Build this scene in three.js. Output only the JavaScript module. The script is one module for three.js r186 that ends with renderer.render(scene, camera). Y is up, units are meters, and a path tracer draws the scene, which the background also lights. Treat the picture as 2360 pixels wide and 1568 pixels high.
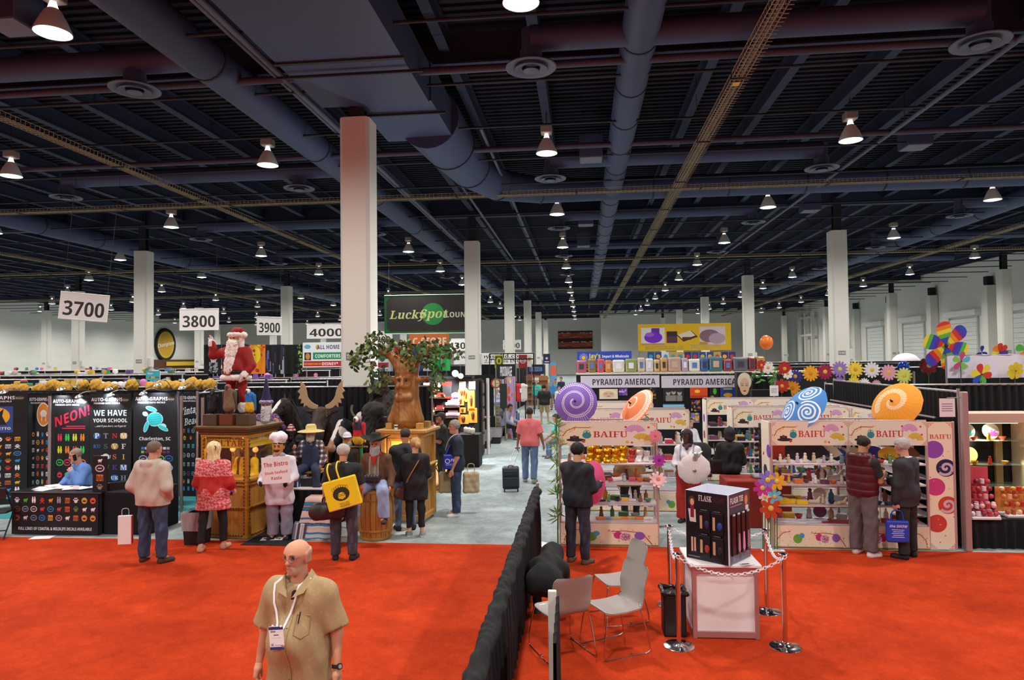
import*as THREE from'three';
import{mergeGeometries,mergeVertices}from'three/addons/utils/BufferGeometryUtils.js';
import{RoundedBoxGeometry}from'three/addons/geometries/RoundedBoxGeometry.js';
// ---------- camera, exposure ----------
const F=1573,PW=2360,PH=1568,EYE=3.0;
const scene=new THREE.Scene();
const camera=new THREE.PerspectiveCamera(2*Math.atan(PH/2/F)*180/Math.PI,PW/PH,0.1,400);
camera.rotation.order='YXZ';
camera.position.set(0,EYE,0);
camera.rotation.set(Math.atan(44/F),Math.atan(160/F),-0.0119);
camera.updateMatrixWorld(true);
const renderer=new THREE.WebGLRenderer({antialias:true});
renderer.toneMapping=THREE.LinearToneMapping;
renderer.toneMappingExposure=4.32;
renderer.shadowMap.enabled=true;
scene.background=new THREE.Color(0x000000);
const LAMP_POWER=37.5;
// ---------- helpers ----------
const V=(x,y,z)=>new THREE.Vector3(x,y,z),PI=Math.PI;
const ray=(px,py)=>V((px-PW/2)/F,-(py-PH/2)/F,-1).applyQuaternion(camera.quaternion);
const gp=(px,py,h=0)=>{const v=ray(px,py),t=(h-EYE)/v.y;return V(v.x*t,h,v.z*t);};
const zp=(px,py,D)=>{const v=ray(px,py),t=-D/v.z;return V(v.x*t,EYE+v.y*t,-D);};
const xp=(px,py,X)=>{const v=ray(px,py),t=X/v.x;return V(X,EYE+v.y*t,v.z*t);};
let seed=12345;
const rnd=(a=1,b)=>{seed=(seed*1664525+1013904223)>>>0;const u=seed/4294967296;return b===undefined?u*a:a+u*(b-a);};
const pick=(l)=>l[Math.floor(rnd()*l.length)];
const sm=(a,b,x)=>{const t=Math.min(1,Math.max(0,(x-a)/(b-a)));return t*t*(3-2*t);};
const matCache=new Map();
function mat(color,rough=0.75,o={}){
const key=color+'|'+rough+JSON.stringify(o);
if(!matCache.has(key))matCache.set(key,new THREE.MeshPhysicalMaterial({color,roughness:rough,...o}));
return matCache.get(key);
}
const metal=(c='#c9c9cc',r=0.25)=>mat(c,r,{metalness:1});
const used={};
function numbered(n){if(used[n]===undefined){used[n]=0;return n;}used[n]++;return n+'_'+String(used[n]).padStart(3,'0');}
function shadows(m){m.castShadow=m.receiveShadow=true;return m;}
function mesh(name,geo,m,parent){
if(Array.isArray(geo))geo=merge(geo);
const o=shadows(new THREE.Mesh(geo,m));o.name=name;if(parent)parent.add(o);return o;
}
function merge(list){
const l=list.map((g)=>{g=g.index?g.toNonIndexed():g;if(!g.attributes.uv)g.setAttribute('uv',new THREE.BufferAttribute(new Float32Array(g.attributes.position.count*2),2));return g;});
const keys=new Set(Object.keys(l[0].attributes));for(const g of l)for(const k of[...keys])if(!g.attributes[k])keys.delete(k);
for(const g of l)for(const k of Object.keys(g.attributes))if(!keys.has(k))g.deleteAttribute(k);
return l.length===1?l[0]:mergeGeometries(l);
}
function tag(o,label,category,group,kind){o.userData.label=label;if(category)o.userData.category=category;if(group)o.userData.group=group;if(kind)o.userData.kind=kind;return o;}
function thing(name,label,category,pos=[0,0,0],turn=0,group){
const o=new THREE.Group();o.name=numbered(name);scene.add(o);
if(pos.isVector3)o.position.copy(pos);else o.position.set(...pos);
o.rotation.y=turn;return tag(o,label,category,group);
}
function solo(name,geo,m,label,category,group){const o=mesh(numbered(name),geo,m,scene);return tag(o,label,category,group);}
function struct(name,geo,m){const o=mesh(name,geo,m,scene);o.userData.kind='structure';return o;}
function copy(o,pos,turn=0,label,scale){
const c=o.clone();c.userData={...o.userData};c.name=numbered(o.name.replace(/_\d{3}$/,''));scene.add(c);
if(pos.isVector3)c.position.copy(pos);else c.position.set(...pos);
c.rotation.y=turn;if(label)c.userData.label=label;if(scale)c.scale.setScalar(scale);return c;
}
const bx=(w,h,d,x=0,y=0,z=0,ry=0)=>{const g=new THREE.BoxGeometry(w,h,d);if(ry)g.rotateY(ry);return g.translate(x,y,z);};
const rbx=(w,h,d,r,x=0,y=0,z=0,s=2)=>new RoundedBoxGeometry(w,h,d,s,Math.min(r,w/2.01,h/2.01,d/2.01)).translate(x,y,z);
const cyl=(r1,r2,h,x=0,y=0,z=0,n=16,open=false)=>new THREE.CylinderGeometry(r1,r2,h,n,1,open).translate(x,y,z);
const sph=(r,x=0,y=0,z=0,sx=1,sy=1,sz=1,n=14)=>new THREE.SphereGeometry(r,n,Math.max(6,n*0.7|0)).scale(sx,sy,sz).translate(x,y,z);
const vv=(p)=>(p.isVector3?p:V(...p));
function bar(a,b,r,n=8,r2){
a=vv(a);b=vv(b);const d=b.clone().sub(a),g=new THREE.CylinderGeometry(r2??r,r,d.length(),n);
g.applyQuaternion(new THREE.Quaternion().setFromUnitVectors(V(0,1,0),d.normalize()));return g.translate((a.x+b.x)/2,(a.y+b.y)/2,(a.z+b.z)/2);
}
const tube=(pts,r,n=40,k=8,closed=false)=>new THREE.TubeGeometry(new THREE.CatmullRomCurve3(pts.map(vv),closed,'centripetal'),n,r,k,closed);
const lathe=(pts,n=24)=>new THREE.LatheGeometry(pts.map((p)=>new THREE.Vector2(...p)),n);
function shapeOf(pts){const s=new THREE.Shape();pts.forEach((p,i)=>(i?s.lineTo(...p):s.moveTo(...p)));return s;}
const extr=(pts,d,bevel=0)=>new THREE.ExtrudeGeometry(Array.isArray(pts)?shapeOf(pts):pts,{depth:d,bevelEnabled:bevel>0,bevelThickness:bevel,bevelSize:bevel,bevelSegments:2,curveSegments:16});
const rotY=(x,z,a)=>[x*Math.cos(a)+z*Math.sin(a),-x*Math.sin(a)+z*Math.cos(a)];
// ---------- textures ----------
function canvas(w,h,draw,srgb=true){
const c=document.createElement('canvas');c.width=w;c.height=h;const g=c.getContext('2d');draw(g,w,h);
const t=new THREE.CanvasTexture(c);if(srgb)t.colorSpace=THREE.SRGBColorSpace;t.magFilter=THREE.LinearFilter;t.wrapS=t.wrapT=THREE.RepeatWrapping;return t;
}
const print=(w,h,draw,rough=0.7,o={})=>new THREE.MeshPhysicalMaterial({map:canvas(w,h,draw),roughness:rough,...o});
const noiseTex=(n,base,amp,layers)=>canvas(n,n,(g)=>{
const d=g.createImageData(n,n),v=new Float32Array(n*n);
for(const[cells,a]of layers){
const grid=Array.from({length:cells*cells},()=>rnd(-1,1));
for(let y=0;y<n;y++)for(let x=0;x<n;x++){
const fx=x/n*cells,fy=y/n*cells,ix=fx|0,iy=fy|0,tx=sm(0,1,fx-ix),ty=sm(0,1,fy-iy),i2=(ix+1)%cells,j2=(iy+1)%cells;
v[y*n+x]+=a*((grid[iy*cells+ix]*(1-tx)+grid[iy*cells+i2]*tx)*(1-ty)+(grid[j2*cells+ix]*(1-tx)+grid[j2*cells+i2]*tx)*ty);
}
}
for(let i=0;i<n*n;i++){for(let c=0;c<3;c++)d.data[i*4+c]=Math.max(0,Math.min(255,base[c]+amp[c]*v[i]));d.data[i*4+3]=255;}
g.putImageData(d,0,0);
});
const txt=(g,s,x,y,size,fill,o={})=>{
g.save();g.translate(x,y);if(o.rot)g.rotate(o.rot);if(o.skew)g.transform(1,0,o.skew,1,0,0);g.scale(o.sx||1,1);
g.font=`${o.style || 'bold'} ${size}px ${o.font || 'sans-serif'}`;g.textAlign=o.align||'center';g.textBaseline='middle';
if(o.stroke){g.strokeStyle=o.stroke;g.lineWidth=o.lw||4;g.lineJoin='round';g.strokeText(s,0,0);}
g.fillStyle=fill;g.fillText(s,0,0);g.restore();
};
const disc=(g,x,y,r,fill,ry)=>{g.fillStyle=fill;g.beginPath();g.ellipse(x,y,r,ry??r,0,0,7);g.fill();};
function board(name,w,h,t,front,side,parent){
const o=mesh(name,new THREE.BoxGeometry(w,h,t),[side,side,side,side,front,side],parent);return o;
}
function planarUV(g,ax,ay,s){const p=g.attributes.position,u=new Float32Array(p.count*2);for(let i=0;i<p.count;i++){u[i*2]=p.array[i*3+ax]*s;u[i*2+1]=p.array[i*3+ay]*s;}g.setAttribute('uv',new THREE.BufferAttribute(u,2));return g;}
// ---------- signed-distance modelling: tapered capsules joined smoothly, meshed with surface nets ----------
const wob=(x,y,z)=>Math.sin(x*1.7+Math.sin(y*1.3)*1.4)*Math.sin(y*1.1+z*0.9+Math.sin(x*0.8))+0.5*Math.sin(x*3.1+y*2.3-z*2.7);
function sdf(prims,cell,o={}){
const pad=cell*2.5,lo=[1e9,1e9,1e9],hi=[-1e9,-1e9,-1e9];
for(const p of prims)if(!p.sub)for(let i=0;i<3;i++){
const q=p.sq?p.sq[i]:1;lo[i]=Math.min(lo[i],p.a[i]-p.ra*q,p.b[i]-p.rb*q);hi[i]=Math.max(hi[i],p.a[i]+p.ra*q,p.b[i]+p.rb*q);
}
const n=[0,1,2].map((i)=>Math.ceil((hi[i]-lo[i]+2*pad)/cell)+1),org=lo.map((v)=>v-pad),[nx,ny,nz]=n;
const f=new Float32Array(nx*ny*nz).fill(1);
for(const p of prims){
const k=p.k??o.k??0.03,m=k+2.5*cell+(p.sq?Math.max(p.ra,p.rb)*Math.max(0,Math.max(...p.sq)-1):0);
const s=[0,1,2].map((i)=>Math.max(0,Math.floor((Math.min(p.a[i]-p.ra,p.b[i]-p.rb)-m-org[i])/cell)));
const e=[0,1,2].map((i)=>Math.min(n[i]-1,Math.ceil((Math.max(p.a[i]+p.ra,p.b[i]+p.rb)+m-org[i])/cell)));
const ax=p.b[0]-p.a[0],ay=p.b[1]-p.a[1],az=p.b[2]-p.a[2],aa=ax*ax+ay*ay+az*az+1e-12,sq=p.sq||[1,1,1];
for(let z=s[2];z<=e[2];z++)for(let y=s[1];y<=e[1];y++)for(let x=s[0];x<=e[0];x++){
const X=org[0]+x*cell-p.a[0],Y=org[1]+y*cell-p.a[1],Z=org[2]+z*cell-p.a[2];
let t=(X*ax+Y*ay+Z*az)/aa,raw=t;t=t<0?0:t>1?1:t;
const dx=(X-t*ax)/sq[0],dy=(Y-t*ay)/sq[1],dz=(Z-t*az)/sq[2];
let d=(Math.sqrt(dx*dx+dy*dy+dz*dz)-(p.ra+(p.rb-p.ra)*t))*Math.min(sq[0],sq[1],sq[2]);
if(p.end!==undefined)d=Math.max(d,(raw-p.end)*Math.sqrt(aa));
const i=x+nx*(y+ny*z),c=f[i];
if(p.sub){const h=Math.max(k-Math.abs(c+d),0)/k;f[i]=Math.max(c,-d)+h*h*k/4;}
else{const h=Math.max(k-Math.abs(c-d),0)/k;f[i]=Math.min(c,d)-h*h*k/4;}
}
}
if(o.cut||o.fold)for(let z=0,i=0;z<nz;z++)for(let y=0;y<ny;y++)for(let x=0;x<nx;x++,i++){
if(f[i]>0.2)continue;const X=org[0]+x*cell,Y=org[1]+y*cell,Z=org[2]+z*cell;
if(o.fold&&f[i]<.05&&f[i]>-.05)f[i]+=o.fold*wob(X*(o.ff||14),Y*(o.ff||14)*0.8,Z*(o.ff||14));
if(o.cut)f[i]=Math.max(f[i],o.cut(X,Y,Z));
}
const idx=new Int32Array(nx*ny*nz).fill(-1),pos=[],ind=[];
const co=[0,1,nx,nx+1,nx*ny,nx*ny+1,nx*ny+nx,nx*ny+nx+1];
const ed=[[0,1],[2,3],[4,5],[6,7],[0,2],[1,3],[4,6],[5,7],[0,4],[1,5],[2,6],[3,7]];
for(let z=0;z<nz-1;z++)for(let y=0;y<ny-1;y++)for(let x=0;x<nx-1;x++){
const i=x+nx*(y+ny*z);let mask=0;for(let c=0;c<8;c++)if(f[i+co[c]]<0)mask|=1<<c;
if(mask===0||mask===255)continue;
let sx=0,sy=0,sz=0,cnt=0;
for(const[u,w]of ed){if(((mask>>u)&1)===((mask>>w)&1))continue;const a=f[i+co[u]],b=f[i+co[w]],t=a/(a-b);sx+=(u&1)+t*((w&1)-(u&1));sy+=((u>>1)&1)+t*(((w>>1)&1)-((u>>1)&1));sz+=(u>>2)+t*((w>>2)-(u>>2));cnt++;}
idx[i]=pos.length/3;pos.push(org[0]+(x+sx/cnt)*cell,org[1]+(y+sy/cnt)*cell,org[2]+(z+sz/cnt)*cell);
}
const st=[1,nx,nx*ny];
for(let z=1;z<nz-1;z++)for(let y=1;y<ny-1;y++)for(let x=1;x<nx-1;x++){
const i=x+nx*(y+ny*z),s0=f[i]<0;
for(let a=0;a<3;a++){
if(s0===(f[i+st[a]]<0))continue;const u=st[(a+1)%3],w=st[(a+2)%3];
const q=[idx[i],idx[i-u],idx[i-u-w],idx[i-w]];if(q.some((v)=>v<0))continue;
if(s0)ind.push(q[0],q[1],q[2],q[0],q[2],q[3]);else ind.push(q[0],q[2],q[1],q[0],q[3],q[2]);
}
}
const g=new THREE.BufferGeometry();g.setAttribute('position',new THREE.BufferAttribute(new Float32Array(pos),3));g.setIndex(ind);
if(o.color){const col=new Float32Array(pos.length),c=new THREE.Color();for(let i=0;i<pos.length;i+=3){c.set(o.color(pos[i],pos[i+1],pos[i+2]));col[i]=c.r;col[i+1]=c.g;col[i+2]=c.b;}g.setAttribute('color',new THREE.BufferAttribute(col,3));}
g.computeVertexNormals();return g;
}
const cap=(a,b,ra,rb=ra,o={})=>({a:a.isVector3?a.toArray():a,b:(b||a).isVector3?b.toArray():(b||a),ra,rb,...o});
const ball=(a,r,o={})=>cap(a,a,r,r,o);
const VC=mat('#ffffff',0.75,{vertexColors:true});
// ================= the hall =================
const XL=-71,XR=34,ZN=14,ZF=-127,CEIL=11.4;
const zm=(ZN+ZF)/2,dz=ZN-ZF,xm=(XL+XR)/2,dx=XR-XL;
const greyTex=noiseTex(512,[146,157,157],[26,26,27],[[6,.5],[17,.4],[60,.3],[200,.25],[512,.35]]);
const redTex=noiseTex(512,[176,54,19],[20,10,5],[[5,.5],[13,.45],[40,.35],[140,.3],[512,.4]]);
const wallTex=noiseTex(256,[226,226,220],[6,6,6],[[4,.6],[30,.4],[128,.4]]);
const fabric=(tex)=>new THREE.MeshPhysicalMaterial({map:tex,roughness:1,specularIntensity:.25,bumpMap:tex,bumpScale:0.004});
const floorM=fabric(greyTex),redM=fabric(redTex),wallM=new THREE.MeshPhysicalMaterial({map:wallTex,roughness:0.85});
struct('floor',planarUV(bx(dx+1,0.3,dz+1,xm,-0.15,zm),0,2,0.22),floorM);
solo('aisle_carpet',planarUV(bx(60,0.002,24.7,-8,0.001,1.3),0,2,0.3),redM,'wide bright red carpet laid across the front aisle','carpet');
struct('wall_left',bx(0.4,CEIL,dz,XL,CEIL/2,zm),wallM);
struct('wall_right',bx(0.4,CEIL,dz,XR,CEIL/2,zm),wallM);
struct('wall_back',bx(dx,CEIL,0.4,xm,CEIL/2,ZF),wallM);
struct('wall_front',bx(dx,CEIL,0.4,xm,CEIL/2,ZN),wallM);
struct('wall_jog',bx(XR-3.6,CEIL,0.4,(XR+3.6)/2,CEIL/2,-119),wallM);
struct('wall_jog_side',bx(0.4,CEIL,8,3.6,CEIL/2,-123),wallM);
// ---- ceiling: deck, ribs, joists, girders
const deckM=mat('#141a2e',0.9),joistM=mat('#252d48',0.75),ductM=mat('#384264',0.6),darkPipeM=mat('#20232f',0.7);
const ceiling=new THREE.Group();ceiling.name='ceiling';ceiling.userData.kind='structure';scene.add(ceiling);
mesh('deck',bx(dx+1,0.3,dz+1,xm,CEIL+0.15,zm),deckM,ceiling);
{const l=[];for(let z=ZN-0.3;z>-75;z-=0.32)l.push(bx(dx,0.07,0.14,xm,CEIL-0.035,z));const r=mesh('deck_ribs',l,deckM,ceiling);r.userData.kind='stuff';}
const joistG=merge([bx(0.26,0.04,dz,0,0,zm),bx(0.05,0.5,dz,0,0.26,zm),bx(0.26,0.04,dz,0,0.5,zm)]);
for(let x=-5.6-2.2875*27;x<XR;x+=2.2875){const j=mesh('joist',joistG,joistM,ceiling);j.position.set(x,CEIL-0.62,0);}
const girdG=merge([bx(dx,0.05,0.36,xm,0,0),bx(dx,0.8,0.07,xm,0.42,0),bx(dx,0.05,0.36,xm,0.84,0)]);
for(let k=-1;k<7;k++){const j=mesh('girder',girdG,joistM,ceiling);j.position.set(0,CEIL-.93,-(16.9+18.3*k));}
{const rods=[];for(let z=2;z>-110;z-=3.05){const g=bar([XL+1,0,0],[XR-1,0,0],0.035,6).translate(0,9.85+((z*7)%0.3),z);rods.push(g);}rods.forEach((g)=>solo('sprinkler_pipe',g,darkPipeM,'thin dark sprinkler pipe crossing under the ceiling joists','pipe','sprinkler pipes'));}
for(const[x,y,D0,D1,r]of[[-6.9,9.7,2,46,.07],[-7.15,9.8,2,46,.05],[-4.4,9.55,2,46,.05],[-2.9,9.9,20,60,.05],[9.4,9.7,2,60,.06]])solo('conduit',bar([x,y,-D0],[x,y,-D1],r,8),mat('#575a70',.6),'long grey conduit running along under the ceiling','conduit','ceiling conduits');
for(const D of[15.5,21.6])solo('main_pipe',bar([XL+1,9.75,-D],[XR-1,9.75,-D],0.09,10),mat('#3d384c',.6),'thick dark pipe crossing the hall under the ducts','pipe','main pipes');
// ---- columns
const colW=0.76,colX=[-60.5,-42.2,-23.9,-5.62,12.68,30.98],colM=mat('#dedcd4',0.75),plateM=mat('#77767a',.6);
const plateTex=(s)=>print(256,128,(g)=>{g.fillStyle='#78757a';g.fillRect(0,0,256,128);txt(g,s,128,66,92,'#e9e6e4',{sx:0.82,style:''});});
const plate1=plateTex('S2-023'),plate2=plateTex('S2-033'),plateN=plateTex('S2-043');
const boxM=mat('#e6e4de',.6);
for(const[i,X]of colX.entries())for(let k=0;k<6;k++){
const D=16.9+18.3*k;if(i===5&&k<2)continue;if(i===0&&k<2)continue;
const main=i===3&&k===0;
const c=thing('column',main?'tall white square column with plate S2-023 behind the mannequin booth':i===3?'white square column in the row along the left of the grey aisle':i===4?'white square column in the row rising behind the right hand booths':'white square column standing among the far left booths','column',[X,0,-D],0,main?undefined:'hall columns row '+i);
mesh('shaft',new THREE.ExtrudeGeometry(shapeOf([[-.38,-.3],[-.3,-.38],[.3,-.38],[.38,-.3],[.38,.3],[.3,.38],[-.3,.38],[-.38,.3]]),{depth:9.15,bevelEnabled:false}).rotateX(-PI/2),colM,c);
mesh('steel_stub',[bx(0.05,2.2,0.36,0,10.2,0),bx(0.36,2.2,0.05,0,10.2,0.16),bx(0.36,2.2,0.05,0,10.2,-0.16)],darkPipeM,c);
const p=board('number_plate',main?.4:.34,.19,.012,main?plate1:k%2?plate2:plateN,plateM,c);p.position.set(-.02,3.12,.386);
if(k>0||i!==3)mesh('electrical_box',rbx(.16,.5,.3,.02,.46,3.05,.05),boxM,c);
}
// ---- cable trays of welded wire
const trayM=mat('#a3967c',0.55,{metalness:0.3}),tagM=mat('#e0b32c',.6);
function tray(label,len,lateral,pos,tags){
const t=thing('cable_tray',label,'cable tray',pos,lateral?0:PI/2,lateral?'cable trays across the hall':undefined),w=0.3,h=0.14;
for(const[z,y]of[[-w/2,h],[-w/2,0],[-.05,0],[.05,0],[w/2,0],[w/2,h]])mesh('rail_wire',bar([-len/2,y,z],[len/2,y,z],.009,5),trayM,t);
const n=Math.floor(len/0.16),rg=merge([bx(.014,h,.014,0,h/2,-w/2),bx(.014,h,.014,0,h/2,w/2),bx(.014,.014,w,0,0,0),bx(.014,.014,.1,0,-.02,w/2+.05)]);
const im=new THREE.InstancedMesh(rg,trayM,n),m=new THREE.Matrix4();for(let i=0;i<n;i++)im.setMatrixAt(i,m.makeTranslation(-len/2+(i+.5)*0.16,0,0));
shadows(im);im.name='rungs';im.userData.kind='stuff';t.add(im);
for(let x=-len/2+2;x<len/2;x+=4.6){mesh('hanger_rod',bar([x,0,-.17],[x,CEIL-pos[1]-.1,-.17],.008,5),darkPipeM,t);mesh('hanger_bar',bx(.06,.03,.4,x,-.02,0),darkPipeM,t);}
mesh('cables',[bar([-len/2,.04,.03],[len/2,.04,.03],.03,6),bar([-len/2,.03,-.06],[len/2,.03,-.06],.02,6)],mat('#7d725c',.8),t);
if(tags)mesh('yellow_tag',bx(.22,.004,.16,tags,-.03,0),tagM,t);
return t;
}
for(let k=0;k<5;k++)tray('tan wire cable tray running across the hall under the ceiling',96,true,[xm,9.3,-(26+18.2*k)]);
tray('long tan wire cable tray running over the grey aisle, yellow tag near its end',110,false,[3.65,9.34,-55],-38.9);
tray('long tan wire cable tray running over the mannequin booth',110,false,[-14.75,9.34,-55],40);
tray('long tan wire cable tray running beside the right hand wall',110,false,[21.95,9.34,-55]);
tray('long tan wire cable tray running over the far left booths',110,false,[-33.05,9.34,-55]);
// ---- ducts
const ringM=mat('#20222e',.7);
function duct(label,pts,r,bands=2.4){
const t=thing('air_duct',label,'duct'),P=pts.map(vv);mesh('pipe',tube(P,r,Math.max(12,P.length*10),20),ductM,t);
for(let s=0;s<P.length-1;s++){const d=P[s].distanceTo(P[s+1]),n=Math.floor(d/bands),dir=P[s+1].clone().sub(P[s]).normalize();for(let i=0;i<n;i++){const c=P[s].clone().addScaledVector(dir,(i+.5)*d/n);mesh('band',bar(c.clone().addScaledVector(dir,-.03),c.clone().addScaledVector(dir,.03),r+.018,20),ringM,t);}}
return t;
}
function straight(a,b,n=3){const o=[];for(let i=0;i<=n;i++)o.push(vv(a).clone().lerp(vv(b),i/n));return o;}
duct('straight round grey-blue duct hanging to the right of the aisle lamps',straight([1.35,9.98,6],[1.35,9.98,-75]),.4);
duct('long round grey-blue duct passing left of the tall column',straight([-8.5,9.95,8],[-8.5,9.95,-70]),.46,5.5);
duct('round duct crossing the hall at the far right',straight([19.6,9.98,0],[19.6,9.98,-75]),.42,4);
duct('round grey-blue duct hanging over the far left booths',straight([-26.8,9.95,0],[-26.8,9.95,-75]),.46,4);
{const a=V(-3.6,10,-22),pts=[V(-4.3,10.0,-19.2),V(-4.15,9.95,-21.5),V(-3.9,9.9,-24),V(-3.2,9.9,-26.6),V(-1.6,9.95,-28),V(1,9.98,-28.3),V(8,9.98,-28.3),V(18,9.98,-28.3),V(32,9.98,-28.3)];
const t=thing('main_duct','huge square trunk duct stepping down to a round elbow beside the tall column','duct');
mesh('trunk_box',bx(2.75,1.0,9.2,-5.05,9.9,-11.9),ductM,t);for(const z of[-13.9,-9.5])mesh('trunk_flange',bx(2.85,.05,.1,-5.05,9.38,z),ringM,t);
mesh('step_box',bx(1.95,1.0,3,-4.6,9.95,-18),ductM,t);mesh('hanger_angle',bx(3.3,.06,.06,-5,9.3,-14.4),darkPipeM,t);mesh('hanger_angle',bx(2.4,.06,.06,-4.6,9.4,-17.2),darkPipeM,t);
const up=pts.slice(0,6),radii=[.9,.82,.74,.62,.52,.46];const g=[];
for(let i=0;i<5;i++)g.push(bar(up[i],up[i+1],radii[i],24,radii[i+1]),sph(radii[i+1]*1.0,up[i+1].x,up[i+1].y,up[i+1].z,1,1,1,20));
mesh('elbow',g,ductM,t);mesh('branch_pipe',tube(pts.slice(5),.46,30,20),ductM,t);
for(let i=1;i<5;i++){const d=up[i+1].clone().sub(up[i-1]).normalize();mesh('band',bar(up[i].clone().addScaledVector(d,-.03),up[i].clone().addScaledVector(d,.03),radii[i]+.03,24),ringM,t);}
for(let x=3;x<30;x+=3)mesh('band',bar([x-.03,9.98,-28.3],[x+.03,9.98,-28.3],.48,20),ringM,t);
}
const LX=[-65.05,-55.9,-46.75,-37.6,-28.45,-19.3,-10.15,-1,8.15,17.3,26.45];
const branch=(D,x0,x1)=>duct('round branch duct crossing between ceiling diffusers',straight([x0,9.95,-D],[x1,9.95,-D],2),.28,9).userData.group='branch ducts';
for(const D of[14.6,23.8,33,42,51.4]){branch(D,-10.15,-8.5);branch(D,-1,8.15);branch(D,-19.3,-10.15);branch(D,17.3,19.6);if(D>20)branch(D,19.7,26.4);}
{const d0=thing('round_air_diffuser','round stepped air diffuser hanging below the dark ceiling','air vent',[0,0,0],0,'ceiling diffusers');
mesh('neck',cyl(.24,.24,.26,0,.23,0,20),ductM,d0);const oc=mesh('outer_cone',lathe([[.24,.06],[.52,0],[.55,.0],[.56,.03],[.24,.12]],28),mat('#565b72',.5),d0);
mesh('ring',lathe([[.2,-.0],[.36,-.04],[.37,-.03],[.2,.03]],28),mat('#4a4f66',.5),oc);mesh('core',lathe([[0,-.08],[.16,-.07],[.18,-.05],[0,0]],24),mat('#565b72',.5),oc);mesh('drop_duct',cyl(.2,.2,.5,0,.58,0,16),ductM,d0);
let first=true;for(const x of[-19.3,-10.15,-1,8.15,17.3])for(const D of[14.6,23.8,33,42,51.4]){const p=[x,9.3,-D];if(first){d0.position.set(...p);first=false;}else copy(d0,p);}
}
for(const[x,D]of[[-10.9,12],[-7.4,22.6],[2.2,12.2],[0.4,22.5],[10.6,22.6],[0.3,33.6],[.2,40],[-11,33],[10.4,32]]){const t=thing('vent_box','small grey sheet metal box hanging under the ceiling joists','duct box',[x,9.9,-D],0,'ceiling vent boxes');mesh('casing',bx(.75,.7,.75),ductM,t);for(const q of[-1,1])mesh('hanger',bar([q*.3,.35,0],[q*.3,1.4,0],.01,5),darkPipeM,t);mesh('cover',bx(.7,.03,.7,0,-.36,0),mat('#666878',.6),t);}
// ---- high-bay lamps
const lensM=new THREE.MeshPhysicalMaterial({color:'#fff',emissive:'#fffefa',emissiveIntensity:.5,roughness:.6});
const refM=new THREE.MeshPhysicalMaterial({color:'#e4e6e2',roughness:.3,metalness:.1});
const neckM=new THREE.MeshPhysicalMaterial({color:'#fff',emissive:'#fff4e8',emissiveIntensity:.35,roughness:.5});
const ballM=mat('#b0a6a2',.45,{metalness:.4});
const gBall=merge([rbx(.3,.2,.3,.03,0,.62,0)]),gNeck=cyl(.05,.09,.14,0,.45,0,7,true),gRef=lathe([[.08,.4],[.12,.37],[.2,.22],[.27,.05],[.285,0],[.275,0],[.26,.05],[.19,.22],[.11,.36]],24),gLens=new THREE.ConeGeometry(.272,.06,10,1,true).rotateX(PI).translate(0,-.026,0),gRod=bar([0,.7,0],[0,1.9,0],.012,6);
for(const X of LX)for(let k=-2;k<12;k++){
const D=12.15+9.15*k;if(X<-50&&k<2)continue;if(X>20&&k<0)continue;if(X>2&&k>10)continue;
const t=thing('high_bay_lamp','bell shaped glass high bay lamp, lit, hanging from the dark ceiling','lamp',[X,9.45,-D],0,'high bay lamps');
mesh('ballast',gBall,ballM,t);mesh('socket',gNeck,neckM,t);t.scale.setScalar(1.2);const rf=mesh('reflector',gRef,refM,t);mesh('lens',gLens,lensM,rf);mesh('rod',gRod,darkPipeM,t);
const l=new THREE.SpotLight('#fdf7f0',LAMP_POWER,0,1.42,0.45,2);l.position.set(0,-.08,0);l.target.position.set(0,-3,0);l.castShadow=true;l.shadow.radius=12;l.name='lamp_light';t.add(l,l.target);
}
// ---- right wall: pilasters, rolling doors, braces
const slatM=mat('#d8dcd8',.6),trimM=mat('#bdbfbd',.6),darkM=mat('#16171d',.8);
for(let i=0;i<5;i++){
const D=46+i*9.15,X=XR-.2,d=new THREE.Group();d.name='door_'+(i+1);d.userData.kind='structure';scene.add(d);d.position.set(X,0,-D);
for(let s=0;s<16;s++)mesh('slat',bx(.06,.36,4.3,-.05,.2+s*.38,0),slatM,d);
mesh('hood',bx(.5,.5,5.2,-.25,6.55,0),slatM,d);
for(const s of[-1,1])mesh('guide',bx(.14,6.2,.2,-.1,3.1,s*2.25),trimM,d);
const p=thing('pilaster','white square pilaster between the rolling doors on the right wall','pilaster',[X-.4,0,-D-4.6],0,'right wall pilasters');mesh('shaft',bx(.7,8.6,.8,0,4.3,0),colM,p);mesh('dark_bracket',bx(.5,.7,.5,0,9,0),darkM,p);
}
for(const[z0,z1]of[[-98,-94],[-88,-93]]){const t=thing('wall_brace',z0<-95?'slanting white brace leaning on the far right wall':'slanting white brace leaning the other way on the far right wall','brace',[XR-.7,0,0]);mesh('strut',bar([0,0,z0],[0,9,z1],.35,4),colM,t);}
{const t=thing('wall_frame','white steel cross frame against the far right wall','wall frame',[XR-.9,0,-105]);for(const z of[-3,0,3])mesh('post',bx(.4,9.3,.4,0,4.65,z),colM,t);mesh('rail',bx(.3,.3,6,0,6,0),colM,t);mesh('top_rail',bx(.3,.3,6,0,8.6,0),colM,t);}
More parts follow.
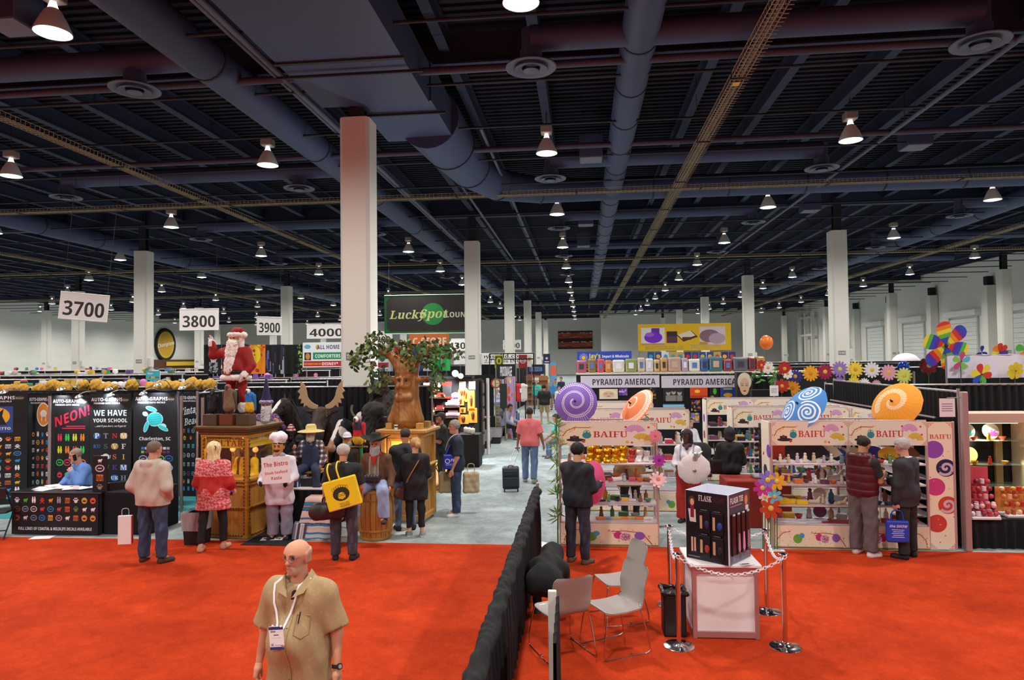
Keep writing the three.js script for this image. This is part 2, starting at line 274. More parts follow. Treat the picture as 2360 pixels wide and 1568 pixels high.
// ---- far wall mural, round yellow sign, wall panels
{const m=print(512,256,(g)=>{for(let r=0;r<2;r++){g.fillStyle='#352623';g.fillRect(0,r*128,512,128);for(let i=0;i<260;i++){const y=r*128+30+rnd(70);g.strokeStyle=pick(['#a8442f','#c65a3c','#7c2f24','#d98a6a','#b3503a']);g.lineWidth=rnd(2,7);g.beginPath();const x=rnd(-60,512);g.moveTo(x,y);g.quadraticCurveTo(x+40,y-rnd(14),x+rnd(60,130),y+rnd(-8,8));g.stroke();}for(let i=0;i<9;i++){g.fillStyle='#eadfd4';g.beginPath();const x=rnd(512);g.ellipse(x,r*128+26,16,5,0,0,7);g.fill();}}g.fillStyle='#2a1d1c';for(const x of[128,256,384])g.fillRect(x-1,0,2,256);g.fillRect(0,126,512,4);});
const a=zp(1286,764,126.7),b=zp(1366,804,126.7),t=thing('wall_mural','dark mural with two bands of red streaks on the far wall','mural',[(a.x+b.x)/2,(a.y+b.y)/2,-126.7]);board('panel',b.x-a.x,a.y-b.y,.1,m,darkM,t);}
{const m=print(256,256,(g)=>{g.fillStyle='#2c2820';g.fillRect(0,0,256,256);disc(g,128,128,112,'#d8b33c');disc(g,128,128,96,'#caa02c');txt(g,'Champions',128,124,44,'#f4efe2',{rot:-.15,style:'italic bold'});});
const p=xp(380,795,XL+.4),t=thing('round_sign','round yellow wall sign with dark rim on the far left wall','sign',p);const f=mesh('face',new THREE.CircleGeometry(2.6,40).rotateY(PI/2).translate(.2,0,0),m,t);mesh('rim',new THREE.TorusGeometry(2.6,.22,8,40).rotateY(PI/2).translate(.1,0,0),darkM,t);mesh('back',cyl(2.6,2.6,.2,0,0,0,40).rotateZ(PI/2),darkM,t);}
{const a=xp(340,828,XL+.4),b=xp(470,848,XL+.4);const t=thing('food_counter','low yellow and brown serving counter recessed in the far left wall','counter',[XL+.7,0,(a.z+b.z)/2]);const L=Math.abs(a.z-b.z);mesh('recess',bx(.3,3.6,L,0,1.8,0),mat('#5a3a20',.7),t);mesh('counter_front',bx(.5,2.0,L,.3,1,0),mat('#d8b52a',.6),t);mesh('menu',bx(.1,.7,L*.5,.3,2.9,0),mat('#e2c23a',.6),t);}
// ---- hanging signs
const signBack=mat('#e8e6e4',.6);
function hangSign(name,label,cat,p,w,h,turn,m,wires=true,back){
const t=thing(name,label,cat,p,turn);board('panel',w,h,.03,m,back||signBack,t);
mesh('top_rail',bar([-w/2,h/2,0],[w/2,h/2,0],.03,8),signBack,t);mesh('bottom_rail',bar([-w/2,-h/2,0],[w/2,-h/2,0],.025,8),signBack,t);
if(wires)mesh('hanging_wires',[-1,1].map((s)=>bar([s*w*.45,h/2,0],[s*w*.45,CEIL-p.y,0],.006,4)),darkPipeM,t);return t;
}
const numSign=(s)=>print(512,256,(g)=>{g.fillStyle='#efedec';g.fillRect(0,0,512,256);txt(g,s,256,152,196,'#33302f',{sx:1.02});});
hangSign('aisle_sign','brightest hanging aisle sign, reading 3700, tilted above the decal booth','sign',zp(194,708,19.5),1.32,.8,.42,numSign('3700')).rotation.z=-.09;
hangSign('aisle_sign','white hanging aisle sign reading 3800, above the waving Santa','sign',zp(459,737,25),1.55,.8,.05,numSign('3800'));
hangSign('aisle_sign','small angled hanging aisle sign reading 3900, right of the Santa','sign',zp(621,752,29),1.1,.78,.75,numSign('3900'));
hangSign('aisle_sign','white hanging aisle sign reading 4000, partly behind the tall column','sign',zp(752,764,35),2.1,.74,.05,numSign('4000'));
hangSign('aisle_sign','white hanging aisle sign reading 4200, above the carved tree','sign',zp(878,782,45),1.55,1.0,.05,numSign('4200'));
hangSign('aisle_sign','white hanging aisle sign reading 4300, beside the second column','sign',zp(1060,795,52),2.1,.9,0,numSign('4300'));
hangSign('aisle_sign','small white hanging aisle sign ending in 0 far down the hall','sign',zp(1180,795,66),1.8,.9,.3,numSign('4500'));
{const m=print(1024,420,(g)=>{g.fillStyle='#1f6a35';g.fillRect(0,0,1024,420);g.fillStyle='#3a3433';g.beginPath();g.moveTo(60,20);g.lineTo(990,20);g.lineTo(1010,60);g.lineTo(1010,396);g.lineTo(60,396);g.lineTo(26,350);g.lineTo(26,60);g.fill();disc(g,515,210,120,'#2f9a4f');const sc={font:'serif',style:'italic bold'};txt(g,'Lucky',240,214,124,'#e6ee9a',sc);txt(g,'Spot',515,206,130,'#e6ee9a',sc);txt(g,'LOUNGE',805,222,78,'#f2f2d8',{style:''});},.8);
hangSign('lounge_banner','dark hanging banner edged in green reading Lucky Spot LOUNGE','banner',zp(997,724,40),5.85,2.3,.03,m,true,mat('#1f6a35',.8));}
{const m=print(512,160,(g)=>{g.fillStyle='#d9722e';g.fillRect(0,0,512,160);txt(g,'C-STORE',262,88,118,'#f0e4d8',{style:'',sx:.95});});
hangSign('store_sign','orange hanging sign reading C-STORE under the lounge banner','sign',zp(989,786,46),2.75,1.0,0,m);}
// ================= people and mannequins =================
const dirv=(d,l)=>vv(d).clone().normalize().multiplyScalar(l);
function figure(s){
const K=s.H/1.75,bw=s.build||1,o=thing(s.name||'person',s.label,s.cat||'person',s.at,s.turn,s.group);
const c=s.cell||0.018,hc=s.hcell||0.0115,sit=s.sit||0;
const up=(y)=>y*K;
const hipY=s.hip!==undefined?s.hip:up(.93),P={};
const lean=s.lean||0,side=s.side||0;
const T=(x,y,z=0)=>{const r=y-.93;return V(x*K+Math.sin(side)*r*K,hipY+r*K*Math.cos(lean)-z*Math.sin(lean)*K,z*K*Math.cos(lean)+r*K*Math.sin(lean));};
P.neck=T(0,1.47,-.005);const hp=s.head||[0,0,0];
const HC=P.neck.clone().add(V(Math.sin(hp[2])*-.12*K,.165*K*Math.cos(hp[1]*.6),.03*K+.14*K*Math.sin(hp[1]*.6)+(lean?.1*Math.sin(lean)*K:0)));
const hq=new THREE.Quaternion().setFromEuler(new THREE.Euler(hp[1],hp[0],hp[2],'YXZ'));
const hs=K*(s.headScale||1.0),hd=(x,y,z)=>V(x,y,z).multiplyScalar(hs).applyQuaternion(hq).add(HC);
const sides=[1,-1],A=s.arms||[[[.12,-1,0],[.05,-1,.15]],[[-.12,-1,0],[-.05,-1,.15]]],L=s.legs||[[[.05,-1,0],[0,-1,-.02]],[[-.05,-1,0],[0,-1,-.02]]];
const arm=sides.map((q,i)=>{const sh=T(.168*q*(1+(bw-1)*.75),1.385,-.01),el=sh.clone().add(dirv(A[i][0],.29*K)),wr=el.clone().add(dirv(A[i][1],.25*K));return{sh,el,wr,d:dirv(A[i][2]||A[i][1],1)};});
const leg=sides.map((q,i)=>{const h=T(.09*q*bw,.93),kn=h.clone().add(dirv(L[i][0],.43*K)),an=kn.clone().add(dirv(L[i][1],.42*K));return{h,kn,an};});
const belly=s.belly||0,torso=(e)=>{
const l=[];
for(const q of sides)l.push(cap(T(.078*q*bw,1.32,-.01),T(.066*q*bw,1.0,.0),.1*K*bw+e,.098*K*bw+e),cap(T(.025*q,1.435,-.012),arm[q>0?0:1].sh,.05*K+e,.054*K*bw+e,{k:.06}));
l.push(cap(T(.065*bw,.97,-.015),T(-.065*bw,.97,-.015),.11*K*bw+e,.11*K*bw+e));
if(belly)l.push(ball(T(0,1.08,.04+belly*.6),.12*K+belly*.6+e,{k:.08}));
if(s.bust)for(const q of sides)l.push(ball(T(.07*q,1.27,.085),.062*K+e,{k:.05}));
return l;
};
const armR=(e,i,t)=>[cap(arm[i].sh,arm[i].el,.056*K*bw+e,.043*K*bw+e),...(t>.5?[cap(arm[i].el,arm[i].wr,.044*K*bw+e,.03*K+e,{end:t>=1?undefined:(t-.5)*2})]:[])];
// --- body (skin): trunk, limbs, then head and hands on finer grids
const skin=s.skin||'#c98f72',bodyP=[...torso(-.012),cap(P.neck.clone().add(V(0,-.06,0)),hd(0,-.05,-.02),.058*K,.055*K)];
for(let i=0;i<2;i++){bodyP.push(...armR(-.006,i,1));bodyP.push(cap(leg[i].h,leg[i].kn,.075*K*bw,.05*K),cap(leg[i].kn,leg[i].an,.052*K,.034*K),cap(leg[i].an,leg[i].an.clone().add(V(0,-.03*K,.1*K)),.034*K,.03*K));}
const parts=[sdf(bodyP,Math.max(c,s.eyes&&c<.012?c:.019),{k:.03,color:()=>skin})];
const dark=new THREE.Color(skin).multiplyScalar(.45).getStyle(),lip=s.lip||new THREE.Color(skin).lerp(new THREE.Color('#8a3a34'),.45).getStyle(),brow=s.brow||s.hair||'#3a2c22';
const inv=hq.clone().invert(),tmp=V(0,0,0),loc=(x,y,z)=>tmp.set(x,y,z).sub(HC).applyQuaternion(inv).divideScalar(hs);
const faceColor=(x,y,z)=>{const p=loc(x,y,z);if(p.z>.055){if(Math.abs(p.y+.062)<.007&&Math.abs(p.x)<.026)return lip;const ax=Math.abs(p.x);if(ax>.014&&ax<.05&&Math.abs(p.y-.034-.004*Math.sin((ax-.014)*80))<.006)return brow;if(s.stash&&Math.abs(p.y+.047)<.01&&ax<.042)return s.stash;}if(s.beardC&&p.y<-.035&&p.z>-.0&&!(Math.abs(p.y+.062)<.008&&Math.abs(p.x)<.026))return s.beardC;return skin;};
const headP=[cap(hd(0,.03,-.018),hd(0,.032,.008),.083*hs,.079*hs),cap(hd(0,.02,.02),hd(0,-.072,.042),.066*hs,.047*hs,{k:.04}),ball(hd(0,-.097,.058),.027*hs,{k:.03}),cap(hd(0,.02,.083),hd(0,-.02,.1),.01*hs,.016*hs,{k:.016}),cap(hd(.03,.03,.075),hd(-.03,.03,.075),.014*hs,.014*hs,{k:.015}),cap(hd(.016,-.062,.078),hd(-.016,-.062,.078),.013*hs,.013*hs,{k:.012}),cap(hd(0,-.06,-.02),P.neck.clone().add(V(0,.0,0)),.053*K,.056*K,{k:.03})];
for(const q of sides)headP.push(cap(hd(.083*q,.02,-.008),hd(.08*q,-.025,-.002),.017*hs,.012*hs,{k:.01,sq:[.6,1,1]}),ball(hd(.033*q,.014,.09),.016*hs,{sub:1,k:.012}));
parts.push(sdf(headP,hc,{k:.025,color:faceColor}));
const hand=(i)=>{
const a=arm[i],q=i?-1:1,d=a.d.clone(),nrm=vv((s.palms&&s.palms[i])||[-q,0,0]);nrm.addScaledVector(d,-nrm.dot(d)).normalize();const across=d.clone().cross(nrm).multiplyScalar(1),w0=a.wr;
const R=(f,n,x)=>w0.clone().addScaledVector(d,f*K).addScaledVector(nrm,n*K).addScaledVector(across,x*K),l=[cap(w0,R(.02,0,0),.026*K,.026*K),cap(R(.03,0,.022),R(.075,0,.026),.02*K,.016*K,{k:.02}),cap(R(.03,0,-.018),R(.075,0,-.02),.02*K,.016*K,{k:.02})];
const curl=(s.curl&&s.curl[i])??.35,thumbSide=-q;
[[.028,.078,.9],[.01,.082,1],[-.01,.08,.95],[-.028,.074,.78]].forEach(([x,f,len])=>{x*=thumbSide*-1;const s1=R(f,0,x),s2=R(f+.038*len*Math.cos(curl),.038*len*Math.sin(curl),x),s3=R(f+.038*len*Math.cos(curl)+.034*len*Math.cos(curl*2.2),.038*len*Math.sin(curl)+.034*len*Math.sin(curl*2.2),x);l.push(cap(s1,s2,.0095*K,.009*K,{k:.004}),cap(s2,s3,.009*K,.0075*K,{k:.004}));});
const ts=thumbSide*-1;l.push(cap(R(.03,.01,.03*ts),R(.06,.018,.05*ts),.013*K,.011*K,{k:.012}),cap(R(.06,.018,.05*ts),R(.088,.024,.052*ts),.011*K,.009*K,{k:.006}));return l;
};
for(let i=0;i<2;i++)if(!s.noHands)parts.push(sdf(hand(i),s.handCell||.0105,{k:.012,color:()=>s.glove||skin}));
const BM=mesh('body',merge(parts),VC,o);
for(const q of sides)if(s.eyes){const e=hd(.033*q,.014,.077);mesh('eye',sph(.0125*hs,e.x,e.y,e.z,1,1,1,10),mat(s.eyeC||'#2a201c',.2),BM);}
// --- clothing
const e0=.012+(s.loose||0)*.4,col=(f,d)=>(typeof f==='function'?f:()=>f||d),hem=s.hem!==undefined?hipY+(s.hem-.93)*K:hipY-.03*K,sl=s.sleeve??1;
const topP=torso(e0);topP.push(cap(T(0,1.43,-.01),P.neck.clone().add(V(0,.01,0)),.072*K+e0,.06*K+e0*.4,{k:.05}));
if(hem<hipY-.06*K)for(let i=0;i<2;i++){const q=i?-1:1;topP.push(cap(leg[i].h,leg[i].kn,.08*K*bw+e0,.085*K+e0+(s.flare||0)),cap(T(.07*q*bw,1.05,.01),T(.075*q*bw,.72,.012),.1*K*bw+e0,.105*K*bw+e0+(s.flare||0),{k:.06}));}
for(let i=0;i<2;i++)if(sl>0){if(sl<=.5)topP.push(cap(arm[i].sh,arm[i].el,.06*K*bw+e0,.062*K*bw+e0,{end:sl*2}));else topP.push(...armR(e0,i,sl));}
if(s.hood)topP.push(cap(T(.07,1.46,-.1),T(-.07,1.46,-.1),.05,.05,{k:.03}),cap(T(.085,1.48,-.02),T(.07,1.45,-.1),.035,.045),cap(T(-.085,1.48,-.02),T(-.07,1.45,-.1),.035,.045),cap(T(0,1.45,-.1),T(0,1.34,-.13),.05,.02,{k:.04}));
const nk=P.neck.y+(s.collar??.0),sitHem=s.hip!==undefined&&s.hip<.7;
mesh(s.topName||'shirt',sdf(topP,c*.95,{k:.035,fold:s.fold??.004,ff:s.ff,color:col(s.top,'#888'),cut:(x,y,z)=>{let v=Math.max(y-nk-(z-P.neck.z<0?.02:-.012)-Math.max(0,Math.hypot(x-P.neck.x,(z-P.neck.z)*.7)-.075)*3,sitHem?Math.max(hem-y,hipY-.1-y):hem-y);return v;}}),s.topMat||VC,o);
if(s.under)mesh('undershirt',sdf(torso(e0+.001),c,{k:.035,color:()=>s.under[0],cut:(x,y)=>Math.max(y-hem-.02,hem-s.under[1]*K-y)}),VC,o);
const cuff=s.cuff??0;const botP=[cap(T(.065*bw,.97,-.015),T(-.065*bw,.97,-.015),.11*K*bw+.006,.11*K*bw+.006),cap(T(.065*bw,1.02,-.01),T(-.065*bw,1.02,-.01),.1*K*bw+.004)];
const lw=s.legW||.0;for(let i=0;i<2;i++){botP.push(cap(leg[i].h,leg[i].kn,.08*K*bw+.008+lw,.06*K+.008+lw));if(!s.shorts)botP.push(cap(leg[i].kn,leg[i].an,.06*K+.008+lw,.048*K+.006+lw*1.4,{end:1-cuff}));else botP[botP.length-1]=cap(leg[i].h,leg[i].kn,.085*K*bw+.012,.08*K+.012,{end:.92});}
mesh(s.bottomName||'trousers',sdf(botP,c*1.2,{k:.03,fold:s.fold??.004,color:col(s.bottom,'#223'),cut:sitHem?undefined:(x,y)=>y-hipY-.14*K}),VC,o);
for(let i=0;i<2;i++){const a=leg[i].an,f=dirv((s.feet&&s.feet[i])||[i?-.25:.25,0,1],1),g=Math.max(.0,a.y-.085*K);const A1=a.clone().add(V(0,-.045*K,-.02*K)),A2=a.clone().addScaledVector(f,.14*K).add(V(0,-.055*K,0));
mesh('shoe',sdf([cap(A1,A1.clone().add(V(0,.03,0)),.045*K,.042*K),cap(A1,A2,.046*K,.04*K,{sq:[1,.8,1]}),cap(A1.clone().add(V(0,-.01,0)),A2,.042*K,.043*K)],.012,{k:.02,color:col(s.shoe,'#222'),cut:(x,y)=>a.y-.085*K-y}),VC,o);}
// --- hair, hats, beards
const HM=s.hairMat||VC;
if(s.hair&&!s.bald){
const e=s.hairE||.012,hl=[cap(hd(0,.04,-.022),hd(0,.04,.0),(.086+e)*hs,(.08+e)*hs)];
if(s.long)hl.push(cap(hd(0,.02,-.05),hd(0,-.06-s.long,-.06),.075*hs,.07*hs,{k:.04}),cap(hd(.06,0,-.03),hd(.06,-.05-s.long,-.03),.035,.04,{k:.03}),cap(hd(-.06,0,-.03),hd(-.06,-.05-s.long,-.03),.035,.04,{k:.03}));
if(s.pony)hl.push(cap(hd(0,.06,-.1),hd(0,.0,-.15),.03,.045,{k:.02}),cap(hd(0,.0,-.15),hd(0,-.14,-.13),.045,.02,{k:.02}));
mesh('hair',sdf(hl,hc*1.15,{k:.02,fold:.004,ff:40,color:col(s.hair),cut:(x,y,z)=>{const p=loc(x,y,z);const line=s.fringe??.055;return Math.max(Math.min(p.z-.02,line-p.y)*(p.z>0.02?1:1),p.z>-.03?-p.y-.005-(s.long?9:0)+(p.z<.01?-.02:0):-p.y-(s.nape??.055)-(s.long?9:0));}}),HM,o);
}
if(s.beard){const bl=[cap(hd(.05,-.03,.035),hd(.03,-.085,.055),.025*hs,.03*hs),cap(hd(-.05,-.03,.035),hd(-.03,-.085,.055),.025*hs,.03*hs),cap(hd(0,-.085,.07),hd(0,-.08-s.beard*.8,.075+s.beard*.15),(.042+(s.beardW||0)*.8)*hs,(.03+(s.beardW||0)*.9)*hs,{k:.04}),cap(hd(.045,-.05,.05),hd(.03+(s.beardW||0)*.5,-.08-s.beard*.6,.06),.035*hs,.035*hs),cap(hd(-.045,-.05,.05),hd(-.03-(s.beardW||0)*.5,-.08-s.beard*.6,.06),.035*hs,.035*hs),cap(hd(.028,-.05,.088),hd(-.028,-.05,.088),.012*hs)];mesh('beard',sdf(bl,hc,{k:.03,fold:.006,ff:60,color:()=>s.beardCol||'#ddd'}),VC,o);}
o.userData.P=undefined;delete o.userData.P;
return{o,hd,hq,arm,leg,T,K,HC,hipY,hs};
}
const jeans=(x,y,z)=>(wob(x*22,y*9,z*22)>.75?'#3f5274':'#2c3a58'),paleJeans=(x,y,z)=>(wob(x*20,y*9,z*20)>.7?'#7184a6':'#566a8e');
const away=PI;
const armsDown=[[[.14,-1,-.03],[.04,-1,.18]],[[-.14,-1,-.03],[-.04,-1,.18]]];
const FL=(px,py)=>gp(px,py,0);
const SK=['#d9a98c','#c98f72','#b9805f','#8a5a3e','#4a2d1f','#dcae92'];
// --- front: bald man in tan shirt, walking towards the camera
{const p=gp(690,1249,1.735).setY(0);const tan=(x,y,z)=>(wob(x*60,y*60,z*60)>.8?'#b39a72':'#a98f67');
const f=figure({label:'bald man with goatee, glasses, tan short sleeved shirt and white lanyard',at:p,turn:-.1,H:1.76,build:1.08,belly:.024,headScale:.95,cell:.0125,hcell:.0048,handCell:.006,skin:'#d29a7c',eyes:true,brow:'#8a6a50',beardC:'#c2a38c',stash:'#b58a6c',top:tan,hem:.78,sleeve:.44,loose:.03,fold:.0065,ff:11,bottom:'#2b3448',shoe:'#2a2420',head:[-.22,.1,0],collar:.0,
arms:[[[.3,-1,-.1],[.1,-1,.22]],[[-.34,-1,-.06],[-.12,-1,.2]]],palms:[[-1,0,-.3],[1,0,-.3]],curl:[.45,.55],legs:[[[.06,-1,.05],[0,-1,-.1]],[[-.05,-1,.2],[0,-1,-.2]]]});
const{o,hd,T,hs}=f;
const gl=mat('#6d6a68',.3,{metalness:.6});const ring=(q)=>{const pts=[];for(let i=0;i<14;i++){const a=i/14*2*PI;pts.push(hd(q*.034+Math.cos(a)*.023,.008+Math.sin(a)*.017,.104-Math.abs(Math.cos(a))*.004));}return tube(pts,.0016,40,6,true);};
const g=mesh('glasses',[ring(1),ring(-1),bar(hd(.011,.012,.106),hd(-.011,.012,.106),.0016),bar(hd(.057,.014,.1),hd(.088,.02,0),.0016),bar(hd(-.057,.014,.1),hd(-.088,.02,0),.0016)],gl,o);
const onFront=(x,y,e=.004)=>{
const belly=.12*Math.exp(-Math.pow((y-1.08)/.16,2));return T(x,y,.118+.05*Math.exp(-Math.pow((y-1.05)/.17,2))+belly*.25+.02+e-x*x*.9-Math.max(0,y-1.3)*.28);};
const RC=new THREE.Raycaster();o.updateMatrixWorld(true);const shirt=o.getObjectByName('shirt');
const hit=(x,y,e=.006)=>{const q=T(x,y,.6),w=o.localToWorld(q.clone()),d=o.localToWorld(T(x,y,0)).sub(w).normalize();RC.set(w,d);const h=RC.intersectObject(shirt)[0];return h?o.worldToLocal(h.point.clone().addScaledVector(d,-e)):onFront(x,y,e);};
const strap=mat('#eeeaf0',.7),strip=(pts,w,m,name,par=o)=>{const P=[],I=[];pts.forEach((q,i)=>{const n=pts[Math.min(i+1,pts.length-1)].clone().sub(pts[Math.max(i-1,0)]).normalize(),s=n.clone().cross(V(0,0,1)).normalize().multiplyScalar(w/2);for(const zz of[0,.003])for(const k of[-1,1])P.push(q.x+s.x*k,q.y+s.y*k,q.z+s.z*k+zz);if(i){const a=(i-1)*4,b=i*4;for(const[u,v]of[[0,1],[1,3],[3,2],[2,0]])I.push(a+u,b+u,a+v,a+v,b+u,b+v);}});const gg=new THREE.BufferGeometry();gg.setAttribute('position',new THREE.BufferAttribute(new Float32Array(P),3));gg.setIndex(I);gg.computeVertexNormals();return mesh(name,gg,m,par);};
const path=(q)=>[T(q*.085,1.5,-.02),T(q*.1,1.49,.03),...[[q*.095,1.45],[q*.085,1.4],[q*.07,1.34],[q*.05,1.28],[q*.03,1.22],[q*.025,1.19]].map(([x,y])=>hit(x-.05,y,.007))];
const l1=strip(path(1),.015,strap,'lanyard',o),l2=strip(path(-1),.015,strap,'lanyard',o);
const bm=print(128,192,(g2)=>{g2.fillStyle='#f2f2f4';g2.fillRect(0,0,128,192);g2.fillStyle='#23407c';g2.fillRect(0,0,128,26);g2.fillRect(0,168,128,24);g2.fillStyle='#8f9096';g2.fillRect(14,34,46,14);g2.fillStyle='#3a3a44';g2.fillRect(40,66,46,8);g2.fillStyle='#c4c6cc';g2.fillRect(24,92,80,4);g2.fillStyle='#9aa0ac';g2.fillRect(12,140,22,22);g2.fillRect(44,152,74,6);},.35);
const bp=hit(-.05,1.14,.02),bd=board('badge',.105,.15,.006,bm,strap,o);bd.position.copy(bp);bd.rotation.set(-.05,0,.12);
mesh('badge_clip',[sph(.008,bp.x+.03,bp.y+.08,bp.z),sph(.008,bp.x-.03,bp.y+.078,bp.z)],strap,o);
const tanM=mat('#a98f67',.85),tanD=mat('#9b8260',.85);
for(const q of[1,-1]){const a=T(q*.02,1.42,.115),b=T(q*.085,1.51,.02),c2=T(q*.1,1.41,.1),d2=T(q*.075,1.49,-.05);const G=new THREE.BufferGeometry(),pts=[T(q*.018,1.385,.135),T(q*.095,1.415,.118),T(q*.088,1.512,.035),T(q*.115,1.475,.0),T(q*.07,1.53,-.045),T(q*.1,1.47,-.07)];const P2=[];for(const e of[0,.006])for(const p2 of pts)P2.push(p2.x,p2.y,p2.z+e);G.setAttribute('position',new THREE.BufferAttribute(new Float32Array(P2),3));G.setIndex([0,1,2,2,1,3,2,3,4,4,3,5,6,8,7,8,9,7,8,10,9,10,11,9,0,6,1,1,6,7,1,7,3,3,7,9]);G.computeVertexNormals();mesh('collar',G,tanM,shirt);}
const pl=[];for(let y=1.36;y>.8;y-=.03)pl.push(hit(0,y,.003));strip(pl,.03,tanM,'placket',shirt);
for(const y of[1.3,1.19,1.06,.93,.84]){const q=hit(0,y,.007);mesh('button',cyl(.0065,.0065,.003,0,0,0,12).rotateX(PI/2).translate(q.x,q.y,q.z),mat('#8d7448',.5),shirt);}
{const q=[hit(.05,1.27,.004),hit(.145,1.265,.004),hit(.145,1.155,.004),hit(.1,1.13,.004),hit(.05,1.155,.004)];const pt=[];q.forEach((a,i)=>pt.push(bar(a,q[(i+1)%5],.0028,5)));mesh('chest_pocket',pt,tanD,shirt);const a=hit(.075,1.29,.008),b=hit(.07,1.22,.008);mesh('pen',bar(a,b,.004,6),mat('#15151a',.4),o);}
{const w=f.arm[0].wr,d=f.arm[0].el.clone().sub(w).normalize(),c0=w.clone().addScaledVector(d,.03),nx=V(.9,.1,.6).addScaledVector(d,-V(.9,.1,.6).dot(d)).normalize();const ws=mesh('watch_strap',bar(c0.clone().addScaledVector(d,-.011),c0.clone().addScaledVector(d,.011),.0355,20),mat('#17171a',.6),o);const fc=c0.clone().addScaledVector(nx,.036);mesh('watch_face',bar(fc.clone().addScaledVector(nx,-.006),fc.clone().addScaledVector(nx,.006),.021,18),mat('#2b2c30',.3),ws);mesh('watch_dial',bar(fc.clone().addScaledVector(nx,.005),fc.clone().addScaledVector(nx,.008),.014,18),mat('#9b9da0',.3),ws);}
mesh('black_undershirt',sdf([cap(T(.03,1.42,.05),T(-.03,1.42,.05),.04,.04),cap(T(0,1.39,.06),T(0,1.35,.07),.04,.035)],.01,{color:()=>'#17161a',cut:(x,y,z)=>y-T(0,1.435,0).y}),VC,o);
mesh('cropped_hair',sdf([cap(hd(0,.02,-.03),hd(0,-.03,-.03),.0885*hs,.08*hs)],.006,{color:()=>'#b99c86',cut:(x,y,z)=>{const p2=V(x,y,z).sub(f.HC).applyQuaternion(f.hq.clone().invert()).divideScalar(hs);return Math.max(p2.z-.0-(p2.y<0?.0:0),p2.y-.045,-p2.y-.05);}}),VC,o);
}
// --- man in grey hoodie, seen from behind
{const p=FL(352,1296);const f=figure({label:'grey haired man in a beige hoodie and blue jeans, hands in his pockets',at:p,turn:away-.18,H:1.8,build:1.22,belly:.03,cell:.015,skin:'#c98f72',hair:'#6d5f52',nape:.06,top:(x,y)=>(y<.88?'#b3a497':'#bdafa4'),hood:true,hem:.84,loose:.05,fold:.008,ff:10,bottom:jeans,legW:.018,shoe:'#3b2c22',under:['#a8241c',.045],topName:'hoodie',head:[-.25,.12,0],arms:[[[.42,-1,-.22],[-.35,-.75,.6]],[[-.42,-1,-.22],[.35,-.75,.6]]],legs:[[[.08,-1,0],[.02,-1,-.02]],[[-.1,-1,0],[-.04,-1,-.02]]],feet:[[.5,0,1],[-.5,0,1]]});
const b=thing('paper_bag','white paper bag hanging beside the man in the beige hoodie','bag',[p.x-.42,.28,p.z+.02],.25);mesh('body',extr([[-.09,0],[.09,0],[.09,.42],[-.09,.42]],.05,.004),mat('#e8dfe0',.6),b);mesh('red_edge',bx(.03,.42,.054,.09,.21,.025),mat('#b02a30',.6),b);mesh('handle',tube([[-.05,.42,.02],[-.04,.52,.02],[.04,.52,.02],[.05,.42,.02]],.004),mat('#ddd',.6),b);}
// --- man on the phone behind the decal table
{const p=V(-9.52,0,-12.25);const f=figure({label:'man in a blue fleece sitting at the decal table, talking on a phone',at:p,turn:-.55,H:1.82,hip:.54,build:1.15,belly:.04,cell:.014,hcell:.007,lean:.16,skin:'#cf9a80',hair:'#8a7a6c',hairE:.007,eyes:true,top:'#5f83c6',loose:.035,fold:.007,topName:'fleece',bottom:'#2a3146',shoe:'#222',head:[-.25,.2,0],arms:[[[.35,-.8,.45],[-.75,1.1,.35],[-.4,.9,.1]],[[-.35,-1,.5],[.85,-.15,.8]]],palms:[[-1,0,-.2],[0,-1,0]],curl:[.8,.25],legs:[[[.2,-.05,1],[0,-1,0]],[[-.2,-.05,1],[0,-1,0]]]});
const ph=thing('mobile_phone','black mobile phone held to the ear of the man in blue','phone',f.o.localToWorld(f.hd(.105,-.02,.03)));mesh('case',rbx(.018,.13,.06,.008),mat('#141416',.3),ph);ph.rotation.set(.3,-.6,-.1);
mesh('lanyard',bar(f.T(-.03,1.4,.14),f.T(-.05,1.05,.18),.008,6),mat('#e8e4ea',.7),f.o);}
// --- woman in the red printed blouse
{const p=FL(492,1268);const print1=(x,y,z)=>{const k=y;const lace=Math.sin(x*70+Math.sin(y*55)*2.5)*Math.sin(y*62+Math.cos(x*48)*2);const band=(k>1.2&&k<1.6)||k<.96+.05*Math.sin(x*26);const edge=Math.abs(k-1.2)<.015;return band||edge?(lace>.15?'#e39a9c':lace>-.3?'#cf6468':'#b8343a'):'#b4241e';};
const f=figure({label:'blonde woman in a red blouse with pale pink lace print, walking to the fortune cabinet',at:p,turn:away+.1,H:1.7,build:1.14,cell:.012,skin:'#d9a98c',hair:(x,y,z)=>(wob(x*60,y*8,z*60)>.2?'#ead9ae':'#d9c08a'),long:.11,hairE:.03,hem:.68,flare:.03,loose:.04,fold:.006,top:print1,topName:'blouse',sleeve:.78,bottom:'#14161f',cuff:.12,shoe:'#c59a80',head:[.15,.05,0],arms:[[[.28,-1,.0],[.0,-.7,.75]],[[-.3,-1,0],[.0,-.7,.75]]],legs:[[[.1,-1,-.16],[.02,-1,-.14]],[[-.06,-1,.14],[-.02,-1,.04]]],feet:[[.2,0,1],[-.2,0,1]]});
const c=f.hd(0,.045,-.105);mesh('hair_bow',[tube([c.clone().add(V(0,0,-.01)),c.clone().add(V(.05,.03,-.01)),c.clone().add(V(.05,-.03,-.01))],.008,20,6,true),tube([c.clone().add(V(0,0,-.01)),c.clone().add(V(-.05,.03,-.01)),c.clone().add(V(-.05,-.03,-.01))],.008,20,6,true)],mat('#2b2a30',.6),f.o);}
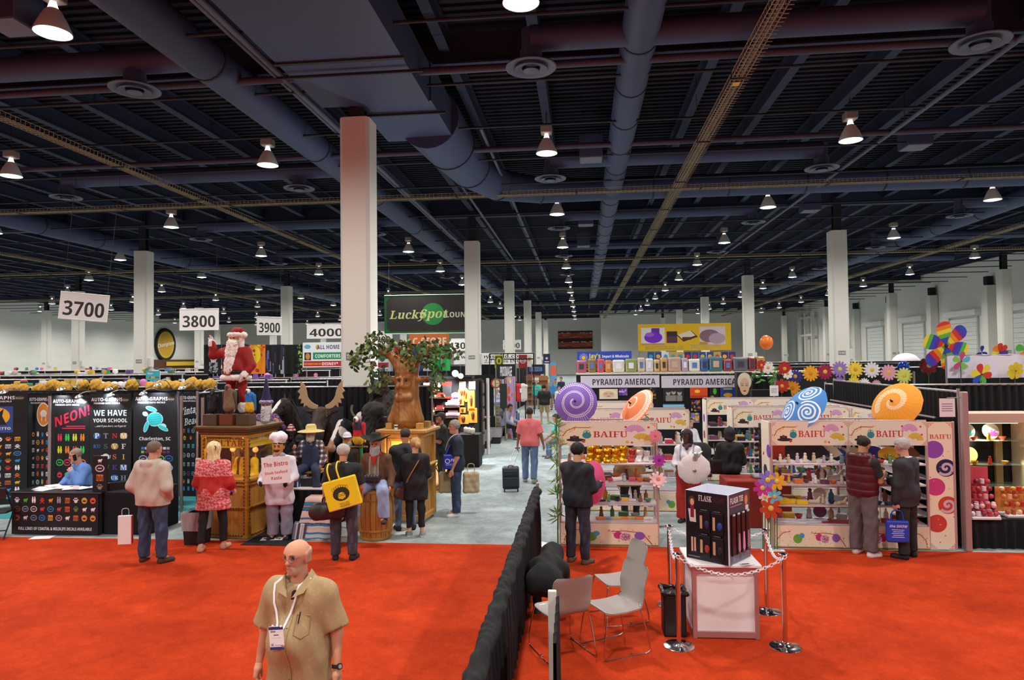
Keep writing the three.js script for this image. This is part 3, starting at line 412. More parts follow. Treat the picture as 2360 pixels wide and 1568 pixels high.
// --- man with the yellow bag
{const p=FL(792,1290);const f=figure({label:'white haired man in a black polo, dark jeans, seen from behind',at:p,turn:away+.12,H:1.72,build:1.14,belly:.02,cell:.014,skin:'#c98f72',hair:'#b4ada6',hairE:.016,top:'#141416',hem:.84,sleeve:.42,loose:.03,bottom:(x,y,z)=>(wob(x*20,y*8,z*20)>.4?'#4a4652':'#35333f'),legW:.015,shoe:'#17191f',head:[-.15,.12,0],collar:.02,arms:[[[.3,-1,.0],[.18,-.95,.25]],[[-.3,-1,.1],[.1,-.8,.6]]],legs:[[[.04,-1,.02],[0,-1,-.02]],[[-.08,-1,.0],[-.02,-1,-.06]]]});
mesh('white_collar',sdf([cap(f.T(.045,1.49,-.03),f.T(-.045,1.49,-.03),.045,.045)],.01,{color:()=>'#e6dfe2',cut:(x,y)=>Math.max(f.T(0,1.47,0).y-y,y-f.T(0,1.5,0).y)}),VC,f.o);
const ym=print(512,512,(g)=>{g.fillStyle='#efcf12';g.fillRect(0,0,512,512);const k='#2a2718';disc(g,250,260,120,k,112);for(let i=0;i<26;i++){const a=i/26*6.28;disc(g,250+Math.cos(a)*114,256+Math.sin(a)*106,17,k);}disc(g,250,292,58,'#e6c61a',66);disc(g,250,344,40,k,26);disc(g,250,334,26,'#e6c61a',14);g.strokeStyle=k;g.lineWidth=8;for(const q of[-1,1]){g.beginPath();g.ellipse(250+q*28,276,22,16,0,0,7);g.stroke();}for(let i=0;i<7;i++){g.lineWidth=5;g.strokeRect(130+i*36,92+Math.abs(i-3)*12,26,52);}txt(g,'TALKS',262,430,54,'#e6c61a',{stroke:k,lw:6});g.fillStyle=k;g.fillRect(180,462,170,8);g.fillRect(200,478,130,6);},.6);
const b=thing('yellow_tote_bag','bright yellow tote bag with a black printed face slung over a shoulder','bag',f.o.localToWorld(f.T(-.04,1.06,-.24)),away+.12+PI);b.rotation.z=.26;const yb=mat('#e8c80f',.6);const pn=mesh('panel',new RoundedBoxGeometry(.5,.44,.1,3,.02),[yb,yb,yb,yb,ym,yb],b);for(const q of[-.07,.07])mesh('strap',tube([[q-.05,.2,.03],[q-.06,.38,0],[q-.04,.46,-.1],[q-.02,.4,-.22]],.013,20,6),yb,b);
const d=thing('duffel_bag','dark brown leather holdall hanging at the hip below the yellow bag','bag',f.o.localToWorld(f.T(.2,.8,-.16)),away+.4);const lm=mat('#2b2221',.45);mesh('body',sdf([cap([-.16,0,0],[.16,0,0],.11,.11,{sq:[1,1,.7]}),cap([-.17,-.05,0],[.17,-.05,0],.1,.1,{sq:[1,1,.8]})],.012,{fold:.004}),lm,d);mesh('pocket',rbx(.22,.12,.04,.02,0,-.03,.08),lm,d);mesh('handle',tube([[-.08,.09,.05],[-.06,.17,.05],[.06,.17,.05],[.08,.09,.05]],.012),lm,d);mesh('buckle',[rbx(.03,.02,.012,.004,-.07,.07,.09),rbx(.03,.02,.012,.004,.07,.07,.09)],metal(),d);
}
// --- people around the carved tree
{const p=FL(935,1222);figure({label:'short haired man in a charcoal polo and jeans facing the pine cabinet',at:p,turn:away+.35,H:1.78,build:1.1,skin:'#b9805f',hair:'#3a2d25',hairE:.006,top:'#212227',hem:.86,sleeve:.42,loose:.03,bottom:paleJeans,shoe:'#17171b',head:[.3,.1,0],collar:.02,arms:[[[.2,-.9,.3],[-.2,.3,.9]],[[-.2,-1,.1],[.3,-.3,.9]]],legs:[[[.06,-1,.02],[0,-1,-.02]],[[-.06,-1,.02],[0,-1,-.02]]]});}
{const p=FL(958,1236);const f=figure({label:'blonde woman with a ponytail in a long black sweater and black leggings',at:p,turn:away+.25,H:1.66,build:1.02,cell:.014,skin:'#d6a487',hair:(x,y)=>'#b08a58',hairE:.014,pony:true,top:'#121215',hem:.66,flare:.012,loose:.03,fold:.006,sleeve:1,topName:'sweater',bottom:'#111114',bottomName:'leggings',cuff:.2,shoe:(x,y,z)=>(y<.03?'#f0eef0':'#8a8890'),head:[.35,.05,0],arms:[[[.18,-1,.2],[-.3,-.2,.9]],[[-.2,-1,.1],[.2,-.4,.9]]],legs:[[[.03,-1,.02],[0,-1,-.03]],[[-.03,-1,-.04],[-.02,-1,-.1]]]});
const b=thing('shoulder_purse','small brown leather purse with a tan strap on the woman in black','bag',f.o.localToWorld(f.T(.22,.82,-.04)),away+.7);mesh('body',sdf([cap([-.08,0,0],[.08,0,0],.06,.06,{sq:[1,1,.6]}),cap([-.08,-.08,0],[.08,-.08,0],.07,.07,{sq:[1,1,.6]})],.012),mat('#4a2d1e',.45),b);b.rotation.z=.35;
const w=(v)=>b.worldToLocal(f.o.localToWorld(v));b.updateMatrixWorld(true);mesh('strap',tube([[0,.04,0],w(f.T(.1,1.1,-.165)),w(f.T(-.02,1.3,-.15)),w(f.T(-.11,1.44,-.08)),w(f.T(-.12,1.46,.02))],.011,30,6),mat('#a8703c',.5),b);}
{const p=FL(1052,1188);const f=figure({label:'grey haired man in a navy t-shirt and jeans standing sideways in the aisle',at:p,turn:-1.35,H:1.82,build:1.16,belly:.05,cell:.014,hcell:.007,skin:'#c9937a',hair:'#8d8784',hairE:.012,eyes:true,top:'#1a2338',hem:.84,sleeve:.44,loose:.03,bottom:jeans,legW:.015,shoe:(x,y)=>'#ddd9dc',head:[.1,.05,0],arms:[[[.12,-1,.0],[.0,-.9,.35]],[[-.12,-1,0],[0,-.9,.4]]],legs:[[[.04,-1,.03],[0,-1,-.02]],[[-.04,-1,-.03],[0,-1,-.02]]]});
mesh('lanyard',tube([f.T(.07,1.5,-.02),f.T(.075,1.46,.08),f.T(.03,1.3,.17),f.T(-.02,1.15,.2)],.008,20,6),mat('#e6e2ee',.7),f.o);
const bm=print(256,256,(g)=>{g.fillStyle='#1f2fa0';g.fillRect(0,0,256,256);disc(g,70,110,44,'#cfd4f0');disc(g,70,110,30,'#1f2fa0');txt(g,'FES',172,96,66,'#dfe3f6',{style:'italic bold'});g.fillStyle='#aab2e2';g.fillRect(40,160,180,8);g.fillRect(40,180,160,8);},.5);
const b=thing('blue_shoulder_bag','royal blue shoulder bag with white print worn by the man in navy','bag',f.o.localToWorld(f.T(.2,1.02,.1)),-1.35+PI/2+.0);const bl=mat('#1f2fa0',.5);mesh('body',new RoundedBoxGeometry(.3,.28,.08,3,.03),[bl,bl,bl,bl,bm,bl],b);const w=(v)=>b.worldToLocal(f.o.localToWorld(v));b.updateMatrixWorld(true);mesh('strap',tube([[-.1,.13,0],w(f.T(.16,1.3,.12)),w(f.T(.13,1.5,-.02))],.016,20,6),bl,b);
for(const[i,dx2]of[[0,.34],[1,-.26]]){const t=thing('canvas_tote',i?'beige cloth tote bag hanging in front of the man in navy':'beige cloth tote bag hanging behind the man in navy','bag',[p.x+dx2*.8,.46,p.z-.12],.2);mesh('body',sdf([0,.1,.2,.3].map((y)=>cap([-.1,y,0],[.1,y,0],.062,.062)),.014,{k:.06,fold:.005}),mat('#b7a684',.8),t);mesh('handle',tube([[-.07,.33,0],[-.05,.5,0],[.05,.5,0],[.07,.33,0]],.008),mat('#b7a684',.8),t);}}
{const p=FL(1018,1128);const f=figure({label:'man in a black shirt and dark cap with folded arms beside the plant',at:p,turn:-1.2,H:1.76,build:1.1,skin:'#b9805f',hair:'#2a2220',top:'#131316',hem:.86,sleeve:.42,loose:.03,bottom:'#1d1d22',shoe:'#6a4a34',head:[0,-.1,0],arms:[[[.15,-.9,.3],[-.7,.1,.6]],[[-.15,-.9,.3],[.7,.15,.6]]]});
mesh('cap',sdf([cap(f.hd(0,.07,-.02),f.hd(0,.07,.0),.093,.09,{sq:[1,.8,1]}),cap(f.hd(.03,.055,.1),f.hd(-.03,.055,.1),.05,.05,{sq:[1,.3,1]}),cap(f.hd(0,.05,.08),f.hd(0,.045,.15),.06,.05,{sq:[1,.25,1]})],.01,{k:.02,color:(x,y,z)=>'#2c2024',cut:(x,y,z)=>f.hd(0,.04,0).y-y}),VC,f.o);}
// --- aisle
{const p=FL(1222,1112);const f=figure({label:'man in a salmon pink polo and jeans walking away down the aisle',at:p,turn:away-.08,H:1.8,build:1.1,cell:.014,skin:'#8a5a3e',hair:'#231b18',hairE:.006,top:'#d0656a',hem:.86,sleeve:.42,loose:.03,bottom:paleJeans,legW:.015,shoe:'#8a8478',head:[0,.1,0],collar:.02,arms:[[[.32,-1,.1],[.12,-.9,.1]],[[-.34,-1,-.1],[-.2,-.9,.25]]],legs:[[[.05,-1,.12],[0,-1,-.02]],[[-.03,-1,-.12],[0,-1,-.3]]]});
const s=FL(1178,1133),t=thing('rolling_suitcase','navy rolling suitcase pulled by the man in pink','suitcase',s,.12);const nv=mat('#1b2433',.6);t.rotation.x=.12;mesh('body',rbx(.38,.5,.22,.05,0,.32,0,3),nv,t);mesh('pocket',rbx(.32,.22,.04,.02,0,.25,.12),nv,t);mesh('top_pocket',rbx(.32,.12,.04,.02,0,.46,.12),nv,t);for(const q of[-1,1])mesh('wheel',cyl(.035,.035,.03,0,0,0,14).rotateZ(PI/2).translate(q*.15,.035,.06),mat('#0e0e10',.5),t);const hnd=f.arm[0].wr.clone();t.updateMatrixWorld(true);const hw=t.worldToLocal(f.o.localToWorld(hnd.add(V(0,-.07,0))));mesh('pull_rod',[bar([-.06,.56,-.06],[hw.x-.06,hw.y,hw.z],.007),bar([.06,.56,-.06],[hw.x+.06,hw.y,hw.z],.007)],metal(),t);mesh('pull_grip',bar([hw.x-.07,hw.y,hw.z],[hw.x+.07,hw.y,hw.z],.014),mat('#15151a',.5),t);mesh('side_handle',tube([[-.06,.57,.04],[-.04,.61,.05],[.04,.61,.05],[.06,.57,.04]],.01),nv,t);}
{const p=FL(1180,1012);const f=figure({label:'dark haired man in a grey-lilac shirt sitting on a chair at the aisle edge',at:[p.x-.25,0,p.z],turn:1.15,H:1.76,hip:.5,lean:.3,skin:'#b9805f',hair:'#1d1715',top:'#8d8fae',loose:.03,bottom:'#15151a',shoe:'#4a4040',head:[.1,.2,0],arms:[[[.2,-.8,.4],[0,-.3,.9]],[[-.2,-.8,.4],[0,-.35,.9]]],legs:[[[.1,-.05,1],[0,-1,-.05]],[[-.12,-.05,1],[0,-1,.15]]]});}
{const p=FL(1148,985);figure({label:'white haired man in a pale lilac shirt standing at the small desk',at:p,turn:-.9,H:1.75,belly:.05,build:1.15,skin:'#d6a487',hair:'#d6d0ca',hairE:.006,top:'#b4b0e0',loose:.03,hem:.95,bottom:'#8b7a62',shoe:'#3a2c22',arms:[[[.2,-.9,.3],[-.6,-.1,.8]],[[-.2,-.9,.3],[.5,-.1,.8]]]});}
{const p=V(-.62,0,-20.9);figure({label:'man in a turquoise shirt sitting beside the purple parasol',at:p,turn:-1.3,H:1.75,hip:.5,lean:.25,build:1.1,skin:'#b9805f',hair:'#1a1412',top:'#45b8bd',sleeve:.42,loose:.03,bottom:paleJeans,shoe:'#3a4a5c',head:[0,.25,0],arms:[[[.2,-.8,.5],[0,-.6,.8]],[[-.2,-.8,.5],[0,-.6,.8]]],legs:[[[.12,-.05,1],[0,-1,0]],[[-.12,-.05,1],[0,-1,0]]]});}
{const p=FL(1255,978);figure({label:'man in a black t-shirt and khaki shorts walking away down the aisle',at:p,turn:away,H:1.8,build:1.12,cell:.02,skin:'#c9937a',hair:'#1d1917',top:'#161618',hem:.86,sleeve:.44,loose:.03,bottom:'#a08c5e',shorts:true,bottomName:'shorts',shoe:'#7fc06a',arms:[[[.3,-1,0],[.08,-1,.1]],[[-.3,-1,0],[-.08,-1,.1]]],legs:[[[.08,-1,0],[0,-1,0]],[[-.12,-1,0],[-.05,-1,0]]]});}
{const p=FL(1237,943);figure({label:'person in a turquoise t-shirt and jeans walking up the aisle with a shoulder bag',at:p,turn:-.2,H:1.7,build:1.1,cell:.022,hcell:.014,skin:'#c9937a',hair:'#9c7c5c',top:'#35bdb0',hem:.82,sleeve:.44,loose:.03,bottom:paleJeans,shoe:'#2a2f3c',arms:[[[.3,-.8,.2],[-.6,.3,.5]],[[-.25,-1,0],[-.1,-1,.1]]]});}
for(const[px,py,H,top,bot,hair,label,turn]of[[1276,905,1.75,'#4f8fd0','#8a785c','#8a6a50','man in a sky blue shirt far down the aisle',0],[1262,893,1.78,'#b09a7c','#2a2a30','#6a5a4c','man in a sand coloured shirt far down the aisle',.3],[1294,893,1.78,'#1d3054','#1c2030','#3a2c26','man in a navy jacket far down the aisle',-.2],[1288,925,1.62,'#ded8cc','#cfc8bc','#3a2a22','woman in an ivory blouse far down the aisle',.8],[1281,890,1.6,'#6cc04a','#333','#2a2220','person in a green top far down the aisle',0]])
figure({label,at:gp(px,py+40,0),turn,H,cell:.026,hcell:.016,handCell:.014,skin:'#c9937a',hair,top,bottom:bot,sleeve:.9,hem:.88,shoe:'#222'});
// --- right hand booth visitors
{const p=FL(1333,1298);figure({label:'black haired man in a navy jacket and dark jeans holding a pink parasol',at:p,turn:away-.5,H:1.74,build:1.08,cell:.014,skin:'#c79a7a',hair:'#15110f',hairE:.018,nape:.07,top:'#171b28',hem:.84,loose:.035,fold:.006,topName:'jacket',bottom:(x,y,z)=>(wob(x*18,y*7,z*18)>.6?'#333a4c':'#232836'),legW:.01,shoe:'#5a4332',head:[-.1,.15,0],arms:[[[.15,-.9,.4],[.0,.2,1]],[[-.2,-1,.15],[.1,.1,1]]],curl:[1.1,1.1],feet:[[.2,0,1],[-.3,0,1]]});}
{const p=V(1.9,0,-12.75);const f=figure({label:'woman in a white top and red skirt holding a pale round lantern',at:p,turn:-.35,H:1.66,build:1.02,bust:1,cell:.014,hcell:.007,skin:'#4f3022',lip:'#6a2f2a',hair:'#1a1311',hairE:.02,long:.05,eyes:true,top:(x,y,z)=>(Math.abs(x)>.1&&Math.abs(x)<.13&&y>1?'#8f8f9a':'#d9d4de'),sleeve:.9,hem:.9,loose:.01,bottom:'#a3211c',legW:.05,bottomName:'skirt',shoe:'#2a1a18',head:[-.45,.1,.12],arms:[[[.2,-.9,.3],[-.55,-.1,.8]],[[-.25,-.95,.2],[.35,-.1,.9]]],curl:[.9,.9]});
mesh('scarf',sdf([cap(f.T(.05,1.48,.05),f.T(-.05,1.48,.05),.045,.045),cap(f.T(0,1.42,.12),f.T(0,1.46,.09),.03,.04)],.012,{fold:.004,color:(x,y,z)=>(wob(x*50,y*50,z*50)>.2?'#6a2f3c':'#2f2a34')}),VC,f.o);
const l=thing('white_lantern','pale white ridged disc lantern with a silver knob held by the woman','lantern',[p.x+.04,1.02,p.z+.42]);l.rotation.x=.25;const g=[];for(let i=0;i<20;i++){const a=i/20*2*PI;g.push([Math.cos(a),Math.sin(a)]);}const lg=lathe([[0,.05],[.09,.045],[.2,.02],[.285,-.02],[.28,-.035],[.15,-.01],[0,.0]],40);const lp=lg.attributes.position;for(let i=0;i<lp.count;i++){const a=Math.atan2(lp.getZ(i),lp.getX(i)),r=Math.hypot(lp.getX(i),lp.getZ(i)),k=1+.02*Math.sin(a*10);lp.setX(i,lp.getX(i)*k);lp.setZ(i,lp.getZ(i)*k);lp.setY(i,lp.getY(i)+.008*Math.cos(a*20)*r/.28);}lg.computeVertexNormals();mesh('shade',lg.rotateX(PI/2),mat('#f4f0f2',.5),l);mesh('knob',sph(.035,0,0,.06,1,1,.7),metal('#b9b9c0',.2),l);mesh('tuft',sdf([cap([.02,.2,0],[.12,.32,-.02],.04,.02),cap([0,.2,0],[.02,.3,.02],.04,.03)],.012,{fold:.008,ff:50}),metal('#c9c9cf',.4),l);}
{const p=V(2.72,0,-13.1);const f=figure({label:'woman with bobbed black hair in a black jacket, seen from behind',at:p,turn:away-.1,H:1.66,build:1.06,cell:.014,skin:'#c79a7a',hair:'#171312',hairE:.022,long:.03,top:'#101013',hem:.9,loose:.03,fold:.005,topName:'jacket',bottom:'#0f0f12',shoe:'#111',head:[0,.1,0],arms:[[[.22,-1,.1],[-.2,-.5,.8]],[[-.24,-1,.1],[.2,-.3,.8]]]});
const b=thing('black_handbag','black leather shoulder bag on the woman in black','bag',f.o.localToWorld(f.T(.24,1.02,-.05)),away);const bm=mat('#0d0d10',.35);mesh('body',sdf([-.1,-.03,.04,.1].map((y)=>cap([-.09,y,0],[.09,y,0],.055,.055)),.012,{k:.05}),bm,b);for(const q of[-.05,.05])mesh('strap',tube([[q-.02,.12,.04],[q,.3,.04],[q+.02,.42,.0],[q+.03,.36,-.1]],.009,24,6),bm,b);mesh('ring',[new THREE.TorusGeometry(.014,.004,6,14).translate(-.06,.15,.05),new THREE.TorusGeometry(.014,.004,6,14).translate(.06,.15,.05)],metal('#c8b070'),b);}
{const p=V(.82,0,-12.3);figure({label:'shopper in a brown quilted coat behind the first BAIFU shelf',at:p,turn:away+.4,H:1.66,build:1.12,skin:'#c79a7a',hair:'#1a1412',long:.02,top:'#8a6a44',hem:.78,loose:.05,fold:.008,topName:'coat',bottom:'#141418',shoe:'#111'});}
{const p=V(1.85,0,-18.9);figure({label:'bald man in a grey jacket in front of the poster wall',at:p,turn:-1.2,H:1.78,cell:.02,skin:'#d6a487',top:'#3a3a40',bottom:'#222',shoe:'#111',hair:'#8a7460',bald:true});}
{const p=V(2.6,0,-17.1);figure({label:'long haired woman in a white blouse sitting at the back of the BAIFU booth',at:p,turn:.5,H:1.62,hip:.75,cell:.018,skin:'#c79a7a',hair:'#2b1a14',long:.12,top:'#d5dbe8',bottom:'#223',shoe:'#111',eyes:true,arms:[[[.2,-.9,.3],[-.4,-.2,.8]],[[-.2,-.9,.3],[.4,-.2,.8]]],legs:[[[.1,-.05,1],[0,-1,0]],[[-.1,-.05,1],[0,-1,0]]]});}
{const p=FL(1992,1280);const f=figure({label:'young man in a burgundy quilted vest and grey trousers looking at his phone',at:p,turn:away-.95,H:1.76,build:1.06,cell:.014,hcell:.007,skin:'#b9805f',hair:'#1c1512',hairE:.008,top:'#1d1a1c',hem:.9,sleeve:.36,loose:.02,bottom:'#5d5558',legW:.028,fold:.006,shoe:'#d8d4d8',head:[-.05,.4,0],arms:[[[.12,-.9,.35],[-.35,.25,.9]],[[-.15,-.9,.3],[.3,.28,.9]]],curl:[.9,.9]});
const K=f.K,e=.05,vp=[];for(const q of[1,-1])vp.push(cap(f.T(.075*q,1.34,-.01),f.T(.07*q,.98,0),.105+e,.115+e),cap(f.T(.03*q,1.43,-.015),f.T(.16*q,1.4,-.01),.06+e*.6,.05+e*.6));vp.push(cap(f.T(.09,1.47,-.1),f.T(-.09,1.47,-.1),.075,.075),cap(f.T(.1,1.5,-.02),f.T(.08,1.46,-.1),.05,.07),cap(f.T(-.1,1.5,-.02),f.T(-.08,1.46,-.1),.05,.07));
const gv=sdf(vp,.012,{k:.05,cut:(x,y,z)=>Math.max(f.T(0,.88,0).y-y,y-f.T(0,1.53,0).y)});
const P=gv.attributes.position,N=gv.attributes.normal;for(let i=0;i<P.count;i++){const y=P.getY(i),s=-.012*(1-Math.pow(Math.abs(Math.sin((y/K-.88)*PI/.115)),.5));P.setXYZ(i,P.getX(i)+N.getX(i)*s,y,P.getZ(i)+N.getZ(i)*s);}gv.computeVertexNormals();mesh('quilted_vest',gv,mat('#4c1820',.35,{sheen:.3}),f.o);
const ph=thing('smartphone','dark smartphone in the hands of the young man in the vest','phone',f.o.localToWorld(f.arm[0].wr.clone().lerp(f.arm[1].wr,.5).add(V(0,.06,.1))));mesh('case',rbx(.07,.012,.14,.005),mat('#111216',.2),ph);ph.rotation.set(.5,away-.95,0);}
{const p=FL(2092,1286);const f=figure({label:'white haired man in a dark suit carrying a blue bag',at:p,turn:away+.7,H:1.74,build:1.08,cell:.014,hcell:.007,skin:'#c9937a',hair:'#a9a5a2',hairE:.014,top:'#24252b',hem:.78,loose:.04,fold:.005,topName:'suit_jacket',bottom:'#1b1c21',legW:.015,shoe:'#101013',head:[0,.2,0],arms:[[[.2,-1,.05],[.06,-1,.1]],[[-.15,-.95,.3],[.1,-.2,.9]]],palms:[[-1,0,0],[1,0,0]]});
mesh('white_collar',sdf([cap(f.T(.045,1.49,-.03),f.T(-.045,1.49,-.03),.046,.046)],.01,{color:()=>'#e6e2e8',cut:(x,y)=>Math.max(f.T(0,1.465,0).y-y,y-f.T(0,1.5,0).y)}),VC,f.o);
const bm=print(256,256,(g)=>{g.fillStyle='#1f3cae';g.fillRect(0,0,256,256);txt(g,'the SHOW',128,60,44,'#d9c8d8',{style:'italic bold'});g.fillStyle='#b9c4ea';for(let i=0;i<5;i++)g.fillRect(50+(i%2)*14,100+i*22,150-(i%2)*26,8);},.45);
const h=f.o.localToWorld(f.arm[0].wr.clone()),b=thing('blue_carrier_bag','bright blue plastic carrier bag held by the man in the suit','bag',[h.x,h.y-.42,h.z+.03],-.1);const bl=mat('#1f3cae',.45);mesh('body',new RoundedBoxGeometry(.3,.32,.09,3,.03),[bl,bl,bl,bl,bm,bl],b);mesh('handle',tube([[-.09,.15,0],[-.05,.29,0],[.05,.29,0],[.09,.15,0]],.01),bl,b);}
// --- person in black on the front chair
{const f=figure({label:'person in a black hooded top bent low on the chair beside the low drape',at:[-.47,0,-7.75],turn:away-.12,H:1.56,hip:.42,lean:1.3,build:1.04,cell:.014,skin:'#b9805f',hair:'#17120f',top:'#0f0f12',loose:.05,collar:.03,bottom:'#1c2740',shoe:'#222',head:[0,1.9,0],arms:[[[.1,-.9,.3],[-.5,-.2,.6]],[[-.1,-.9,.3],[.5,-.2,.6]]],legs:[[[.15,-.05,1],[0,-1,0]],[[-.15,-.05,1],[0,-1,0]]]});mesh('hood',sdf([ball(f.HC,.12),cap(f.HC,f.T(0,1.1,-.04),.13,.17),cap(f.T(.1,1.34,-.02),f.T(-.1,1.34,-.02),.13),cap(f.T(.07,1.0,-.03),f.T(-.07,1.0,-.03),.16)],.014,{k:.06,fold:.006}),mat('#0f0f12',.9),f.o);}
// ================= shared booth pieces =================
const black=mat('#0d0d10',.9),steel=metal('#b8b6b8',.35),clothM=mat('#101014',1,{sheen:.2}),whiteM=mat('#e9e7e6',.6),tealM=mat('#2f7f84',1);
function drapeGeo(a,b,h0,h1,pleat=.14,amp=.035){
const L=Math.hypot(b[0]-a[0],b[1]-a[1]),n=Math.max(8,Math.ceil(L/pleat)*4),ux=(b[0]-a[0])/L,uz=(b[1]-a[1])/L,P=[],I=[];
for(let s=0;s<2;s++)for(let j=0;j<3;j++)for(let i=0;i<=n;i++){const t=i/n,off=amp*Math.sin(t*L/pleat*2*PI+.6*Math.sin(t*31))*(j===2?.45:1)+(s?-.012:.012),y=[h0,(h0+h1)/2,h1][j];P.push(a[0]+ux*L*t-uz*off,y,a[1]+uz*L*t+ux*off);}
const q=(n+1),o=3*q;for(let j=0;j<2;j++)for(let i=0;i<n;i++){const k=j*q+i;I.push(k,k+1,k+q,k+q,k+1,k+q+1,o+k,o+k+q,o+k+1,o+k+q,o+k+q+1,o+k+1);}
for(let i=0;i<n;i++){const k=2*q+i;I.push(k,k+1,o+k,o+k,k+1,o+k+1,i,o+i,i+1,o+i,o+i+1,i+1);}
const g=new THREE.BufferGeometry();g.setAttribute('position',new THREE.BufferAttribute(new Float32Array(P),3));g.setIndex(I);g.computeVertexNormals();return g;
}
function drape(label,a,b,h=2.42,m=clothM,group){const t=thing('pipe_and_drape',label,'drape',[0,0,0],0,group);mesh('curtain',drapeGeo(a,b,.03,h),m,t);mesh('crossbar',bar([a[0],h+.01,a[1]],[b[0],h+.01,b[1]],.022),steel,t);for(const p of[a,b])mesh('upright',bar([p[0],0,p[1]],[p[0],h+.06,p[1]],.025),steel,t);return t;}
const X=(px,D,py=1000)=>zp(px,py,D).x,Y=(px,py,D)=>zp(px,py,D).y;
function flatBanner(label,px0,px1,py0,py1,D,m,cat='banner',name='printed_banner',turn=0){const a=zp(px0,py0,D),b=zp(px1,py1,D),y0=Math.max(.008,b.y),t=thing(name,label,cat,[(a.x+b.x)/2,(a.y+y0)/2,-D],turn);board('panel',b.x-a.x,a.y-y0,.015,m,black,t);const c=(a.y+y0)/2;if(y0>.3)for(const s of[-1,1])mesh('support_pole',bar([s*(b.x-a.x)*.42,-c+.01,-.03],[s*(b.x-a.x)*.42,(a.y-y0)/2,-.03],.015,6),steel,t);return t;}
// ================= decal booth =================
const icon=(g,x,y,s,c,kind)=>{
g.fillStyle=c;g.strokeStyle=c;g.lineWidth=s*.12;
if(kind===0){disc(g,x,y,s*.5,c,s*.4);disc(g,x,y,s*.38,'#16161a',s*.28);g.fillStyle=c;g.fillRect(x-s*.22,y-s*.06,s*.44,s*.12);}
else if(kind===1){disc(g,x-s*.16,y,s*.14,c,s*.4);disc(g,x+s*.16,y,s*.14,c,s*.4);disc(g,x-s*.16,y-s*.4,s*.1,c);disc(g,x+s*.16,y-s*.4,s*.1,c);}
else if(kind===2){disc(g,x,y+s*.1,s*.26,c,s*.22);for(const[a,b]of[[-.3,-.1],[-.12,-.3],[.12,-.3],[.3,-.1]])disc(g,x+a*s,y+b*s,s*.1,c);}
else if(kind===3){g.fillRect(x-s*.36,y-s*.36,s*.72,s*.72);g.fillStyle='#20212a';for(let i=0;i<4;i++)g.fillRect(x-s*.3+i*s*.17,y-s*.25+(i%2)*s*.1,s*.09,s*.5);}
else if(kind===4){disc(g,x,y,s*.42,c);disc(g,x,y+s*.06,s*.26,'#2a2020',s*.12);}
else if(kind===5){disc(g,x,y-s*.1,s*.24,c);g.save();g.translate(x,y+s*.2);for(const q of[.6,-.6]){g.save();g.rotate(q);g.fillRect(-s*.42,-s*.05,s*.84,s*.1);g.restore();}g.restore();disc(g,x-s*.08,y-s*.1,s*.06,'#16161a');disc(g,x+s*.08,y-s*.1,s*.06,'#16161a');}
else{disc(g,x,y,s*.3,c,s*.2);disc(g,x+s*.3,y-s*.18,s*.1,c);g.fillRect(x-s*.2,y+s*.1,s*.07,s*.25);g.fillRect(x+s*.14,y+s*.1,s*.07,s*.25);}
};
const IC=['#e9e9ee','#d8dbe2','#e07a2c','#2f8fd8','#cf3038','#e8b030','#9fb0b8','#e9e9ee','#d0602a'];
function autoBanner(seed0,head,rows){
return print(384,1024,(g)=>{seed=seed0;g.fillStyle='#121217';g.fillRect(0,0,384,1024);txt(g,'AUTO-GRAPHS',160,52,42,'#eceaf0');txt(g,'PREMIUM AUTO DECALS',160,84,21,'#eceaf0');disc(g,330,56,32,'#4a3f3a',18);txt(g,'Reveal',330,56,16,'#c7b8a8',{style:'italic bold'});head(g);
for(const[y,n,cols,k,s]of rows)for(let i=0;i<n;i++)icon(g,50+(i+.5)*300/n,y,s||52,cols?cols[i%cols.length]:pick(IC),k===undefined?Math.floor(rnd(7)):k);},.8);
}
const seq=(y0,dy,n,per=4)=>Array.from({length:n},(_,i)=>[y0+i*dy,per]);
const NEO=['#e0335c','#2fd058','#dfe22c','#f08a22'],schools=(g)=>{txt(g,'WE HAVE',192,170,72,'#d8f0f4');txt(g,'YOUR SCHOOL',192,236,46,'#e9f2f4');txt(g,'...and if you don\'t, we\'ll get it!',192,284,20,'#e9e9ee',{style:'italic bold'});
const L=[['P','#2a5caa'],['T','#9a9aa6'],['N','#d8303a'],['M','#d8b040'],['KU','#2f6fd0'],['S','#3f6a5a'],['V','#c79a3a'],['F','#e6e6ea'],['VT','#8a2a3a'],['ECU','#e6e6ea'],['S','#e0602a'],['I','#d8b040'],['L','#d8303a'],['W','#7a5a3a'],['K','#5a3a9a'],['M','#2f5fb0'],['O','#c9c9d0'],['I','#d8a030'],['UK','#2f6fd0'],['H','#8a8f96'],['B','#5a6a5a'],['A','#7a3a4a'],['D','#7a7a86'],['C','#4a5a7a']];
L.forEach(([s,c],i)=>{const x=70+(i%4)*82,y=370+Math.floor(i/4)*92;if(i%3===0)disc(g,x,y,34,c,28);txt(g,s,x,y,s.length>1?42:62,i%3===0?'#f0f0f4':c,{font:'serif',sx:1.1});});};
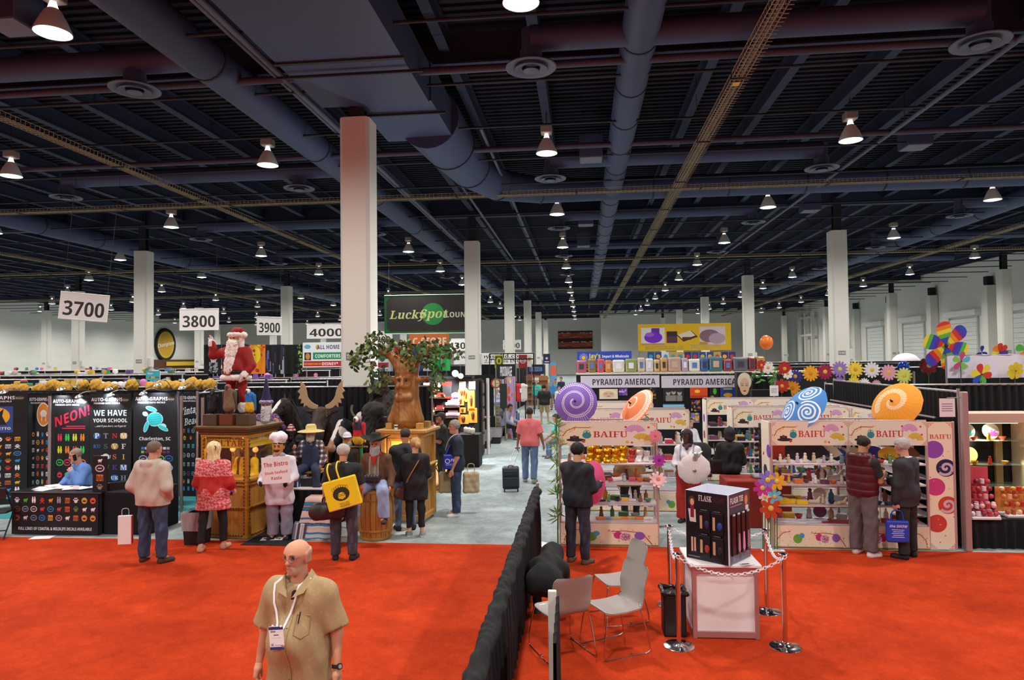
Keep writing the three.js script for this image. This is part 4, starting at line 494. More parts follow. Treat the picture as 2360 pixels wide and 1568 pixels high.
const banners={
neon:autoBanner(11,(g)=>{txt(g,'NEON!',200,190,120,'#e8244c',{rot:-.32,style:'italic bold'});g.fillStyle='#e8244c';g.fillRect(150,272,190,9);g.fillRect(110,290,230,9);},[[380,4,NEO,1,74],[490,4,['#dfe22c','#f08a22','#e0335c','#2fd058'],1,74],[600,4,['#2fd058','#e0335c','#dfe22c','#f08a22'],0,74],[710,4,['#e0335c','#2fd058','#f08a22','#dfe22c'],4,60],[820,4,['#f08a22','#dfe22c','#2fd058','#e0335c'],6,66]]),
school:autoBanner(12,schools,[]),
turtle:autoBanner(13,(g)=>{const c='#35d6da';g.save();g.translate(190,230);g.rotate(-.1);disc(g,0,0,72,'#bff4f4',62);disc(g,0,0,66,c,56);g.save();g.rotate(.5);disc(g,-96,-10,26,'#bff4f4',20);disc(g,92,20,26,'#bff4f4',16);g.restore();for(const[x,y,r]of[[-22,-92,.4],[-82,56,2.0],[64,82,.6]]){g.save();g.translate(x,y);g.rotate(r);g.fillStyle='#bff4f4';g.beginPath();g.ellipse(0,0,52,20,0,0,7);g.fill();g.fillStyle=c;g.beginPath();g.ellipse(0,0,46,15,0,0,7);g.fill();g.restore();}g.strokeStyle='#1ba9b6';g.lineWidth=4;for(let i=-2;i<3;i++){g.beginPath();for(let x=-55;x<56;x+=10)g.lineTo(x,i*20+5*Math.sin(x*.25));g.stroke();}g.restore();txt(g,'Charleston, SC',190,398,40,'#f0f0f4');const C=['#2f7fd8','#c9b8c9','#b8a8c8','#bcd8e8','#8a7ab0','#c8a8b8','#d8d8dc','#a8a8b0','#8ac04a','#7a2f4a','#9a6a9a','#6a1f2f','#333','#555','#7a2a4a','#6a2a7a'];C.forEach((c,i)=>{g.fillStyle=c;g.fillRect(70+(i%8)*32,470+Math.floor(i/8)*32,26,22);});},[[570,4,['#a89ac8','#4fb8c0','#8ac04a','#2f6fc0'],0,74],[650,4,['#8f8fb8','#a89ac0','#c8c8d8','#8fc8d8'],0,74],[740,4],[830,4],[920,4]]),
vintage:autoBanner(14,(g)=>{txt(g,'Vintage',200,176,96,'#e6f0f2',{rot:-.12,style:'italic bold',font:'serif'});txt(g,'Beach',230,280,96,'#e6f0f2',{rot:-.12,style:'italic bold',font:'serif'});},[[380,4],[450,3,['#d8c030','#e07a2c','#9fc8b8']],[530,4,['#4fb8c0','#8fb8b8'],3],[620,4,['#9fd0d0','#e9e9ee'],0],[710,4,['#8fc8d0','#c8d8c0'],3],[800,4,['#6fb8c8','#8a4a8a'],0],[880,4],[950,4,['#4fa0e0'],1]]),
goat:autoBanner(15,(g)=>{disc(g,250,190,108,'#e6e2dc');disc(g,250,190,98,'#d88a30');disc(g,250,180,54,'#e9e6e2',32);g.fillStyle='#e9e6e2';g.fillRect(215,190,14,60);g.fillRect(280,190,14,60);},seq(370,72,9)),
wolf:autoBanner(16,(g)=>{g.fillStyle='#2a4a9a';g.fillRect(90,130,200,240);disc(g,190,220,80,'#e6b030');g.fillStyle='#1a1c20';g.beginPath();g.moveTo(130,300);g.lineTo(180,210);g.lineTo(230,150);g.lineTo(220,220);g.lineTo(250,300);g.fill();txt(g,'PALMETTO',190,332,34,'#e9e6e2');},seq(430,66,9,5)),
};
drape('black drape behind the decal banners',[X(56,13.6),-13.6],[X(410,13.6),-13.6],2.4);
flatBanner('black decal banner headed NEON in pink script',119,206,912,1187,13.1,banners.neon);
flatBanner('black decal banner reading WE HAVE YOUR SCHOOL',207,302,908,1187,13.1,banners.school);
flatBanner('black decal banner with a turquoise turtle and Charleston, SC',308,408,906,1187,13.1,banners.turtle);
flatBanner('black decal banner with a white goat on an orange disc',66,118,908,1180,13.4,banners.goat);
flatBanner('black decal banner headed Vintage Beach in white script',412,466,905,1150,14.6,banners.vintage);
flatBanner('black decal banner with a howling wolf, angled at the end of the decal booth',-60,50,905,1165,13.0,banners.wolf,'banner','printed_banner',.3);
for(const[px,D,l]of[[114,12.9,'beside the NEON banner'],[58,13.5,'in the corner of the decal booth'],[418,12.5,'beside the turtle banner'],[467,11.9,'behind the woman in red']]){const t=thing('booth_pole','slim grey upright pole '+l,'pole',[X(px,D),0,-D]);mesh('tube',bar([0,0,0],[0,2.36,0],.028),mat('#a89a98',.5,{metalness:.5}),t);mesh('foot',cyl(.09,.1,.015,0,.012,0,20),steel,t);}
solo('teal_carpet',bx(5.5,.006,3.1,-9.4,.003,-13.9),tealM,'strip of teal carpet inside the decal booth','carpet');
{const a=gp(22,1234),b=gp(222,1237),w=b.x-a.x,t=thing('decal_table','black skirted table printed with rows of decals and FULL LINES OF COASTAL & WILDLIFE DECALS AVAILABLE','table',[(a.x+b.x)/2,0,-11.22]);
const m=print(1024,420,(g)=>{seed=21;g.fillStyle='#15121a';g.fillRect(0,0,1024,420);const C=[['#e9e9ee','#3fc040','#f0f0f4','#c8303a','#e8922a','#9fa2ae','#d8702a','#e9e9ee','#d8a830','#e0602a'],['#7a4a3a','#8a9aa8','#d8d8e0','#d8303a','#2f8fd8','#b0524a','#e0602a','#6a8a4a','#e9e9ee','#e9e9ee'],['#9a4a2a','#d8d8e0','#7a94b0','#2f7fd8','#e8b030','#b89aa8','#e9e9ee','#d8702a','#e09030','#e09030']],K=[[2,6,1,5,6,1,3,2,4,4],[0,0,0,6,0,6,3,2,6,6],[4,6,0,0,3,0,6,3,4,4]];for(let r=0;r<3;r++)for(let i=0;i<10;i++)icon(g,60+i*100,62+r*92,78,C[r][i],K[r][i]);txt(g,'FULL LINES OF COASTAL & WILDLIFE DECALS AVAILABLE',512,360,42,'#eceaf0',{sx:.78});},.8);
board('front_print',w,.7,.02,m,black,t).position.set(0,.36,0);mesh('top',rbx(w+.1,.04,.75,.015,0,.73,-.36),mat('#17171b',.35),t);mesh('skirt_right',drapeGeo([w/2,0],[w/2+.02,-.75],.02,.75),clothM,t);mesh('skirt_left',drapeGeo([-w/2,0],[-w/2,-.75],.02,.75),clothM,t);
const z=-11.4;const paper=mat('#e6e4ea',.6),y=.755;const cx=(a.x+b.x)/2;
[[-.55,-.35,.3],[-.35,-.2,-.2],[-.2,-.4,.1],[.05,-.3,.5],[-.45,-.5,.9],[.25,-.3,1.2],[.45,-.45,.2]].forEach(([x,zz,r],i)=>{const p=solo('paper_sheet',bx(.22,.004+i*.001,.3),paper,'loose white order sheet on the decal table','paper','papers on the decal table');p.position.set(cx+x,y+i*.003,-11.22+zz);p.rotation.y=r;});
const st=thing('decal_stand','upright black board with three decals standing on the table corner','display stand',[b.x-.05,.75,-11.32]);const dm=print(128,320,(g)=>{g.fillStyle='#140f14';g.fillRect(0,0,128,320);icon(g,64,40,60,'#e9e9ee',6);icon(g,64,110,84,'#d8c8d0',0);icon(g,64,196,84,'#d8702a',3);icon(g,64,280,70,'#9a8a86',2);});board('panel',.27,.62,.02,dm,black,st).position.y=.31;
const sk=thing('side_table','second black draped table beside the decal table','table',[b.x+.45,0,-11.75]);mesh('cover',rbx(.85,.74,.9,.02,0,.37,0),clothM,sk);const tb=solo('folder_stack',[bx(.22,.05,.16),bx(.26,.008,.1,.14,.02,.02,.3)],mat('#9a8f60',.7),'tan folder and papers on the second black table','folder');tb.position.set(b.x+.5,.77,-11.8);
const cd=solo('name_card',bx(.12,.07,.005),paper,'small white tent card on the decal table','card');cd.position.set(b.x-.5,.82,-11.3);cd.rotation.x=-.4;
const fl=solo('floor_notice',bx(.34,.004,.2),paper,'white printed notice lying on the red carpet before the decal table','notice');const fp=gp(97,1240);fl.position.set(fp.x,.005,fp.z);fl.rotation.y=.2;}
function foldChair(label,at,turn){const t=thing('folding_chair',label,'chair',at,turn),m=mat('#17171b',.5);mesh('seat',rbx(.42,.035,.4,.02,0,.45,0),m,t);mesh('backrest',rbx(.42,.2,.025,.02,0,.78,-.22),m,t);for(const q of[-1,1]){mesh('leg',bar([q*.21,.88,-.24],[q*.21,0,.26],.013),m,t);mesh('leg',bar([q*.19,.45,.1],[q*.19,0,-.26],.013),m,t);}mesh('crossbar',bar([-.19,.14,-.18],[.19,.14,-.18],.01),m,t);return t;}
foldChair('black folding chair at the left end of the decal table',[gp(5,1240).x-.12,0,-11.05],away+.3);
foldChair('black folding chair beside the man in the beige hoodie',[X(300,12),0,-11.75],away+.7);
foldChair('black folding chair under the man on the phone',[-9.52,0,-12.32],-.5);
function bin(label,at,h=.34,w=.26){const t=thing('waste_bin',label,'bin',at);mesh('body',new THREE.CylinderGeometry(w*.72,w*.6,h,4,1,true).rotateY(PI/4).translate(0,h/2+.005,0),mat('#141417',.6,{side:THREE.DoubleSide}),t);mesh('base',bx(w*.84,.01,w*.84,0,.006,0),mat('#141417',.6),t);mesh('liner',new THREE.CylinderGeometry(w*.78,w*.72,h*.62,4,3,true).rotateY(PI/4).translate(0,h*.78,0),mat('#cdc4cc',.25,{transparent:true,opacity:.55,side:THREE.DoubleSide}),t);return t;}
bin('black waste bin with a clear plastic liner beside the woman in red',gp(455,1252),.5,.34);
{const p=zp(463,1075,11.86),m=print(128,192,(g)=>{g.fillStyle='#eceaea';g.fillRect(0,0,128,192);for(let i=0;i<12;i++){g.fillStyle=pick(['#a8502f','#d89a6a','#7a4a3a','#c8603a']);g.fillRect(8+(i%6)*19,20+Math.floor(i/6)*90,14,60);}});const t=thing('price_card','white card of small brown pictures clipped to a pole','card',p);board('panel',.2,.3,.006,m,whiteM,t);}
{{const r=thing('lamp_rail','slim dark rail carrying the clip-on lamps above the decal banners','rail',[0,0,-13.3]);mesh('bar',bar([X(-20,13.3),2.44,0],[X(480,13.3),2.44,0],.02),black,r);for(const p of[60,240,420])mesh('post',bar([X(p,13.3),0,0],[X(p,13.3),2.44,0],.02),black,r);}const spots=[[8,905,12.4],[140,898,12.7],[182,915,12.7],[250,898,13],[255,912,13],[330,908,13],[363,888,13.2],[420,895,13],[470,908,12]];
for(const[px,py,D]of spots){const p=zp(px,py,13.05),t=thing('clip_lamp','small silver clip-on arm lamp above the decal banners','lamp',p,rnd(-.4,.4),'clip lamps over the decal booth');mesh('head',lathe([[0,.04],[.045,.034],[.08,0],[.074,0],[.04,.028],[0,.032]],18).rotateX(.35),metal('#d8d8dc',.3),t);mesh('bulb',new THREE.CircleGeometry(.064,12).rotateX(PI/2+.35).translate(0,.004,0),new THREE.MeshPhysicalMaterial({color:'#fff',emissive:'#eaf6ff',emissiveIntensity:0.5}),t);mesh('arm',tube([[0,.05,0],[.1,.1,-.08],[.2,2.44-p.y,-.24]],.008),metal('#b0b0b6',.4),t);t.rotation.y=0;const l=new THREE.SpotLight('#e6f4ff',0.75,0,1.0,.6,2);l.position.set(0,-.02,.02);l.target.position.set(0,-1,-.35);l.castShadow=true;l.name='clip_light';t.add(l,l.target);}}
{const t=thing('sponge_shelf','long black shelf rail carrying the yellow sponges','shelf',[0,0,-15]);const x0=X(-40,15),x1=X(505,15),y=Y(250,901,15);mesh('shelf_board',bx(x1-x0,.04,.5,(x0+x1)/2,y-.02,0),black,t);mesh('back_panel',bx(x1-x0,.5,.04,(x0+x1)/2,y-.3,.24),clothM,t);for(const k of[0,.25,.5,.75,1])mesh('upright',bar([x0+(x1-x0)*k,0,-.2],[x0+(x1-x0)*k,y-.04,-.2],.03),steel,t);
const spM=mat('#c79a3c',1,{sheen:.2});const S=[[4,.14,.14],[26,.22,.16],[52,.22,.16],[88,.38,.2],[122,.2,.38],[140,.2,.3],[152,.3,.2],[192,.26,.28],[225,.26,.3],[243,.22,.2],[258,.3,.16],[302,.28,.36],[346,.28,.2],[368,.2,.24],[385,.24,.26],[400,.22,.22],[415,.24,.2],[425,.24,.18],[438,.2,.34],[455,.26,.26],[482,.22,.28]];
S.forEach(([px,w,h],i)=>{w*=.72;h*=.8;const s=solo('natural_sponge',sdf([cap([-w*.28,h*.3,0],[w*.28,h*.3,0],h*.32,h*.3),...Array.from({length:4},()=>ball([rnd(-w*.4,w*.4),rnd(h*.3,h*.75),rnd(-.05,.05)],rnd(.05,.09)+h*.1))],.018,{k:.06,fold:.014,ff:26,cut:(x,yy)=>-yy}),spM,'lumpy yellow natural sponge in the row above the decal booth','sponge','sponges on the shelf');s.position.set(X(px,15,880),y+.003,-15+rnd(-.05,.05));});}
// ================= mannequin booth =================
drape('tall black drape closing the back of the mannequin booth',[-7.35,-14.15],[-3.15,-14.15],2.44);
drape('black drape between the decal booth and the mannequin booth',[-7.32,-12.4],[-7.35,-14.1],2.4);
const gold=mat('#b07a28',.45),goldD=mat('#5a3c14',.5),cabM=mat('#b8792c',.5),goldT=mat('#d8a848',.35);
const woodTex=(c1,c2,n=256)=>canvas(n,n,(g)=>{g.fillStyle=c1;g.fillRect(0,0,n,n);for(let i=0;i<120;i++){g.strokeStyle=c2;g.globalAlpha=rnd(.05,.35);g.lineWidth=rnd(.5,3);g.beginPath();const x=rnd(n),d=rnd(-8,8);g.moveTo(x,0);g.bezierCurveTo(x+d,n*.3,x-d,n*.6,x+d,n);g.stroke();}g.globalAlpha=1;});
const oakTex=woodTex('#b87f36','#6a3c10'),pineTex=woodTex('#c89a52','#8a5a22'),barrelTex=woodTex('#b5813e','#6a4012'),carveTex=woodTex('#a87238','#6a3f18');
const tw=(t)=>new THREE.MeshPhysicalMaterial({map:t,roughness:.55,bumpMap:t,bumpScale:.003}),oakM=tw(oakTex),pineM=tw(pineTex),barrelM=tw(barrelTex),carveM=tw(carveTex);
{const c=thing('fortune_cabinet','golden wooden fortune teller cabinet with glass sides and ZOLTAR lettering','cabinet',[-6.06,0,-11.62],-.13),W=.9,Dp=.9;
for(const[y,h]of[[.27,.48],[.72,.36]])mesh('base_panel',rbx(W-.06,h,Dp-.06,.01,0,y,0),oakM,c);
for(const y of[.03,.52,.92,.98,1.74])mesh('molding',rbx(W+.02,.05,Dp+.02,.012,0,y,0),gold,c);
for(const[y,w]of[[1.79,.06],[1.84,.12],[1.88,.18]])mesh('cornice',rbx(W+w,.05,Dp+w,.012,0,y,0),goldD,c);
for(const sx of[-1,1])for(const sz of[-1,1])mesh('corner_post',bx(.06,1.76,.06,sx*(W/2-.03),.88,sz*(Dp/2-.03)),gold,c);
const orn=[];for(const sx of[-1,1])for(let y=.1;y<1.7;y+=.06)orn.push(sph(.018,sx*(W/2-.055),y,Dp/2+.012,.7,1.1,.6,6),sph(.018,W/2+.012,y,sx*(Dp/2-.055),.6,1.1,.7,6));for(const y of[.06,.52,.95,1.7])for(let x=-.36;x<.37;x+=.055)orn.push(sph(.017,x,y,Dp/2+.018,1.2,.8,.6,6),sph(.017,W/2+.018,y,x,.6,.8,1.2,6));mesh('carved_beading',orn,goldD,c);
mesh('glass',bx(W-.1,.72,.006,0,1.34,Dp/2-.03),mat('#ffffff',.05,{transmission:1,thickness:0,ior:1.45}),c);mesh('glass',bx(.006,.72,Dp-.1,W/2-.03,1.34,0),mat('#ffffff',.05,{transmission:1,thickness:0,ior:1.45}),c);
mesh('inner_back',bx(W-.12,.76,.02,0,1.34,-Dp/2+.05),print(256,256,(g)=>{g.fillStyle='#5a5a44';g.fillRect(0,0,256,256);for(let i=0;i<40;i++)disc(g,rnd(256),rnd(256),rnd(10,34),pick(['#4a3a5a','#3a5a50','#6a5a3a','#2f2a3c','#7a6a4a']));}),c);mesh('inner_floor',bx(W-.1,.02,Dp-.1,0,.99,0),mat('#c8a848',.4),c);
const lt=print(512,128,(g)=>{g.fillStyle='#c9a81e';g.fillRect(0,0,512,128);g.fillStyle='#b08f1a';g.fillRect(0,0,90,128);g.fillRect(430,0,82,128);txt(g,'ZOLTAR',256,66,104,'#7a1a16',{font:'serif',sx:1.05});},.5);const sg=board('name_board',W-.14,.17,.01,lt,gold,c);sg.position.set(0,1.615,Dp/2-.045);mesh('side_board',bx(.01,.16,Dp-.14,W/2-.045,1.61,0),mat('#c9a81e',.5),c);
mesh('coin_slot',rbx(.09,.1,.02,.008,.12,.79,Dp/2-.02),mat('#14141a',.4),c);const sc=mesh('display',bx(.075,.032,.01,.12,.815,Dp/2-.006),new THREE.MeshPhysicalMaterial({color:'#1a2ad0',emissive:'#2a3aff',emissiveIntensity:0.3}),c);mesh('notice',bx(.09,.03,.01,.2,.94,Dp/2+.025),whiteM,c);
for(const x of[-.22,.24]){const l=mesh('globe_lamp',sph(.05,x,1.44,-.1),new THREE.MeshPhysicalMaterial({color:'#d8b8a0',emissive:'#ff9a50',emissiveIntensity:0.2,roughness:.3}),c);mesh('stem',cyl(.012,.02,.1,x,1.36,-.1),metal('#c8a050'),l);}
const pl=new THREE.PointLight('#ffe2a8',0.75,0,2);pl.position.set(0,1.72,.12);pl.castShadow=true;pl.name='cabinet_light';c.add(pl);mesh('lamp_strip',bx(.5,.015,.03,0,1.745,.12),new THREE.MeshPhysicalMaterial({color:'#fff',emissive:'#ffe2a8',emissiveIntensity:0.5}),c);
const f=figure({name:'fortune_mannequin',cat:'mannequin',label:'turbaned fortune teller mannequin in yellow satin behind the glass',at:[-6.0,0,-11.72],turn:-.13,H:1.62,hip:.82,build:1,cell:.014,hcell:.006,skin:'#9a5f3c',eyes:true,brow:'#1a1210',stash:'#1a1210',hair:'#1a1210',top:(x,y,z)=>(Math.abs(x)>.07&&Math.abs(x)<.14?'#2a2420':'#e0b818'),fold:.008,bottom:'#3a3a44',shoe:'#222',beard:.05,beardCol:'#1a1210',legs:[[[0,-.2,1],[0,-.3,-1]],[[0,-.2,1],[0,-.3,-1]]],arms:[[[.25,-.9,.2],[-.3,-.2,.9]],[[-.25,-.9,.2],[.3,-.2,.9]]]});
mesh('turban',sdf([cap(f.hd(.05,.07,-.02),f.hd(-.05,.07,-.02),.075,.075),cap(f.hd(.04,.11,0),f.hd(-.04,.11,0),.065,.065),ball(f.hd(0,.16,.02),.045)],.011,{k:.03,fold:.006,ff:40}),mat('#e0b020',.4,{sheen:.4}),f.o);mesh('jewel',sph(.02,...f.hd(0,.1,.085).toArray()),mat('#c01a2a',.2),f.o);
}
const topY=1.905;
[['#54402c',493],['#74381e',530],['#54402a',569]].forEach(([c,px],i)=>{const p=zp(px,970,11.45),b=solo('wooden_plinth',rbx(i===1?.26:.27,.19,.2,.008,0,.097,0),mat(c,.7),['dark wooden plinth box with a black bird on the cabinet','reddish wooden plinth box under the vulture on the cabinet','dark wooden plinth box under the blue parrot on the cabinet'][i],'box');b.position.set(p.x,topY,-11.42);b.rotation.y=-.13;});
function bird(name,label,at,s,body,head,wing,o={}){const t=thing(name,label,o.cat||'bird',at,o.turn||0);const k=s;mesh('body',sdf([cap([0,.12*k,0],[0,.36*k,-.02*k],.1*k,.085*k),cap([0,.3*k,0],[0,.42*k,.03*k],.07*k,.05*k)],.012*Math.max(.6,k),{k:.03,fold:.004,ff:40,color:(x,y)=>(typeof body==='function'?body(x/k,y/k):body)}),VC,t);mesh('head',sdf([ball([0,.46*k,.05*k],.055*k),cap([0,.46*k,.08*k],[0,.42*k,.13*k],.025*k,.01*k)],.009,{k:.02,color:(x,y,z)=>(z/k>.1?o.beak||'#2a2a2a':typeof head==='function'?head(x/k,y/k,z/k):head)}),VC,t);for(const q of[-1,1])mesh('wing',sdf([cap([q*.09*k,.36*k,-.02*k],[q*.1*k,.08*k,-.05*k],.05*k,.02*k,{sq:[.6,1,1]})],.011,{fold:.003,color:(x,y)=>(typeof wing==='function'?wing(y/k):wing)}),VC,t);mesh('tail',sdf([cap([0,.12*k,-.06*k],[0,(o.tail??-.02)*k,-.1*k],.04*k,.03*k,{sq:[1,1,.6]})],.011,{color:()=>o.tailC||(typeof wing==='function'?wing(0):wing)}),VC,t);for(const q of[-1,1])mesh('leg',bar([q*.04*k,.12*k,.02*k],[q*.04*k,0,.03*k],.012*k),mat('#3a342c',.7),t);return t;}
bird('crow','black feathered bird on the left plinth box',[zp(493,970,11.45).x,topY+.192,-11.42],.82,'#131318','#131318','#101014',{turn:.3});
bird('vulture','brown vulture with a pink head on the middle plinth box',[zp(530,970,11.45).x,topY+.192,-11.42],1.02,'#7a6046',(x,y)=>(y>.44?'#9a4a44':'#d8c8b8'),'#55483a',{turn:.1});
bird('blue_macaw','blue and yellow macaw on the right plinth box',[zp(578,970,11.45).x,topY+.192,-11.42],.86,(x,y)=>(y>.24?'#1f6fc0':'#d8b020'),(x,y,z)=>(z>.05?'#e6e2dc':'#2f8fd0'),'#1f6fb0',{tail:-.18,tailC:'#a01f24',turn:-.3});
// --- Santa
{const red=(x,y,z)=>(wob(x*9,y*6,z*9)>.5?'#a01818':'#8c1012'),at=[zp(545,950,11.75).x,topY,-11.75];
const f=figure({name:'santa_mannequin',cat:'mannequin',label:'life-size waving Santa in red velvet with a long white beard',at,turn:-.1,H:1.62,build:1.28,belly:.05,cell:.014,hcell:.007,headScale:1.25,skin:'#d09a70',glove:'#ece6e4',brow:'#e6e0dc',hair:'#ece6e2',eyes:true,top:red,hem:.86,loose:.04,fold:.008,ff:9,topName:'coat',bottom:red,shoe:'#17171b',beard:.2,beardW:.06,beardCol:'#e9e2dc',lip:'#c07a60',head:[-.15,.0,0],arms:[[[.45,-1,.1],[-.25,-.7,.5],[-.2,-.9,.4]],[[-.85,-.15,.1],[-.1,1.1,.1],[.05,1,.1]]],palms:[[-1,0,0],[0,0,1]],curl:[.3,.35]});
const fur=mat('#e9e4e0',1,{sheen:.3});const furry=(pr,nm,c=.014)=>mesh(nm,sdf(pr,c,{k:.03,fold:.006,ff:45}),fur,f.o);
furry([cap(f.T(-.02,1.36,.15),f.T(-.02,1.2,.21),.085,.085,{sq:[1,1,.6]}),cap(f.T(-.02,1.2,.21),f.T(-.02,1.03,.235),.085,.085,{sq:[1,1,.6]})],'front_trim');const hemP=[];for(let i=0;i<14;i++){const a=i/14*2*PI,b=(i+1)/14*2*PI,r=.24;hemP.push(cap(f.T(Math.cos(a)*r,.89,.02+Math.sin(a)*r*.85),f.T(Math.cos(b)*r,.89,.02+Math.sin(b)*r*.85),.05,.05));}furry(hemP,'hem_trim');
for(let i=0;i<2;i++){const a=f.arm[i];furry([cap(a.wr,a.wr.clone().lerp(a.el,.22),.062,.062)],'cuff');const l=f.leg[i];furry([cap(l.an.clone().lerp(l.kn,.45),l.an.clone().lerp(l.kn,.62),.085,.085)],'boot_cuff');mesh('boot',sdf([cap(l.an,l.an.clone().lerp(l.kn,.5),.06,.068),cap(l.an,l.an.clone().add(V(0,-.03,.12)),.055,.045)],.014),mat('#16161a',.35),f.o);}
const bt=[];for(let i=0;i<20;i++){const a=i/20*2*PI,r=.235,p=f.T(Math.cos(a)*r,1.0,.02+Math.sin(a)*r*.9),b=(i+1)/20*2*PI,p2=f.T(Math.cos(b)*r,1.0,.02+Math.sin(b)*r*.9);bt.push(cap(p,p2,.03,.03,{sq:[1,1,1]}));}mesh('belt',sdf(bt,.014),mat('#151316',.35),f.o);const bk=f.T(-.01,1.0,.27);mesh('buckle',[bx(.1,.018,.012,bk.x,bk.y+.045,bk.z),bx(.1,.018,.012,bk.x,bk.y-.045,bk.z),bx(.018,.1,.012,bk.x-.045,bk.y,bk.z),bx(.018,.1,.012,bk.x+.045,bk.y,bk.z)],mat('#b8641c',.35,{metalness:.7}),f.o);
mesh('hat',sdf([cap(f.hd(0,.07,-.01),f.hd(0,.1,-.02),.1,.09),cap(f.hd(0,.11,-.02),f.hd(.08,.12,-.03),.085,.06),cap(f.hd(.08,.12,-.03),f.hd(.13,.08,-.02),.05,.03)],.013,{k:.04,fold:.004,color:red}),VC,f.o);const rim=[];for(let i=0;i<14;i++){const a=i/14*2*PI,b=(i+1)/14*2*PI;rim.push(cap(f.hd(Math.cos(a)*.09,.065,Math.sin(a)*.1-.005),f.hd(Math.cos(b)*.09,.065,Math.sin(b)*.1-.005),.035,.035));}furry(rim,'hat_trim',.011);furry([ball(f.hd(.15,.06,-.01),.06)],'pompom',.011);
const cu=[];for(let i=0;i<60;i++){const q=f.hd(rnd(-.1,.1),rnd(-.26,-.04),.06+rnd(.05));cu.push(new THREE.TorusGeometry(.022,.011,5,9).rotateX(rnd(3)).rotateY(rnd(3)).translate(q.x,q.y,q.z));}mesh('beard_curls',cu,fur,f.o);furry([cap(f.hd(.1,.0,-.02),f.hd(.1,-.12,-.01),.05,.05),cap(f.hd(-.1,.0,-.02),f.hd(-.1,-.12,-.01),.05,.05)],'side_hair');mesh('spectacles',[new THREE.TorusGeometry(.03,.003,6,18).translate(...f.hd(.04,.01,.1).toArray()),new THREE.TorusGeometry(.03,.003,6,18).translate(...f.hd(-.04,.01,.1).toArray())],metal('#c8a050'),f.o);}
// --- wizard
{const sp=(x,y,z)=>(wob(x*90,y*90,z*90)>.5?'#b0a0d0':wob(x*70,y*80,z*60)>.1?'#8a3a5a':'#2a1f5a');const at=[zp(614,950,12.55).x,.62,-12.55];const ped=solo('wizard_pedestal',cyl(.3,.32,.61,at[0],.31,at[2],24),clothM,'black draped pedestal under the wizard','pedestal');
const f=figure({name:'wizard_mannequin',cat:'mannequin',label:'wizard with a pointed purple hat, sequin robe and long grey beard',at,turn:.25,H:1.66,build:1.0,cell:.014,hcell:.008,skin:'#c08a60',hair:'#c9c6c4',long:.1,top:sp,hem:.3,flare:.05,topName:'robe',bottom:'#1f1840',shoe:'#222',beard:.34,beardW:.05,beardCol:'#c4c0be',eyes:true,arms:[[[.5,-.6,.3],[-.2,.5,.7]],[[-.4,-.9,.1],[0,-.3,.9]]]});
mesh('hat',lathe([[.0,.46],[.02,.44],[.06,.22],[.1,.04],[.115,0],[.1,-.0]],20).applyQuaternion(f.hq).translate(...f.hd(0,.06,-.01).toArray()),mat('#241a4e',.7),f.o);mesh('hat_band',sdf([0,1,2,3,4,5,6,7,8,9].map((i)=>{const a=i/10*2*PI,b=(i+1)/10*2*PI;return cap(f.hd(Math.cos(a)*.1,.07,Math.sin(a)*.1-.01),f.hd(Math.cos(b)*.1,.07,Math.sin(b)*.1-.01),.03,.03);}),.01,{fold:.006,ff:70,color:(x,y,z)=>(wob(x*160,y*160,z*160)>.2?'#d8d0e0':'#6a5a9a')}),VC,f.o);}
